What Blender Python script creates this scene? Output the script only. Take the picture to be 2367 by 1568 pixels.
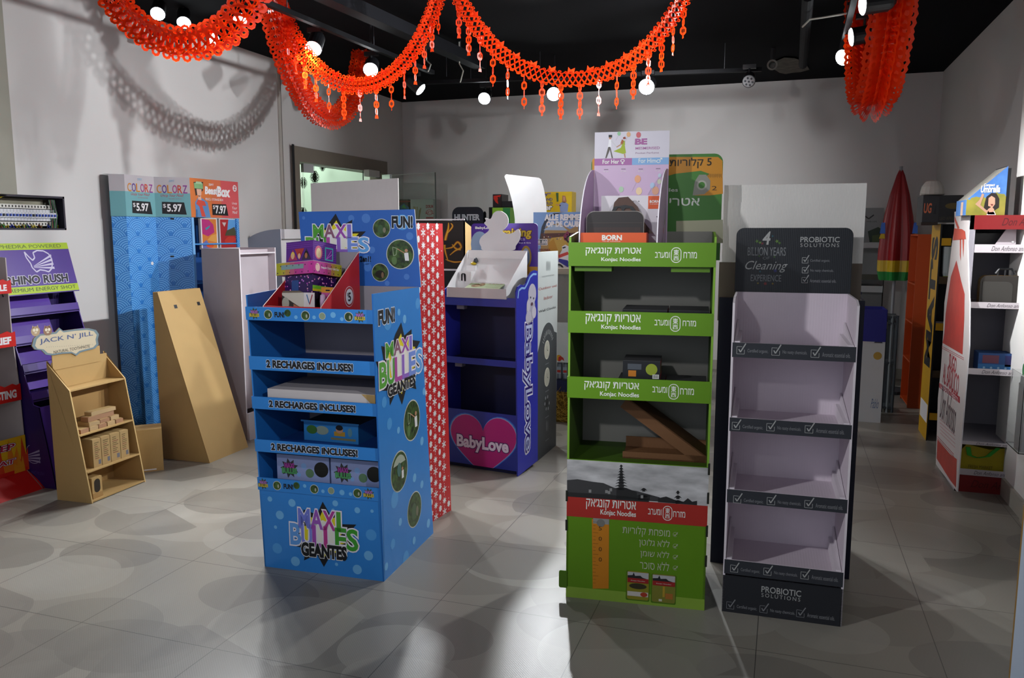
import bpy, math, random
from mathutils import Vector, Matrix
rnd = random.Random(7)
C = bpy.context.scene.collection
for o in list(bpy.data.objects): bpy.data.objects.remove(o)
sc = bpy.context.scene
# ------------------------------------------------------------------ camera, world, exposure
CAM = Vector((0, 0, 1.45)); FPX = 1855.0
PITCH = math.atan(247 / 1855.0); YAW = math.atan(633.5 / math.hypot(1855, 247))
cam_d = bpy.data.cameras.new('camera'); cam = bpy.data.objects.new('camera', cam_d); C.objects.link(cam)
cam_d.sensor_width = 36.0; cam_d.lens = 36.0 * FPX / 2367
cam_d.clip_start = 0.05; cam_d.clip_end = 100
cam.location = CAM; cam.rotation_euler = (math.pi / 2 - PITCH, 0, YAW)
sc.camera = cam
sc.view_settings.view_transform = 'Standard'; sc.view_settings.look = 'None'
sc.view_settings.exposure = 0.0; sc.view_settings.gamma = 1.0; sc.view_settings.use_curve_mapping = False
world = bpy.data.worlds.new('world'); sc.world = world; world.use_nodes = True
world.node_tree.nodes['Background'].inputs[0].default_value = (0.80, 0.86, 1.0, 1)
world.node_tree.nodes['Background'].inputs[1].default_value = 0.32
def area(name, loc, rot, size, energy, col):
    l = bpy.data.lights.new(name, 'AREA'); l.shape = 'RECTANGLE'; l.size, l.size_y = size; l.energy = energy; l.color = col
    o = bpy.data.objects.new(name, l); C.objects.link(o); o.location = loc; o.rotation_euler = rot; return o
# added fill light behind the camera, and the lit room beyond the glass door
area('added_front_fill', (-1.6, -2.2, 1.9), (math.radians(80), 0, 0), (5.0, 2.4), 26, (0.80, 0.88, 1.0))
area('side_room_lamp', (-5.6, 7.4, 2.7), (0, 0, 0), (0.9, 2.4), 34, (0.90, 1.0, 0.90))
def added_spot(name, loc, aim, watts, size):
    l = bpy.data.lights.new(name, 'SPOT'); l.energy = watts; l.spot_size = math.radians(size); l.spot_blend = 1.0; l.shadow_soft_size = .06; l.color = (.97, .98, 1.0)
    o = bpy.data.objects.new(name, l); C.objects.link(o); o.location = loc; o.rotation_euler = (Vector(aim) - Vector(loc)).to_track_quat('-Z', 'Y').to_euler()
# added unseen spots lifting the upper displays, white pier and back wall
added_spot('added_lift_spot', (-2.7, .2, 2.66), (.25, 3.2, 1.2), 250, 52)
added_spot('added_lift_spot', (.8, 1.0, 2.66), (-1.5, 3.1, 1.15), 130, 46)
added_spot('added_lift_spot', (-.5, 3.95, 2.66), (1.2, 4.7, 1.5), 520, 44)
added_spot('added_wall_spot', (-.7, 5.6, 2.66), (-1.4, 8.7, 1.5), 190, 80)
added_spot('added_lift_spot', (-1.1, -.8, 2.66), (-1.6, 3.2, 1.75), 210, 54)
# track spots: photo position of each lens -> position under the ceiling, aim point on the floor, watts
FWD = Vector((-math.sin(YAW) * math.cos(PITCH), math.cos(YAW) * math.cos(PITCH), -math.sin(PITCH)))
RGT = Vector((math.cos(YAW), math.sin(YAW), 0)); UPV = RGT.cross(FWD)
def ray(u, v): return FWD + RGT * ((u - 1183.5) / FPX) - UPV * ((v - 784) / FPX)
def fl(u, v, z=0.0):
    d = ray(u, v); return CAM + d * ((z - CAM.z) / d.z)
def onx(u, v, x):
    d = ray(u, v); return CAM + d * ((x - CAM.x) / d.x)
def ony(u, v, y):
    d = ray(u, v); return CAM + d * ((y - CAM.y) / d.y)
# ------------------------------------------------------------------ materials
def lin(h):
    h = h.lstrip('#'); r = [int(h[i:i + 2], 16) / 255 for i in (0, 2, 4)]
    return tuple(c / 12.92 if c <= .04045 else ((c + .055) / 1.055) ** 2.4 for c in r) + (1,)
MC = {}
def mat(h, rough=.5, metal=0.0, var=.05, scale=9.0, spec=.4, bump=0.0, rib=0.0, name=None):
    k = (h, rough, metal, var, scale, spec, bump, rib)
    if k in MC: return MC[k]
    m = bpy.data.materials.new(name or 'paint_' + h.lstrip('#')); m.use_nodes = True; nt = m.node_tree; b = nt.nodes['Principled BSDF']
    b.inputs['Roughness'].default_value = rough; b.inputs['Metallic'].default_value = metal
    b.inputs['Specular IOR Level'].default_value = spec
    tc = nt.nodes.new('ShaderNodeTexCoord'); n = nt.nodes.new('ShaderNodeTexNoise'); n.inputs['Scale'].default_value = scale; n.inputs['Detail'].default_value = 3
    nt.links.new(tc.outputs['Object'], n.inputs['Vector'])
    mx = nt.nodes.new('ShaderNodeMix'); mx.data_type = 'RGBA'; c = lin(h)
    mx.inputs[6].default_value = tuple(x * (1 - var) for x in c[:3]) + (1,); mx.inputs[7].default_value = tuple(min(1, x * (1 + var)) for x in c[:3]) + (1,)
    nt.links.new(n.outputs['Fac'], mx.inputs[0]); nt.links.new(mx.outputs[2], b.inputs['Base Color'])
    if bump or rib:
        bp = nt.nodes.new('ShaderNodeBump'); bp.inputs['Distance'].default_value = .002
        if rib:
            w = nt.nodes.new('ShaderNodeTexWave'); w.inputs['Scale'].default_value = rib; w.bands_direction = 'X'
            nt.links.new(tc.outputs['UV'], w.inputs['Vector']); nt.links.new(w.outputs['Fac'], bp.inputs['Height']); bp.inputs['Strength'].default_value = .12
        else:
            n2 = nt.nodes.new('ShaderNodeTexNoise'); n2.inputs['Scale'].default_value = 180; nt.links.new(tc.outputs['Object'], n2.inputs['Vector'])
            nt.links.new(n2.outputs['Fac'], bp.inputs['Height']); bp.inputs['Strength'].default_value = bump
        nt.links.new(bp.outputs[0], b.inputs['Normal'])
    MC[k] = m; return m
def emat(h, s, name):
    m = bpy.data.materials.new(name); m.use_nodes = True; b = m.node_tree.nodes['Principled BSDF']
    b.inputs['Base Color'].default_value = (.8, .8, .8, 1); b.inputs['Emission Color'].default_value = lin(h); b.inputs['Emission Strength'].default_value = s
    return m
class X:                                    # node arithmetic
    def __init__(s, nt, v): s.nt, s.v = nt, v
    def op(s, o, *a):
        n = s.nt.nodes.new('ShaderNodeMath'); n.operation = o
        for i, q in enumerate((s,) + a):
            q = q.v if isinstance(q, X) else q
            if isinstance(q, (int, float)): n.inputs[i].default_value = q
            else: s.nt.links.new(q, n.inputs[i])
        return X(s.nt, n.outputs[0])
    def __add__(s, o): return s.op('ADD', o)
    def __sub__(s, o): return s.op('SUBTRACT', o)
    def __mul__(s, o): return s.op('MULTIPLY', o)
    def __truediv__(s, o): return s.op('DIVIDE', o)
def uvx(nt):
    tc = nt.nodes.new('ShaderNodeTexCoord'); sp = nt.nodes.new('ShaderNodeSeparateXYZ'); nt.links.new(tc.outputs['UV'], sp.inputs[0])
    return X(nt, sp.outputs[0]), X(nt, sp.outputs[1])
def mixc(nt, fac, a, b):
    mx = nt.nodes.new('ShaderNodeMix'); mx.data_type = 'RGBA'
    for i, q in ((0, fac), (6, a), (7, b)):
        if isinstance(q, X): q = q.v
        if isinstance(q, (tuple, float, int)): mx.inputs[i].default_value = q
        else: nt.links.new(q, mx.inputs[i])
    return mx.outputs[2]
def wave_mat():                             # seigaiha: overlapping fans of concentric arcs
    m = bpy.data.materials.new('blue_wave_print'); m.use_nodes = True; nt = m.node_tree; b = nt.nodes['Principled BSDF']; b.inputs['Roughness'].default_value = .38
    u, v = uvx(nt); R = .092; hh = .058
    x = u / (2 * R); y = v / hh; j0 = y.op('FLOOR')
    cur = lin('#2f7fd0')
    for k in (0, 1, 2):
        j = j0 - k
        par = (j * .5).op('FRACT')
        xc = (x - par).op('ROUND') + par
        dx = (x - xc) * (2 * R); dy = (y - j) * hh
        d = (dx * dx + dy * dy).op('SQRT')
        inside = d.op('LESS_THAN', R)
        ring = (d * (2 * math.pi / (R / 6.5))).op('COSINE').op('GREATER_THAN', -.1)
        rc = mixc(nt, ring, lin('#2c7bcc'), lin('#6fb2ec'))
        edge = d.op('GREATER_THAN', R * .95); rc = mixc(nt, edge, rc, lin('#2a74c4'))
        cur = mixc(nt, inside, cur, rc)
    nt.links.new(cur if not isinstance(cur, tuple) else cur, b.inputs['Base Color']); return m
# ------------------------------------------------------------------ geometry
class Pan:                                  # a plane with axes U, V and normal N = U x V
    def __init__(s, O, U, V): s.O, s.U, s.V = Vector(O), Vector(U).normalized(), Vector(V).normalized(); s.N = s.U.cross(s.V)
    def pt(s, a, b, n=0.0): return s.O + s.U * a + s.V * b + s.N * n
    def px(s, u, v):                        # where the line of sight through a photo point meets the plane
        d = ray(u, v); q = CAM + d * ((s.O - CAM).dot(s.N) / d.dot(s.N)) - s.O
        return q.dot(s.U), q.dot(s.V)
    def at(s, n): return Pan(s.O + s.N * n, s.U, s.V)
class Fr:                                   # a display's own frame: x along its front, y to its back, z up
    def __init__(s, A, B=None, ang=None, z=0.0):
        A = Vector((A[0], A[1], 0)); s.O = Vector((A.x, A.y, z))
        if ang is None:
            d = Vector((B[0], B[1], 0)) - A; s.w = d.length; d.normalize(); s.ang = math.atan2(d.y, d.x)
        else: s.ang = ang; s.w = 0
        s.X = Vector((math.cos(s.ang), math.sin(s.ang), 0)); s.Y = Vector((-s.X.y, s.X.x, 0)); s.Z = Vector((0, 0, 1))
    def p(s, x, y, z): return s.O + s.X * x + s.Y * y + s.Z * z
    def loc(s, P): q = Vector(P) - s.O; return q.dot(s.X), q.dot(s.Y)
    def front(s, y=0): return Pan(s.p(0, y, 0), s.X, s.Z)
    def right(s, x): return Pan(s.p(x, 0, 0), s.Y, s.Z)
    def left(s, x=0): return Pan(s.p(x, 0, 0), -s.Y, s.Z)
    def top(s, z): return Pan(s.p(0, 0, z), s.X, s.Y)
    def sub(s, x, y, z, a=0): f = Fr(s.p(x, y, 0), ang=s.ang + a); f.O.z = s.O.z + z; return f
def ccw(p):
    if sum(p[i][0] * p[(i + 1) % len(p)][1] - p[(i + 1) % len(p)][0] * p[i][1] for i in range(len(p))) < 0: return list(reversed(p))
    return list(p)
def rrect(a0, b0, a1, b1, r, n=5, corners=(1, 1, 1, 1)):
    out = []
    for (cx, cy, t, on) in ((a1 - r, b0 + r, -90, corners[0]), (a1 - r, b1 - r, 0, corners[1]), (a0 + r, b1 - r, 90, corners[2]), (a0 + r, b0 + r, 180, corners[3])):
        if on: out += [(cx + r * math.cos(math.radians(t + 90 * i / n)), cy + r * math.sin(math.radians(t + 90 * i / n))) for i in range(n + 1)]
        else: out.append((cx + (r if t in (-90, 0) else -r), cy + (r if t in (0, 90) else -r)))
    return out
def rect(a0, b0, a1, b1): return [(a0, b0), (a1, b0), (a1, b1), (a0, b1)]
def smooth(p, n=4):                         # a closed outline rounded through its points
    out = []; N = len(p)
    for i in range(N):
        p0, p1, p2, p3 = p[i - 1], p[i], p[(i + 1) % N], p[(i + 2) % N]
        for k in range(n): t = k / n; out.append(tuple(.5 * (2 * p1[d] + (p2[d] - p0[d]) * t + (2 * p0[d] - 5 * p1[d] + 4 * p2[d] - p3[d]) * t * t + (3 * p1[d] - p0[d] - 3 * p2[d] + p3[d]) * t ** 3) for d in (0, 1)))
    return out
def ell(a, b, ra, rb=None, n=20): rb = rb or ra; return [(a + ra * math.cos(2 * math.pi * i / n), b + rb * math.sin(2 * math.pi * i / n)) for i in range(n)]
TXT = {}
def glyphs(s, offset, res=3, shear=0.0, space=1.0):
    k = (s, offset, res, shear, space)
    if k in TXT: return TXT[k]
    cu = bpy.data.curves.new('t', 'FONT'); cu.body = s; cu.offset = offset; cu.resolution_u = res; cu.shear = shear; cu.space_character = space; cu.fill_mode = 'FRONT'
    ob = bpy.data.objects.new('t', cu); me = bpy.data.meshes.new_from_object(ob)
    r = ([tuple(v.co[:2]) for v in me.vertices], [tuple(p.vertices) for p in me.polygons])
    bpy.data.objects.remove(ob); bpy.data.meshes.remove(me); bpy.data.curves.remove(cu); TXT[k] = r; return r
EPS = .0005
class G:                                    # gathers faces (world coordinates) for one mesh
    def __init__(s): s.v, s.f, s.m, s.uv, s.mats = [], [], [], [], []
    def mi(s, m):
        if isinstance(m, str): m = mat(m)
        if m not in s.mats: s.mats.append(m)
        return s.mats.index(m)
    def face(s, pts, m, uv=None):
        i = len(s.v); s.v += [Vector(p) for p in pts]; s.f.append(tuple(range(i, i + len(pts)))); s.m.append(s.mi(m)); s.uv.append(uv or [(0, 0)] * len(pts)); return s
    def poly(s, pan, ab, m, layer=1):
        ab = ccw(ab); return s.face([pan.pt(a, b, layer * EPS) for a, b in ab], m, ab)
    def slab(s, pan, ab, t, mf, me=None, mb=None):
        ab = ccw(ab); me = me or mf; mb = mb or me; n = len(ab)
        s.face([pan.pt(a, b) for a, b in ab], mf, ab); s.face([pan.pt(a, b, -t) for a, b in reversed(ab)], mb, list(reversed(ab)))
        for i in range(n):
            p, q = ab[i], ab[(i + 1) % n]
            s.face([pan.pt(*p), pan.pt(p[0], p[1], -t), pan.pt(q[0], q[1], -t), pan.pt(*q)], me, [p, (p[0] + t, p[1]), (q[0] + t, q[1]), q])
        return s
    def box(s, fr, x0, x1, y0, y1, z0, z1, m, **k):   # k: front, back, left, right, top, bottom materials
        g = lambda n: k.get(n) or m
        for n, pan, ab in (('front', fr.front(y0), rect(x0, z0, x1, z1)), ('right', fr.right(x1), rect(y0, z0, y1, z1)), ('left', fr.left(x0), rect(-y1, z0, -y0, z1)), ('top', fr.top(z1), rect(x0, y0, x1, y1))):
            s.face([pan.pt(*q) for q in ab], g(n), ab)
        s.face([fr.p(x0, y1, z0), fr.p(x0, y1, z1), fr.p(x1, y1, z1), fr.p(x1, y1, z0)], g('back'), rect(x0, z0, x1, z1))
        s.face([fr.p(x0, y0, z0), fr.p(x0, y1, z0), fr.p(x1, y1, z0), fr.p(x1, y0, z0)], g('bottom'), rect(x0, y0, x1, y1)); return s
    def tube(s, path, r, m, seg=6, caps=True):
        P = [Vector(p) for p in path]; rr = r if isinstance(r, (list, tuple)) else [r] * len(P); rings = []; up = Vector((0, 0, 1))
        for i, p in enumerate(P):
            t = (P[min(i + 1, len(P) - 1)] - P[max(i - 1, 0)]).normalized(); a = t.cross(up if abs(t.z) < .95 else Vector((1, 0, 0))).normalized(); b = t.cross(a)
            rings.append([p + (a * math.cos(2 * math.pi * k / seg) + b * math.sin(2 * math.pi * k / seg)) * rr[i] for k in range(seg)])
        base = len(s.v); mi = s.mi(m)
        for q in rings: s.v += q
        for i in range(len(P) - 1):
            for k in range(seg):
                k2 = (k + 1) % seg; s.f.append((base + i * seg + k, base + i * seg + k2, base + (i + 1) * seg + k2, base + (i + 1) * seg + k)); s.m.append(mi); s.uv.append([(0, 0)] * 4)
        if caps:
            s.f.append(tuple(base + k for k in reversed(range(seg)))); s.m.append(mi); s.uv.append([(0, 0)] * seg)
            e = base + (len(P) - 1) * seg; s.f.append(tuple(e + k for k in range(seg))); s.m.append(mi); s.uv.append([(0, 0)] * seg)
        return s
    def lathe(s, c, prof, m, seg=16, axis=None, squash=1.0):    # prof: (radius, height) pairs along axis
        ax = Vector(axis or (0, 0, 1)).normalized(); a = ax.orthogonal().normalized(); b = ax.cross(a); c = Vector(c)
        base = len(s.v); mi = s.mi(m)
        for (r, z) in prof:
            s.v += [c + ax * z + a * (r * math.cos(2 * math.pi * k / seg)) + b * (r * squash * math.sin(2 * math.pi * k / seg)) for k in range(seg)]
        for i in range(len(prof) - 1):
            for k in range(seg):
                k2 = (k + 1) % seg; s.f.append((base + i * seg + k, base + i * seg + k2, base + (i + 1) * seg + k2, base + (i + 1) * seg + k)); s.m.append(mi); s.uv.append([(0, 0)] * 4)
        s.f.append(tuple(base + k for k in reversed(range(seg)))); s.m.append(mi); s.uv.append([(0, 0)] * seg)
        e = base + (len(prof) - 1) * seg; s.f.append(tuple(e + k for k in range(seg))); s.m.append(mi); s.uv.append([(0, 0)] * seg); return s
    def text(s, pan, t, a0, b0, a1, b1, m, layer=2, bold=.0, shear=0.0, keep=False, rot=None, space=1.0):
        V, F = glyphs(t, bold, shear=shear, space=space)
        if not V: return s
        V0, _ = glyphs(t, 0.0, shear=shear, space=space)
        x0 = min(p[0] for p in V0); x1 = max(p[0] for p in V0); y0 = min(p[1] for p in V0); y1 = max(p[1] for p in V0)
        if rot == 90: q = lambda x, y: (a1 - (y - y0) / (y1 - y0) * (a1 - a0), b0 + (x - x0) / (x1 - x0) * (b1 - b0))
        elif rot == -90: q = lambda x, y: (a0 + (y - y0) / (y1 - y0) * (a1 - a0), b1 - (x - x0) / (x1 - x0) * (b1 - b0))
        elif keep:
            k = (b1 - b0) / (y1 - y0); q = lambda x, y: (a0 + (x - x0) * k, b0 + (y - y0) * k)
        else: q = lambda x, y: (a0 + (x - x0) / (x1 - x0) * (a1 - a0), b0 + (y - y0) / (y1 - y0) * (b1 - b0))
        base = len(s.v); mi = s.mi(m); W = [q(*p) for p in V]
        s.v += [pan.pt(a, b, layer * EPS) for a, b in W]
        for f in F:
            ar = sum(W[f[i]][0] * W[f[(i + 1) % len(f)]][1] - W[f[(i + 1) % len(f)]][0] * W[f[i]][1] for i in range(len(f)))
            if ar < 0: f = tuple(reversed(f))
            s.f.append(tuple(base + i for i in f)); s.m.append(mi); s.uv.append([W[i] for i in f])
        return s
    def tp(s, pan, t, u0, v0, u1, v1, m, **k):    # text by two photo points: its lower left and upper right
        a0, b0 = pan.px(u0, v0); a1, b1 = pan.px(u1, v1); return s.text(pan, t, a0, b0, a1, b1, m, **k)
    def pp(s, pan, uv, m, layer=1): return s.poly(pan, [pan.px(*q) for q in uv], m, layer)
    def disc(s, pan, u, v, ru, m, layer=1, n=20, k=1.0):      # a circle by its photo centre and its upright photo radius
        a, b = pan.px(u, v); r = abs(pan.px(u, v - ru)[1] - b); return s.poly(pan, ell(a, b, r * k, r, n), m, layer)
    def line(s, pan, ab, w, m, layer=1):
        for i, ((a0, b0), (a1, b1)) in enumerate(zip(ab, ab[1:])):
            L = math.hypot(a1 - a0, b1 - b0) or 1; nx, ny = -(b1 - b0) / L * w / 2, (a1 - a0) / L * w / 2
            s.poly(pan, [(a0 + nx, b0 + ny), (a0 - nx, b0 - ny), (a1 - nx, b1 - ny), (a1 + nx, b1 + ny)], m, layer + .03 * i)
        return s
    def stroke(s, pan, ab, w, m, layer=1):     # a smooth tapering brush stroke
        P = []; n = len(ab)
        for i in range(n - 1):
            p0, p1, p2, p3 = ab[max(i - 1, 0)], ab[i], ab[i + 1], ab[min(i + 2, n - 1)]
            for k in range(6):
                t = k / 6; P.append(tuple(.5 * (2 * p1[d] + (p2[d] - p0[d]) * t + (2 * p0[d] - 5 * p1[d] + 4 * p2[d] - p3[d]) * t * t + (3 * p1[d] - p0[d] - 3 * p2[d] + p3[d]) * t ** 3) for d in (0, 1)))
        P.append(ab[-1]); E = []
        for i, p in enumerate(P):
            a, b = P[max(i - 1, 0)], P[min(i + 1, len(P) - 1)]; L = math.hypot(b[0] - a[0], b[1] - a[1]) or 1; k = w / 2 * (.25 + .75 * math.sin(math.pi * (i + .5) / len(P))); E.append(((p[0] - (b[1] - a[1]) / L * k, p[1] + (b[0] - a[0]) / L * k), (p[0] + (b[1] - a[1]) / L * k, p[1] - (b[0] - a[0]) / L * k)))
        for i, (e, f) in enumerate(zip(E, E[1:])): s.poly(pan, [e[0], e[1], f[1], f[0]], m, layer + .02 * i)
        return s
    def build(s, name, parent=None, smooth=False, M=None, label=None):
        Mw = M or Matrix.Identity(4)
        me = bpy.data.meshes.new(name); inv = Mw.inverted()
        me.from_pydata([inv @ p for p in s.v], [], s.f)
        for m in s.mats: me.materials.append(m)
        me.polygons.foreach_set('material_index', s.m)
        lay = me.uv_layers.new(name='UVMap'); flat = []
        for u in s.uv:
            for q in u: flat += [q[0], q[1]]
        lay.data.foreach_set('uv', flat)
        if smooth: me.polygons.foreach_set('use_smooth', [True] * len(me.polygons))
        me.update(); o = bpy.data.objects.new(name, me); C.objects.link(o)
        if parent is not None: o.parent = parent
        if label: o['label'] = label
        return o
MATS = {}
_build = G.build
def build(s, name, parent=None, smooth=False, label=None):
    Mw = MATS.get(parent.name) if parent is not None else None
    o = _build(s, name, parent, smooth, Mw or Matrix.Identity(4), label); MATS[o.name] = Mw; return o
G.build = build
def thing(name, label, cat, loc, ang=0.0, group=None):
    o = bpy.data.objects.new(name, None); C.objects.link(o); o.location = loc; o.rotation_euler = (0, 0, ang); o.empty_display_size = .05
    o['label'] = label; o['category'] = cat
    if group: o['group'] = group
    MATS[o.name] = Matrix.Translation(Vector(loc)) @ Matrix.Rotation(ang, 4, 'Z'); return o
def single(g, name, label, cat, loc, ang=0.0, group=None, smooth=False):    # a thing that is one mesh, its origin at loc
    M = Matrix.Translation(Vector(loc)) @ Matrix.Rotation(ang, 4, 'Z'); o = _build(g, name, None, smooth, M)
    o.location = loc; o.rotation_euler = (0, 0, ang); o['label'] = label; o['category'] = cat
    if group: o['group'] = group
    MATS[o.name] = M; return o
def struct(g, name, smooth=False):
    o = _build(g, name, None, smooth, Matrix.Identity(4)); o['kind'] = 'structure'; return o
def move_copy(src, delta, label=None, rz=0.0):      # a copy of a thing with copies of its parts and sub-parts
    c = src.copy(); C.objects.link(c); c.location = src.location + Vector(delta); c.rotation_euler.z += rz
    if label: c['label'] = label
    for ch in src.children:
        d = ch.copy(); C.objects.link(d); d.parent = c
        for gc in ch.children:
            e = gc.copy(); C.objects.link(e); e.parent = d
    return c
W0 = Fr((0, 0), ang=0.0)
# ================================================================== the room
XL, XR, YB, ZC, YF = -4.3, 1.34, 8.71, 2.95, -3.0
WHITE = mat('#cfcdcb', .75, var=.03, scale=1.3); BLACK = mat('#08090d', .9, var=.3, scale=3, spec=.1); GREYM = mat('#8d8478', .45); DARKM = mat('#1c1b1d', .5)
def floor_mat():
    m = bpy.data.materials.new('stone_print_tiles'); m.use_nodes = True; nt = m.node_tree; b = nt.nodes['Principled BSDF']
    u, v = uvx(nt); tc = nt.nodes.new('ShaderNodeTexCoord'); col = lin('#948f84')
    for sc_, ang, st, rad, ca, cb in ((1.15, .2, 1.35, .36, '#837f75', '#a39e93'), (1.7, 1.0, 1.5, .40, '#a5a197', '#7a766e'), (1.35, 2.2, 1.2, .33, '#7e7a72', '#a09c92')):
        mp = nt.nodes.new('ShaderNodeMapping'); mp.inputs['Rotation'].default_value = (0, 0, ang); mp.inputs['Scale'].default_value = (sc_, sc_ * st, 1); mp.inputs['Location'].default_value = (ang * 3, 1.7 * ang, 0)
        nt.links.new(tc.outputs['UV'], mp.inputs[0]); vo = nt.nodes.new('ShaderNodeTexVoronoi'); vo.voronoi_dimensions = '2D'; vo.inputs['Scale'].default_value = 1; vo.inputs['Randomness'].default_value = .85
        nt.links.new(mp.outputs[0], vo.inputs['Vector']); d = X(nt, vo.outputs['Distance']); sp = nt.nodes.new('ShaderNodeSeparateColor'); nt.links.new(vo.outputs['Color'], sp.inputs[0])
        tone = X(nt, sp.outputs[0]).op('GREATER_THAN', .5); size = X(nt, sp.outputs[1]) * .22 + (rad - .08)
        col = mixc(nt, d.op('LESS_THAN', size) * .7, col, mixc(nt, tone, lin(ca), lin(cb)))
    # fine woven dots
    wv = ((u * 620).op('SINE') * (v * 620).op('SINE')) * .5 + .5
    col = mixc(nt, wv * .30, col, lin('#6f6b66'))
    gx = ((u - .013 + .652 + 60) / .6).op('FRACT'); gy = ((v - .0 - 2.172 + 60) / .6).op('FRACT')
    seam = gx.op('LESS_THAN', .005) + gy.op('LESS_THAN', .005)
    col = mixc(nt, seam.op('MINIMUM', 1.0) * .8, col, lin('#3a3836')); nt.links.new(col, b.inputs['Base Color'])
    b.inputs['Roughness'].default_value = .34; b.inputs['Specular IOR Level'].default_value = .45
    bp = nt.nodes.new('ShaderNodeBump'); bp.inputs['Strength'].default_value = .12; bp.inputs['Distance'].default_value = .001; nt.links.new(wv.v, bp.inputs['Height']); nt.links.new(bp.outputs[0], b.inputs['Normal'])
    return m
g = G(); FM = floor_mat(); g.face([(-6.6, YF, 0), (3.0, YF, 0), (3.0, YB + .2, 0), (-6.6, YB + .2, 0)], FM, [(-6.6, YF), (3, YF), (3, YB + .2), (-6.6, YB + .2)])
g.face([(-6.6, YB + .2, -.1), (3.0, YB + .2, -.1), (3.0, YF, -.1), (-6.6, YF, -.1)], DARKM); struct(g, 'floor')
def wallx(g, pan, a0, b0, a1, b1, holes, t, m):     # a slab wall with square holes
    xs = sorted({a0, a1, *[h[0] for h in holes], *[h[2] for h in holes]}); ys = sorted({b0, b1, *[h[1] for h in holes], *[h[3] for h in holes]})
    for i in range(len(xs) - 1):
        for j in range(len(ys) - 1):
            cx, cy = (xs[i] + xs[i + 1]) / 2, (ys[j] + ys[j + 1]) / 2
            if any(h[0] < cx < h[2] and h[1] < cy < h[3] for h in holes): continue
            g.slab(pan, rect(xs[i], ys[j], xs[i + 1], ys[j + 1]), t, m)
PL = Pan((XL, 0, 0), (0, 1, 0), (0, 0, 1))           # left wall seen from inside: a = y, b = z, N = +x
DY0, DZ = onx(677, 352, XL)[1], onx(690, 350, XL)[2]; DY1 = onx(888, 385, XL)[1]; DL = onx(690, 374, XL)[2]
EY1, EZ1 = PL.px(148, 455); EZ0 = PL.px(148, 532)[1]; EY0 = EY1 - .62
g = G(); wallx(g, PL, YF, 0, YB + .15, ZC, [(DY0, -1, DY1, DZ), (EY0, EZ0, EY1, EZ1)], .15, WHITE); struct(g, 'wall_left')
PB = Pan((0, YB, 0), (1, 0, 0), (0, 0, 1))
g = G(); g.slab(PB, rect(XL - .15, 0, XR + .2, ZC), .15, WHITE); struct(g, 'wall_back')
PR = Pan((XR, 0, 0), (0, -1, 0), (0, 0, 1))
g = G(); g.slab(PR, rect(-YB, 0, -YF, ZC), .15, WHITE); struct(g, 'wall_right')
PIY = 5.22
g = G(); g.box(W0, 1.205, XR, YF, PIY, 0, ZC, mat('#dedcd8', .7, var=.02)); struct(g, 'wall_pier')
g = G(); g.box(W0, XL - .3, XR + .2, YF, YB + .2, ZC, ZC + .1, BLACK); struct(g, 'ceiling')
TILE = mat('#a39f93', .45)
g = G(); g.box(W0, 1.19, 1.206, YF, PIY, 0, .10, TILE); g.box(W0, 1.178, 1.191, YF, 4.52, 0, .10, TILE); struct(g, 'baseboard_right')
g = G(); g.box(W0, XL, XL + .012, YF, DY0 - .06, 0, .10, TILE); g.box(W0, XL, XL + .012, DY1 + .06, YB, 0, .10, TILE); struct(g, 'baseboard_left')
g = G(); g.box(W0, XL, XR, YB - .012, YB, 0, .10, TILE); struct(g, 'baseboard_back')
TY = onx(640, 140, XL)[1]
g = G(); g.box(W0, XL, XL + .012, TY - .018, TY + .018, 0, ZC, mat('#b5b0a8', .6)); g.box(W0, XL, XL + .013, TY + .018, TY + .026, 0, ZC, mat('#6a665f', .7)); struct(g, 'trim_1')
# door to the side room: grey frame, two glass leaves swung into the shop
FRM = mat('#7d7468', .5); g = G(); fw = .06
g.box(W0, XL - .15, XL + .03, DY0 - .03, DY0 + fw, 0, DZ + .04, FRM); g.box(W0, XL - .15, XL + .03, DY1 - fw, DY1 + .02, 0, DZ + .04, FRM); g.box(W0, XL - .15, XL + .03, DY0 + fw, DY1 - fw, DL, DZ + .04, FRM)
g.box(W0, XL + .03, XL + .036, DY0 - .06, DY0 - .03, 0, DZ + .05, mat('#17171a', .6)); struct(g, 'trim_2')
# side room beyond
SRW = mat('#d6e2d6', .8, var=.02); g = G()
g.box(W0, -6.62, -6.5, 5.4, YB + .2, 0, ZC, SRW); struct(g, 'wall_side_room')
g = G(); g.box(W0, -6.5, XL - .15, YB + .0, YB + .15, 0, ZC, SRW); g.box(W0, -6.5, XL - .15, 5.4, 5.5, 0, ZC, SRW); struct(g, 'wall_side_room_end')
g = G(); g.box(W0, -6.6, XL - .15, 5.4, YB + .2, 2.9, 2.98, SRW); struct(g, 'ceiling_side_room')
GL = bpy.data.materials.new('clear_glass'); GL.use_nodes = True; b = GL.node_tree.nodes['Principled BSDF']
b.inputs['Transmission Weight'].default_value = 1; b.inputs['Roughness'].default_value = .02; b.inputs['IOR'].default_value = 1.12; b.inputs['Base Color'].default_value = (.90, .96, .93, 1)
ACR = bpy.data.materials.new('clear_acrylic'); ACR.use_nodes = True; b = ACR.node_tree.nodes['Principled BSDF']
b.inputs['Transmission Weight'].default_value = 1; b.inputs['Roughness'].default_value = .05; b.inputs['IOR'].default_value = 1.1; b.inputs['Base Color'].default_value = (.88, .9, .9, 1)
CHR = mat('#c4c6c8', .25, metal=1.0); EDG = mat('#46524c', .2)
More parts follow.
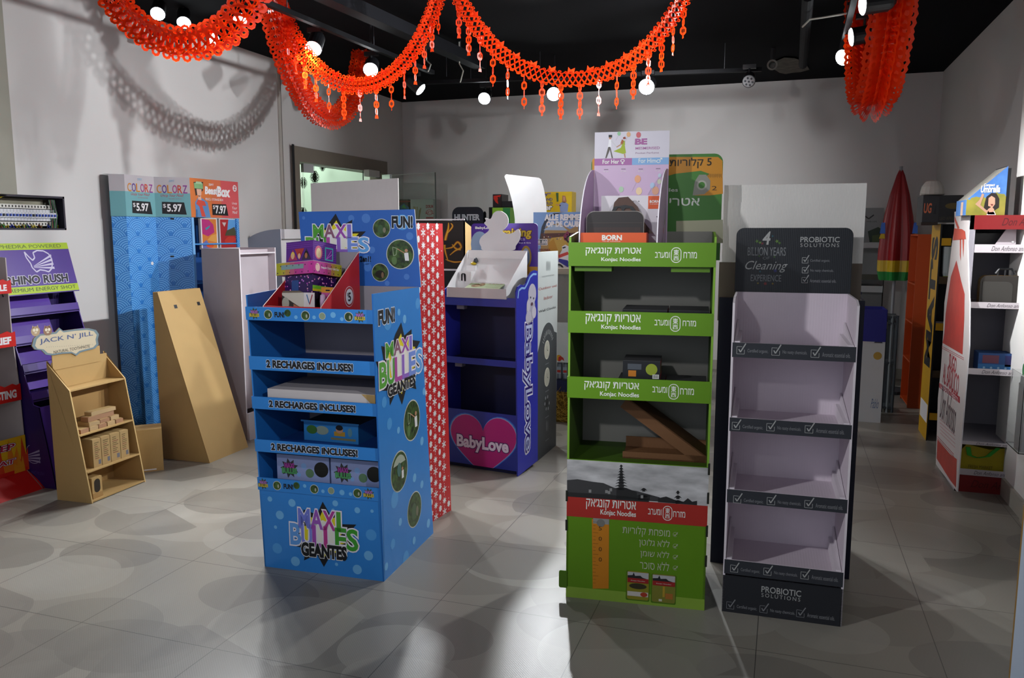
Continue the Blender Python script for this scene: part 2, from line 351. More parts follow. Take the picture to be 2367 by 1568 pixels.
def glass_leaf(y, u, v, label, lo, hi):
    W = .82; bestt = None
    for i in range(200):                            # swing angle whose free edge falls on photo column u
        an = lo + (hi - lo) * i / 199; P = Vector((XL + .04 + W * math.cos(an), y + W * math.sin(an), DZ - .12)); q = P - CAM
        uu = 1183.5 + FPX * q.dot(RGT) / q.dot(FWD)
        if bestt is None or abs(uu - u) < bestt[0]: bestt = (abs(uu - u), an)
    an = bestt[1]; t = thing('glass_door', label, 'door', (XL + .04, y, 0), an); f = Fr((XL + .04, y), ang=an); z1 = DZ - .12
    q = G(); q.box(f, 0, W, 0, .01, .02, z1, GL); q.build('glass_pane', t)
    q = G(); q.box(f, W - .004, W + .001, -.001, .011, .02, z1, EDG); q.box(f, 0, W, -.001, .011, z1 - .003, z1 + .001, mat('#b9c4bd', .2)); q.build('polished_edge', t)
    q = G(); q.box(f, -.01, .12, -.012, .022, z1 - .07, z1 + .01, CHR); q.build('patch_hinge', t)
    q = G(); q.tube([f.p(W - .08, -.05, .85), f.p(W - .08, -.05, 1.25)], .012, CHR, 8); q.tube([f.p(W - .08, -.05, .9), f.p(W - .08, 0, .9)], .008, CHR); q.tube([f.p(W - .08, -.05, 1.2), f.p(W - .08, 0, 1.2)], .008, CHR); q.build('handle', t)
glass_leaf(DY0 + .10, 840, 357, 'clear glass door leaf swung open from the near side of the grey doorway', -.4, 1.5)
glass_leaf(DY1 - .10, 1005, 388, 'clear glass door leaf swung open from the far side of the grey doorway', -1.0, 1.2)
# pine cones hanging in the side room
def cone(u, v, s, label, xx):
    P = onx(u, v, xx); t = thing('pine_cone_ornament', label, 'ornament', P, group='pine cones hanging in the side room')
    q = G(); mm = mat('#2a2a20', .8, var=.3)
    for r in range(9):
        z = (.5 - r / 8) * s * 1.25; rad = s * .5 * math.sin(math.pi * (.12 + .8 * r / 8)) ** .7
        for k in range(9):
            an = 2 * math.pi * (k + r * .5) / 9; d = Vector((math.cos(an), math.sin(an), 0)); c = P + Vector((0, 0, z)); sd = Vector((-d.y, d.x, 0)) * s * .13
            q.face([c, c + d * rad * .7 + sd, c + d * rad * 1.15 + Vector((0, 0, -.12 * s)), c + d * rad * .7 - sd], mm)
    q.lathe(P, [(.002, -.6 * s), (.2 * s, -.3 * s), (.25 * s, 0), (.12 * s, .4 * s), (.002, .62 * s)], mm, 8); q.build('scales', t)
    q = G(); q.tube([P + Vector((0, 0, .6 * s)), (P.x, P.y, 2.9)], .0015, DARKM, 4); q.build('string', t)
for u, v, s, l in ((701, 422, .09, 'dark pine cone hanging lowest at left behind the open glass door'), (727, 409, .11, 'large pine cone hanging second from left in the side room'), (745, 385, .075, 'small pine cone hanging highest in the side room doorway'), (766, 399, .10, 'dark pine cone hanging rightmost in the side room doorway'), (701, 492, .09, 'pine cone just above the blue header in the side room')):
    cone(u, v, s, l, -5.0 if v > 480 else -5.3)
# door closer box on the far jamb
t = thing('door_closer', 'white door closer box on the far jamb of the grey doorway', 'door closer', onx(860, 400, XL + .05))
P = onx(860, 402, XL + .05); q = G(); f = Fr((P.x, P.y), ang=math.pi / 2, z=P.z); q.box(f, -.14, .10, -.04, .02, -.035, .035, mat('#c9cac8', .4)); q.build('body', t)
q = G(); q.box(f, .10, .13, -.03, .01, -.04, .04, DARKM); q.build('end_cap', t)
# ------------------------------------------------------------------ electrical panel and cable trunking on the left wall
t = thing('breaker_panel', 'open electrical breaker panel with coloured wires recessed in left wall', 'breaker panel', (XL - .12, (EY0 + EY1) / 2, EZ0))
q = G(); PE = PL.at(-.12); q.slab(PE, rect(EY0, EZ0, EY1, EZ1), .02, mat('#5f5c50', .7)); q.slab(PL.at(-.1), rect(EY0 + .2, EZ1 - .075, EY1 - .07, EZ1 - .02), .002, mat('#8f8b78', .7))
for ab in (rect(EY0, EZ1 - .012, EY1, EZ1), rect(EY0, EZ0, EY1, EZ0 + .01), rect(EY1 - .012, EZ0, EY1, EZ1), rect(EY0, EZ0, EY0 + .012, EZ1)): q.slab(PL.at(.001), ab, .12, mat('#241f2e', .6))
q.build('housing', t)
zr = EZ0 + (EZ1 - EZ0) * .43; y1b = PL.at(-.06).px(124, 497)[0]; bw = (y1b - EY0 - .02) / 26
for i in range(26):
    q = G(); f = Fr((XL - .1, EY0 + .02 + bw * i), ang=math.pi / 2); wh = mat('#c9cbd0', .4)
    q.box(f, 0, bw * .93, -.05, 0, zr - .035, zr + .035, wh); q.box(f, 0, bw * .93, -.062, -.05, zr - .016, zr + .016, wh); q.box(f, bw * .25, bw * .7, -.070, -.062, zr - .008, zr + .006, '#2a4aa8' if i % 9 else '#20242e'); q.build('breaker', t)
q = G()
for k in (-.052, .052):
    q.box(Fr((XL - .1, EY0 + .02), ang=math.pi / 2), 0, bw * 26, -.03, 0, zr + k - .012, zr + k + .012, mat('#d6d4cc', .5))
    for i in range(26): q.box(Fr((XL - .1, EY0 + .02 + bw * i), ang=math.pi / 2), bw * .3, bw * .6, -.033, -.03, zr + k - .006, zr + k + .006, '#3c3a36')
q.build('terminal_rail', t)
for i in range(34):
    q = G(); y = EY0 + .03 + rnd.random() * (y1b - EY0); cc = rnd.choice(('#c9b21f', '#8a2a22', '#243a9a', '#1f7a35', '#d8c95a', '#6a3a2a', '#2b2f8a'))
    z0 = zr - .055; yy = y + rnd.uniform(-.03, .03); q.tube([(XL - .07, y, z0), (XL - .05, y, z0 - .02), (XL - .05, (y + yy) / 2, EZ0 + .03), (XL - .06, yy, EZ0 + .014)], .0025, mat(cc, .5), 5); q.build('wire', t)
for i in range(8):
    q = G(); y = EY1 - .025 - i * .006; cc = ('#1f7a35', '#20242e', '#777', '#1f7a35', '#20242e', '#8a2a22', '#1f7a35', '#20242e')[i]; cc = '#777777' if cc == '#777' else cc
    q.tube([(XL - .05, y, EZ0 + .012), (XL - .04, y + .01 * math.sin(i), zr), (XL - .05, y - .005, EZ1 - .02), (XL - .06, y - .12, EZ1 - .018)], .003, mat(cc, .5), 5); q.build('wire', t)
TRK = mat('#8b897c', .6)
ya, za = PL.at(.08).px(-20, 447); yb, _ = PL.at(.08).px(40, 447)
t = thing('cable_trunking', 'grey metal cable trunking running down left wall to the breaker panel', 'trunking', (XL + .04, (ya + yb) / 2, za))
q = G(); f = Fr((XL + .08, yb - .2), ang=math.pi / 2); q.box(f, .085, .2, 0, .08, za, ZC, TRK); q.build('cover', t)
q = G(); q.box(f, 0, .085, .03, .08, za, ZC, mat('#5a594f', .7)); q.box(f, .06, .07, .0, .03, za, ZC, TRK); q.build('open_channel', t)
for k in range(5):
    q = G(); z = za + .03 + k * .05; q.lathe(f.p(.03, .028, z), [(.006, 0), (.004, .006)], mat('#2a2a28', .5), 8, axis=-f.Y); q.build('screw', t)
for k, cc in enumerate(('#c9b21f', '#20242e', '#8a2a22', '#c9b21f')):
    q = G(); a = .03 + .02 * k; q.tube([f.p(a, .05, za + .3), f.p(a, .05, za), f.p(a + .03, .08, za - .03), f.p(a - .03 + .05 * k, .12, EZ1 - .01)], .004, mat(cc, .5), 6); q.build('wire', t)
# ------------------------------------------------------------------ ceiling: rails, duct, rods, cables, spotlights
def px_z(u, v, z): return fl(u, v, z)
def rail(u0, v0, u1, v1, z, w, h, label, name='track_rail', cat='track rail', m=None):
    A, B = px_z(u0, v0, z), px_z(u1, v1, z); f = Fr(A, B); t = thing(name, label, cat, A, f.ang)
    q = G(); q.box(f, 0, f.w, -w / 2, w / 2, z, z + h, m or mat('#101114', .6, spec=.12)); q.build('body', t); return t, f
def hang(t, f, z, h, xs):
    for x in xs:
        q = G(); q.tube([f.p(x, 0, z + h), f.p(x, 0, ZC)], .003, mat('#3c3f45', .4), 5); q.build('hanger_rod', t)
z = 2.72
t, f = rail(560, -10, 1000, 172, z, .035, .03, 'black lighting track running along the left of the dark ceiling'); hang(t, f, z, .03, (.4, 1.4, 2.6, 3.6))
t, f = rail(985, 195, 1760, 165, z, .035, .03, 'black lighting track across the back of the dark ceiling'); hang(t, f, z, .03, (.4, 1.0, 1.8, 2.5))
t, f = rail(1985, -40, 1938, 148, z, .035, .03, 'black lighting track along the right of the dark ceiling'); hang(t, f, z, .03, (.3, 1.2))
t, f = rail(700, -20, 1110, 160, 2.80, .10, .08, 'dark cable tray running diagonally under the ceiling beyond left track', 'cable_tray', 'cable tray', mat('#131418', .7, spec=.1)); hang(t, f, 2.8, .08, (.5, 2.0, 3.5))
A, B = px_z(1868, -10, 2.84), px_z(1856, 150, 2.84)
t = thing('ceiling_pipe', 'dark pipe running under the ceiling above the back aisle', 'pipe', A); q = G(); q.tube([A, B], .035, mat('#141417', .7, spec=.15), 12); q.build('pipe', t)
for k in (.25, .7):
    q = G(); P = A.lerp(B, k); q.tube([P + Vector((0, 0, .03)), (P.x, P.y, ZC)], .004, mat('#3c3f45', .4), 5); q.build('clamp', t)
P0 = px_z(1785, 150, 2.80); t = thing('vent_pipe_end', 'pale open pipe end sticking out of the dark ceiling by plaster patch', 'pipe', P0)
q = G(); d = (CAM - P0).normalized(); q.lathe(P0 - d * .12, [(.030, 0), (.032, .12), (.042, .122), (.042, .13), (.028, .13), (.026, .05)], mat('#77756f', .7, var=.3, scale=40), 16, axis=d); q.build('pipe', t)
q = G(); q.tube([P0 - d * .1, (P0.x, P0.y + .1, ZC)], .02, mat('#2a2a2c', .6)); q.build('bracket', t)
P1 = px_z(1825, 155, ZC - .012); q = G(); pts = [(P1.x + .20 * math.cos(a) * rr, P1.y + .45 * math.sin(a) * rr, ZC - .012) for a, rr in [(2 * math.pi * i / 14, .6 + .4 * rnd.random()) for i in range(14)]]
q.face(list(reversed(pts)), mat('#5a564e', .9, var=.8, scale=14)); q.face([(x, y, ZC) for x, y, _ in pts], BLACK); single(q, 'plaster_patch', 'grey plaster patch on the black ceiling near the pale pipe end', 'plaster patch', P1)
t = thing('loose_cable', 'white loose cable looping between ceiling pipe and right lighting track', 'cable', px_z(1870, 45, 2.8)); q = G(); pts = [px_z(u, v, 2.78) for u, v in ((1855, 62), (1872, 45), (1900, 41), (1935, 35), (1964, 30), (1969, 50), (1970, 68))]; q.tube(pts, .006, mat('#b9b9ad', .5), 6); q.build('cable', t)
for u0, v0, u1, v1, l in ((990, 165, 986, 140, 'short white cable hanging at the end of the left track'), (1064, 190, 1062, 148, 'white cable drooping from the dark cable tray')):
    q = G(); A, B = px_z(u1, v1, 2.78), px_z(u0, v0, 2.6); q.tube([(A.x, A.y, ZC), A, A.lerp(B, .4) + Vector((.03, 0, 0)), B], .005, mat('#b9b9ad', .5), 6); single(q, 'loose_cable', l, 'cable', A)
LENS = emat('#f4fbff', 26, 'lamp_lens'); LOFF = mat('#9a9c9e', .3)
def lamp(u, v, aim, watts, label, z=2.62, on=True, size=72, r=.05, blend=.5, rod=False, col=(.94, .97, 1.0)):
    P = px_z(u, v, z); aim = Vector(aim); d = (aim - P).normalized(); t = thing('track_spotlight', label, 'spotlight', P, group='ceiling track spotlights')
    q = G(); q.lathe(P - d * .13, [(.02, -.02), (r * .8, 0), (r, .02), (r * 1.06, .13), (r * 1.12, .134), (r * 1.12, .142), (r * .98, .142)], mat('#131418', .45), 20, axis=d); q.build('housing', t, smooth=False)
    q = G(); q.lathe(P + d * .0125, [(r * 1.04, 0), (r * .9, .007), (.001, .010)], LENS if on else LOFF, 20, axis=d)
    if not on:
        for k in range(7):
            a = d.orthogonal().normalized(); bb = d.cross(a); c = P + (a * math.cos(k * math.pi / 3) + bb * math.sin(k * math.pi / 3)) * (.028 if k < 6 else 0); q.lathe(c, [(.009, .018), (.007, .026)], mat('#4a4c50', .3), 8, axis=d)
    q.build('lens', t)
    q = G(); c = P - d * .06; q.tube([c, (c.x, c.y, c.z + .07), (c.x, c.y, ZC if rod else 2.722)], .008, mat('#131418', .45), 6); q.box(Fr((c.x - .05, c.y - .02), ang=0), 0, .1, 0, .04, 2.722, 2.752, mat('#131418', .45)); q.build('bracket', t)
    if on:
        l = bpy.data.lights.new('spot_beam', 'SPOT'); l.energy = watts; l.spot_size = math.radians(size); l.spot_blend = blend; l.shadow_soft_size = .045; l.color = col
        o = bpy.data.objects.new('spot_beam', l); C.objects.link(o); o.parent = t; o.location = d * .03; o.rotation_euler = d.to_track_quat('-Z', 'Y').to_euler()
lamp(365, 30, (-2.0, 1.5, 0), 40, 'leftmost lit spotlight shining through the first red garland', z=2.85, r=.042)
lamp(425, 50, (-2.2, 2.4, 0), 40, 'second lit spotlight from the left behind the first red garland', z=2.85, r=.042)
lamp(492, 88, (-2.2, 2.4, 0), 45, 'third lit spotlight from the left just above the first garland sag', z=2.82, r=.042, rod=True)
lamp(556, 43, (-2.0, 2.6, .6), 130, 'lit spotlight behind the garlands where the two meet', z=2.8, r=.042)
lamp(725, 110, (-2.4, 2.4, .3), 100, 'lit spotlight on the left track beside the wide hanging garland')
lamp(857, 160, (-1.6, 2.0, .2), 110, 'lit spotlight on the left track behind the tasselled garland', rod=True)
lamp(970, 205, (-1.5, 6.4, 1.4), 150, 'lit spotlight at the far end of the left track', rod=True)
lamp(1120, 227, (-1.75, 2.4, .3), 300, 'bright spotlight on the back track, leftmost of the three glaring ones', rod=True)
lamp(1280, 217, (-.8, 1.0, .2), 240, 'bright spotlight on the back track, middle of the three glaring ones', r=.055, rod=True)
lamp(1495, 200, (-1.2, 1.2, .2), 190, 'brightest spotlight on the back track, rightmost of the three glaring ones', r=.06)
lamp(1731, 187, (-.2, 2.0, .4), 0, 'unlit spotlight hanging at right end of the back track', on=False, r=.045)
lamp(2000, 10, (-4.3, 3.6, 2.1), 320, 'lit spotlight nearest the camera on the right track', size=66)
lamp(1973, 85, (-4.3, 4.8, 1.9), 250, 'lit spotlight in the middle of the right track', size=66)
lamp(1950, 132, (-1.9, 3.4, 1.1), 260, 'lit spotlight at the far end of the right track', size=66)
# ================================================================== blue bubble-toy display
KRAFT = '#b2925c'; INK = mat('#15161a', .45); PAPW = mat('#e6e4e6', .5); GREYB = mat('#8f8990', .65)
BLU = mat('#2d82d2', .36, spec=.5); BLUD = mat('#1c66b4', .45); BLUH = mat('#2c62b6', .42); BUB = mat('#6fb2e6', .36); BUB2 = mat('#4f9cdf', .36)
def forest():
    m = bpy.data.materials.new('garden_photo'); m.use_nodes = True; nt = m.node_tree; b = nt.nodes['Principled BSDF']; b.inputs['Roughness'].default_value = .4
    tc = nt.nodes.new('ShaderNodeTexCoord'); n = nt.nodes.new('ShaderNodeTexNoise'); n.inputs['Scale'].default_value = 45; n.inputs['Detail'].default_value = 6; nt.links.new(tc.outputs['Object'], n.inputs[0])
    r = nt.nodes.new('ShaderNodeValToRGB'); r.color_ramp.elements[0].position = .35; r.color_ramp.elements[0].color = lin('#14200e'); r.color_ramp.elements[1].position = .7; r.color_ramp.elements[1].color = lin('#4a6b2c')
    nt.links.new(n.outputs['Fac'], r.inputs[0]); nt.links.new(r.outputs[0], b.inputs['Base Color']); return m
FOR = forest(); PHB = mat('#c9ccc4', .5); SKIN = mat('#b98a6c', .6)
def photo_disc(g, pan, u, v, r, kind=0):
    g.disc(pan, u, v, r * 1.06, PHB, 1, 28); g.disc(pan, u, v, r, FOR, 2, 28); a, b = pan.px(u, v); R = abs(pan.px(u, v - r)[1] - b)
    if kind == 0:                           # a child in white swinging a bubble net
        g.poly(pan, [(a + .30 * R, b + .10 * R), (a + .62 * R, b + .12 * R), (a + .68 * R, b - .45 * R), (a + .38 * R, b - .45 * R)], PAPW, 3); g.poly(pan, ell(a + .48 * R, b + .26 * R, .12 * R), SKIN, 4)
        g.line(pan, [(a + .36 * R, b + .08 * R), (a - .2 * R, b + .38 * R)], .06 * R, SKIN, 4); g.line(pan, [(a - .2 * R, b + .4 * R), (a - .55 * R, b + .5 * R), (a - .5 * R, b - .1 * R), (a - .3 * R, b - .05 * R), (a - .22 * R, b + .4 * R)], .04 * R, mat('#9fb08f', .5), 4)
        g.poly(pan, ell(a - .45 * R, b - .45 * R, .2 * R, .3 * R), mat('#5c7a48', .4), 3)
    elif kind == 1:                         # a child with a large bubble against a pale sky
        g.poly(pan, [(a + .85 * R * math.cos(t), b + .85 * R * math.sin(t)) for t in [math.pi * (.15 + .7 * i / 10) for i in range(11)]], mat('#aab3a4', .5), 3)
        g.poly(pan, ell(a - .05 * R, b + .1 * R, .25 * R, .36 * R), mat('#45706a', .3), 4); g.poly(pan, ell(a + .35 * R, b + .05 * R, .1 * R), SKIN, 4); g.poly(pan, rect(a + .25 * R, b - .45 * R, a + .5 * R, b - .04 * R), PAPW, 4)
    elif kind == 2:
        g.poly(pan, ell(a - .1 * R, b - .1 * R, .34 * R, .5 * R), mat('#3f5c3a', .3), 3); g.poly(pan, ell(a + .35 * R, b - .2 * R, .18 * R, .3 * R), mat('#7d7a66', .5), 4)
    else:                                   # dark photo
        g.poly(pan, ell(a, b - .2 * R, .6 * R, .45 * R), mat('#1b1a12', .5), 3); g.poly(pan, ell(a + .3 * R, b - .3 * R, .16 * R, .34 * R), mat('#7a6046', .5), 4)
BC = ['#7b62c8', '#8d55b4', '#a0459b', '#3f8f2a']; LETC = {}
def bubble_text(g, pan, word, BL, TR, cols, layer=5, ol='#e9e4ef', bold=.05):
    a0, b0 = pan.px(*BL); a1, b1 = pan.px(*TR); n = len(word); ws = [.5 if c == 'I' else 1.0 for c in word]; tot = sum(ws); x = a0
    for c, w, h in zip(word, ws, cols):
        w2 = (a1 - a0) * w / tot; aa, bb, cc, dd = x + w2 * .06, b0 + (b1 - b0) * .02, x + w2 * .94, b1
        if c == 'I': aa, cc = x + w2 * .28, x + w2 * .72
        g.text(pan, c, aa, bb, cc, dd, ol, layer=layer, bold=bold * 1.5); g.text(pan, c, aa, bb, cc, dd, h, layer=layer + 1, bold=bold * .55); x += w2
def burst(g, pan, pts, layer=2):
    ab = [pan.px(*q) for q in pts]; cx = sum(p[0] for p in ab) / len(ab); cy = sum(p[1] for p in ab) / len(ab); sc_ = lambda k: [(cx + (a - cx) * k, cy + (b - cy) * k) for a, b in ab]
    g.poly(pan, ab, INK, layer); g.poly(pan, sc_(.74), '#e3d322', layer + 1); g.poly(pan, [(cx + (a - cx) * .45, cy + (b - cy) * .45) for a, b in ab[::2]], '#e8e6dc', layer + 2)
CM = ['#6d78d2', '#9459b8', '#b03a93', '#4c9c34']; CB = ['#5f9be0', '#7d86dc', '#a24aae', '#bb3a8c', '#3f9a2e', '#3c9a2c']; CM2 = ['#4f9c34', '#8a5a70', '#9a4aa8', '#7d6cc8']; CB2 = ['#5aa43a', '#4d9e3c', '#b04aa0', '#8f66c4', '#7590dc', '#62a4e4']
def small_logo(g, pan, u, v, r, layer=2):
    a, b = pan.px(u, v); R = abs(pan.px(u, v - r)[1] - b)
    g.poly(pan, [(a + R * (1 if i % 2 else .62) * math.cos(math.pi * i / 9), b + R * (1 if i % 2 else .62) * math.sin(math.pi * i / 9)) for i in range(18)], INK, layer); g.poly(pan, [(a + R * (.8 if i % 2 else .5) * math.cos(math.pi * i / 9), b + R * (.8 if i % 2 else .5) * math.sin(math.pi * i / 9)) for i in range(18)], '#cfc23a', layer + 1)
    g.text(pan, 'MAXI', a - .6 * R, b + .08 * R, a + .5 * R, b + .5 * R, '#a24aa8', layer=layer + 2, bold=.05); g.text(pan, 'BULLES', a - .75 * R, b - .4 * R, a + .75 * R, b + .05 * R, '#7f93dc', layer=layer + 2, bold=.05); g.text(pan, 'GEANTES', a - .5 * R, b - .66 * R, a + .5 * R, b - .45 * R, INK, layer=layer + 2, bold=.03)
def fun(g, pan, BL, TR, disc, layer=2, word='FUN!'):
    if disc: g.disc(pan, *disc, BUB2, layer - 1, 24)
    g.tp(pan, word, *BL, *TR, '#cfdcec', layer=layer, bold=.09); g.tp(pan, word, *BL, *TR, INK, layer=layer + 1, bold=.045)
M = Fr(fl(612, 1310), fl(888, 1345)); MW = M.w; MD = M.loc(fl(1003, 1255))[1]; FP = M.front(0); RP = M.right(MW); HP = M.front(MD)
t_m = thing('floor_display', 'blue bubble-toy floor display with four open shelves and burst logo panels', 'floor display', M.p(MW / 2, MD / 2, 0), M.ang)
g = G(); g.slab(RP, [RP.px(*q) for q in ((888, 1345), (1003, 1255), (969, 664), (862, 680))], .006, BLU, BLUD, BLUD)
for u, v, r in ((965, 702, 13), (922, 722, 8), (935, 738, 10), (888, 930, 13), (900, 980, 14), (980, 905, 9), (921, 995, 8), (958, 1105, 10), (912, 1155, 20), (908, 1258, 12), (925, 1207, 9), (975, 1120, 9), (990, 1210, 10), (938, 1290, 16), (957, 1250, 9), (893, 1310, 9), (975, 1020, 10)): g.disc(RP, u, v, r, BUB2 if r > 11 else BUB, 1)
fun(g, RP, (875, 752), (911, 712), (896, 742, 22))
burst(g, RP, [(927, 746), (934, 776), (951, 761), (951, 786), (971, 789), (958, 815), (976, 845), (955, 862), (962, 900), (940, 893), (929, 936), (917, 902), (901, 938), (899, 903), (877, 904), (884, 880), (868, 836), (887, 836), (881, 800), (903, 806), (914, 772)])
bubble_text(g, RP, 'MAXI', (890, 829), (952, 776), CM2); bubble_text(g, RP, 'BULLES', (876, 900), (974, 806), CB2); g.tp(RP, 'GEANTES', 896, 918, 958, 866, '#e6e6e6', layer=6, bold=.10); g.tp(RP, 'GEANTES', 896, 918, 958, 866, INK, layer=7, bold=.05)
for q, k in (((952, 972, 45), 0), ((923, 1090, 45), 1), ((958, 1178, 39), 2)): photo_disc(g, RP, *q, k)
g.build('side_panel', t_m, label='right side panel with logo and round garden photos')
zr0, zr1 = RP.px(862, 680)[1], RP.px(969, 664)[1]; LP = M.left(0); XLM, ZLM = FP.px(568, 682)
def xl(z): return XLM * z / ZLM                # the left panel flares outward towards its top
LPF = Pan(M.p(0, 0, 0), -M.Y, M.X * XLM + Vector((0, 0, ZLM))); k_ = math.hypot(XLM, ZLM) / ZLM
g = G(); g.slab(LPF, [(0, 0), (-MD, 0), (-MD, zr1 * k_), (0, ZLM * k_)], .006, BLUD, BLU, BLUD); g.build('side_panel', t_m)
g = G(); g.slab(M.front(MD - .012), [(.006, 0), (MW - .006, 0), (MW - .006, zr1), (xl(zr1) + .006, zr1)], .006, GREYB); g.build('back_panel', t_m, label='grey unprinted back panel')
def zof(pan, *pts): return sum(pan.px(*p)[1] for p in pts) / len(pts)
lips = [(((577, 714), (862, 712)), ((580, 744), (862, 745)), 0), (((583, 826), (862, 833)), ((588, 860), (862, 863)), 1), (((592, 918), (865, 932)), ((595, 945), (868, 963)), 1), (((597, 1015), (872, 1037)), ((600, 1043), (873, 1067)), 1), (((597, 1103), (878, 1128)), ((603, 1133), (878, 1158)), 0)]
txp = {1: ((617, 852), (815, 840)), 2: ((623, 944), (821, 940)), 3: ((628, 1042), (826, 1045))}; MZ = []
for i, (tp_, bt_, kind) in enumerate(lips):
    z1, z0 = zof(FP, *tp_), zof(FP, *bt_); MZ.append(z0); g = G(); g.box(M, xl(z0) + .006, MW - .006, .004, MD - .012, z0 + .002, z0 + .008, mat('#15428a', .5)); s_ = g.build('shelf', t_m)
    g = G(); f = M.front(-.004); g.slab(f, [(xl(z0) - .004, z0), (MW - .003, z0), (MW - .003, z1), (xl(z1) - .004, z1)], .005, BLU, BLUD)
    if kind:
        a0 = f.px(*txp[i][0])[0]; a1 = f.px(*txp[i][1])[0]; h = z1 - z0
        g.text(f, '2 RECHARGES iNCLUSES!', a0, z0 + .24 * h, a1, z0 + .74 * h, '#c9d4e4', layer=1, bold=.10); g.text(f, '2 RECHARGES iNCLUSES!', a0, z0 + .24 * h, a1, z0 + .74 * h, INK, layer=2, bold=.05)
    else:
        dv = 0 if i == 0 else 1; zc = (z0 + z1) / 2; a_of = lambda u: f.px(u, 730 if i == 0 else 1130)[0] + (0 if i == 0 else 0)
        for u, k in ((588, 'L'), (620, 0), (646, 'F'), (665, 'g'), (684, 'b'), (706, 0), (726, 'b'), (745, 'w'), (770, 'B'), (790, 'b'), (806, 0), (832, 'L')):
            if i: u = 609 + (u - 588) * (852 - 609) / 244.
            a = a_of(u); h = z1 - z0
            if k == 'L':
                f2 = Pan(f.pt(a, zc), f.U, f.V); R = .46 * h
                g.poly(f2, [(R * (1 if q % 2 else .6) * math.cos(math.pi * q / 9), R * (1 if q % 2 else .6) * math.sin(math.pi * q / 9)) for q in range(18)], '#3a4a2c', 1); g.text(f2, 'MAXI', -.6 * R, 0, .6 * R, .5 * R, '#a86ab8', layer=2, bold=.06); g.text(f2, 'BULLES', -.9 * R, -.5 * R, .9 * R, 0, '#c9b23c', layer=2, bold=.05)
            elif k == 'F': g.text(f, 'FUN!', a - .022, zc - .012, a + .022, zc + .008, INK, layer=1, bold=.05)
            elif k == 'b' or k == 'B': g.poly(f, ell(a, zc + rnd.uniform(-.012, .012), .008 if k == 'b' else .012), BUB, 1)
            else:
                r = .36 * h if k == 0 else .27 * h; zz = zc + (.006 if k == 'g' else -.002); g.poly(f, ell(a, zz, r), PHB if k != 'g' else '#3c7a2c', 1); g.poly(f, ell(a, zz, r * .88), FOR if k != 'w' else '#8a9a80', 2)
                if k == 0: g.poly(f, ell(a + .3 * r, zz - .1 * r, .2 * r, .4 * r), '#a8a898', 3)
    g.build('shelf_lip', s_)
zb = zof(FP, (603, 1133), (878, 1158)); g = G(); g.slab(FP, [(0, 0), (MW, 0), (MW, zb + .01), (xl(zb), zb + .01)], .006, BLU, BLUD)
for u, v, r in ((675, 1163, 9), (647, 1191, 10), (775, 1164, 7), (826, 1180, 7), (858, 1237, 13), (641, 1268, 12), (683, 1298, 11), (852, 1285, 11), (826, 1317, 11), (624, 1154, 6), (778, 1305, 4), (860, 1182, 4), (637, 1219, 4), (770, 1180, 4)): g.disc(FP, u, v, r, BUB if r < 12 else BUB2, 1)
burst(g, FP, [(746, 1160), (763, 1190), (789, 1180), (785, 1212), (824, 1213), (802, 1238), (828, 1260), (793, 1268), (798, 1298), (765, 1283), (749, 1311), (733, 1282), (703, 1296), (706, 1268), (670, 1260), (690, 1240), (671, 1212), (700, 1207), (702, 1178), (733, 1190)])
bubble_text(g, FP, 'MAXI', (690, 1218), (790, 1186), ['#6f7ad4', '#9a56b8', '#b03a93', '#4f9c34']); bubble_text(g, FP, 'BULLES', (672, 1257), (828, 1227), CB); g.tp(FP, 'GEANTES', 699, 1282, 801, 1266, '#e6e6e6', layer=7, bold=.10); g.tp(FP, 'GEANTES', 699, 1282, 801, 1266, INK, layer=8, bold=.055)
g.build('base_panel', t_m)
g = G(); a = [HP.px(*q) for q in ((690, 490), (958, 484), (970, 664))]; hz0 = min(zr1, a[2][1]); g.slab(HP, [a[0], a[1], (MW, hz0), (a[0][0] + .02, hz0)], .006, BLUH, '#c8c8cc', GREYB)
for u, v, r in ((702, 504, 4), (812, 505, 8), (846, 505, 11), (947, 546, 9), (850, 618, 10), (940, 640, 7), (860, 578, 8), (895, 655, 6), (770, 520, 5)): g.disc(HP, u, v, r, mat('#4a7cc8', .4), 1)
burst(g, HP, [(776, 494), (790, 522), (815, 508), (810, 536), (846, 535), (826, 556), (852, 580), (815, 580), (800, 605), (776, 582), (745, 600), (748, 580), (722, 575), (740, 555), (724, 520), (752, 528)])
bubble_text(g, HP, 'MAXI', (724, 550), (814, 520), CM2); bubble_text(g, HP, 'BULLES', (708, 582), (853, 550), CB2); fun(g, HP, (907, 526), (953, 501), (930, 514, 18)); g.tp(HP, '2en1!', 833, 605, 857, 593, INK, layer=3, bold=.04); g.disc(HP, 847, 601, 12, mat('#4a7cc8', .4), 1)
for q, k in (((882, 528, 21), 2), ((925, 588, 33), 0), ((879, 630, 20), 3)): photo_disc(g, HP, *q, k)
g.build('header', t_m)
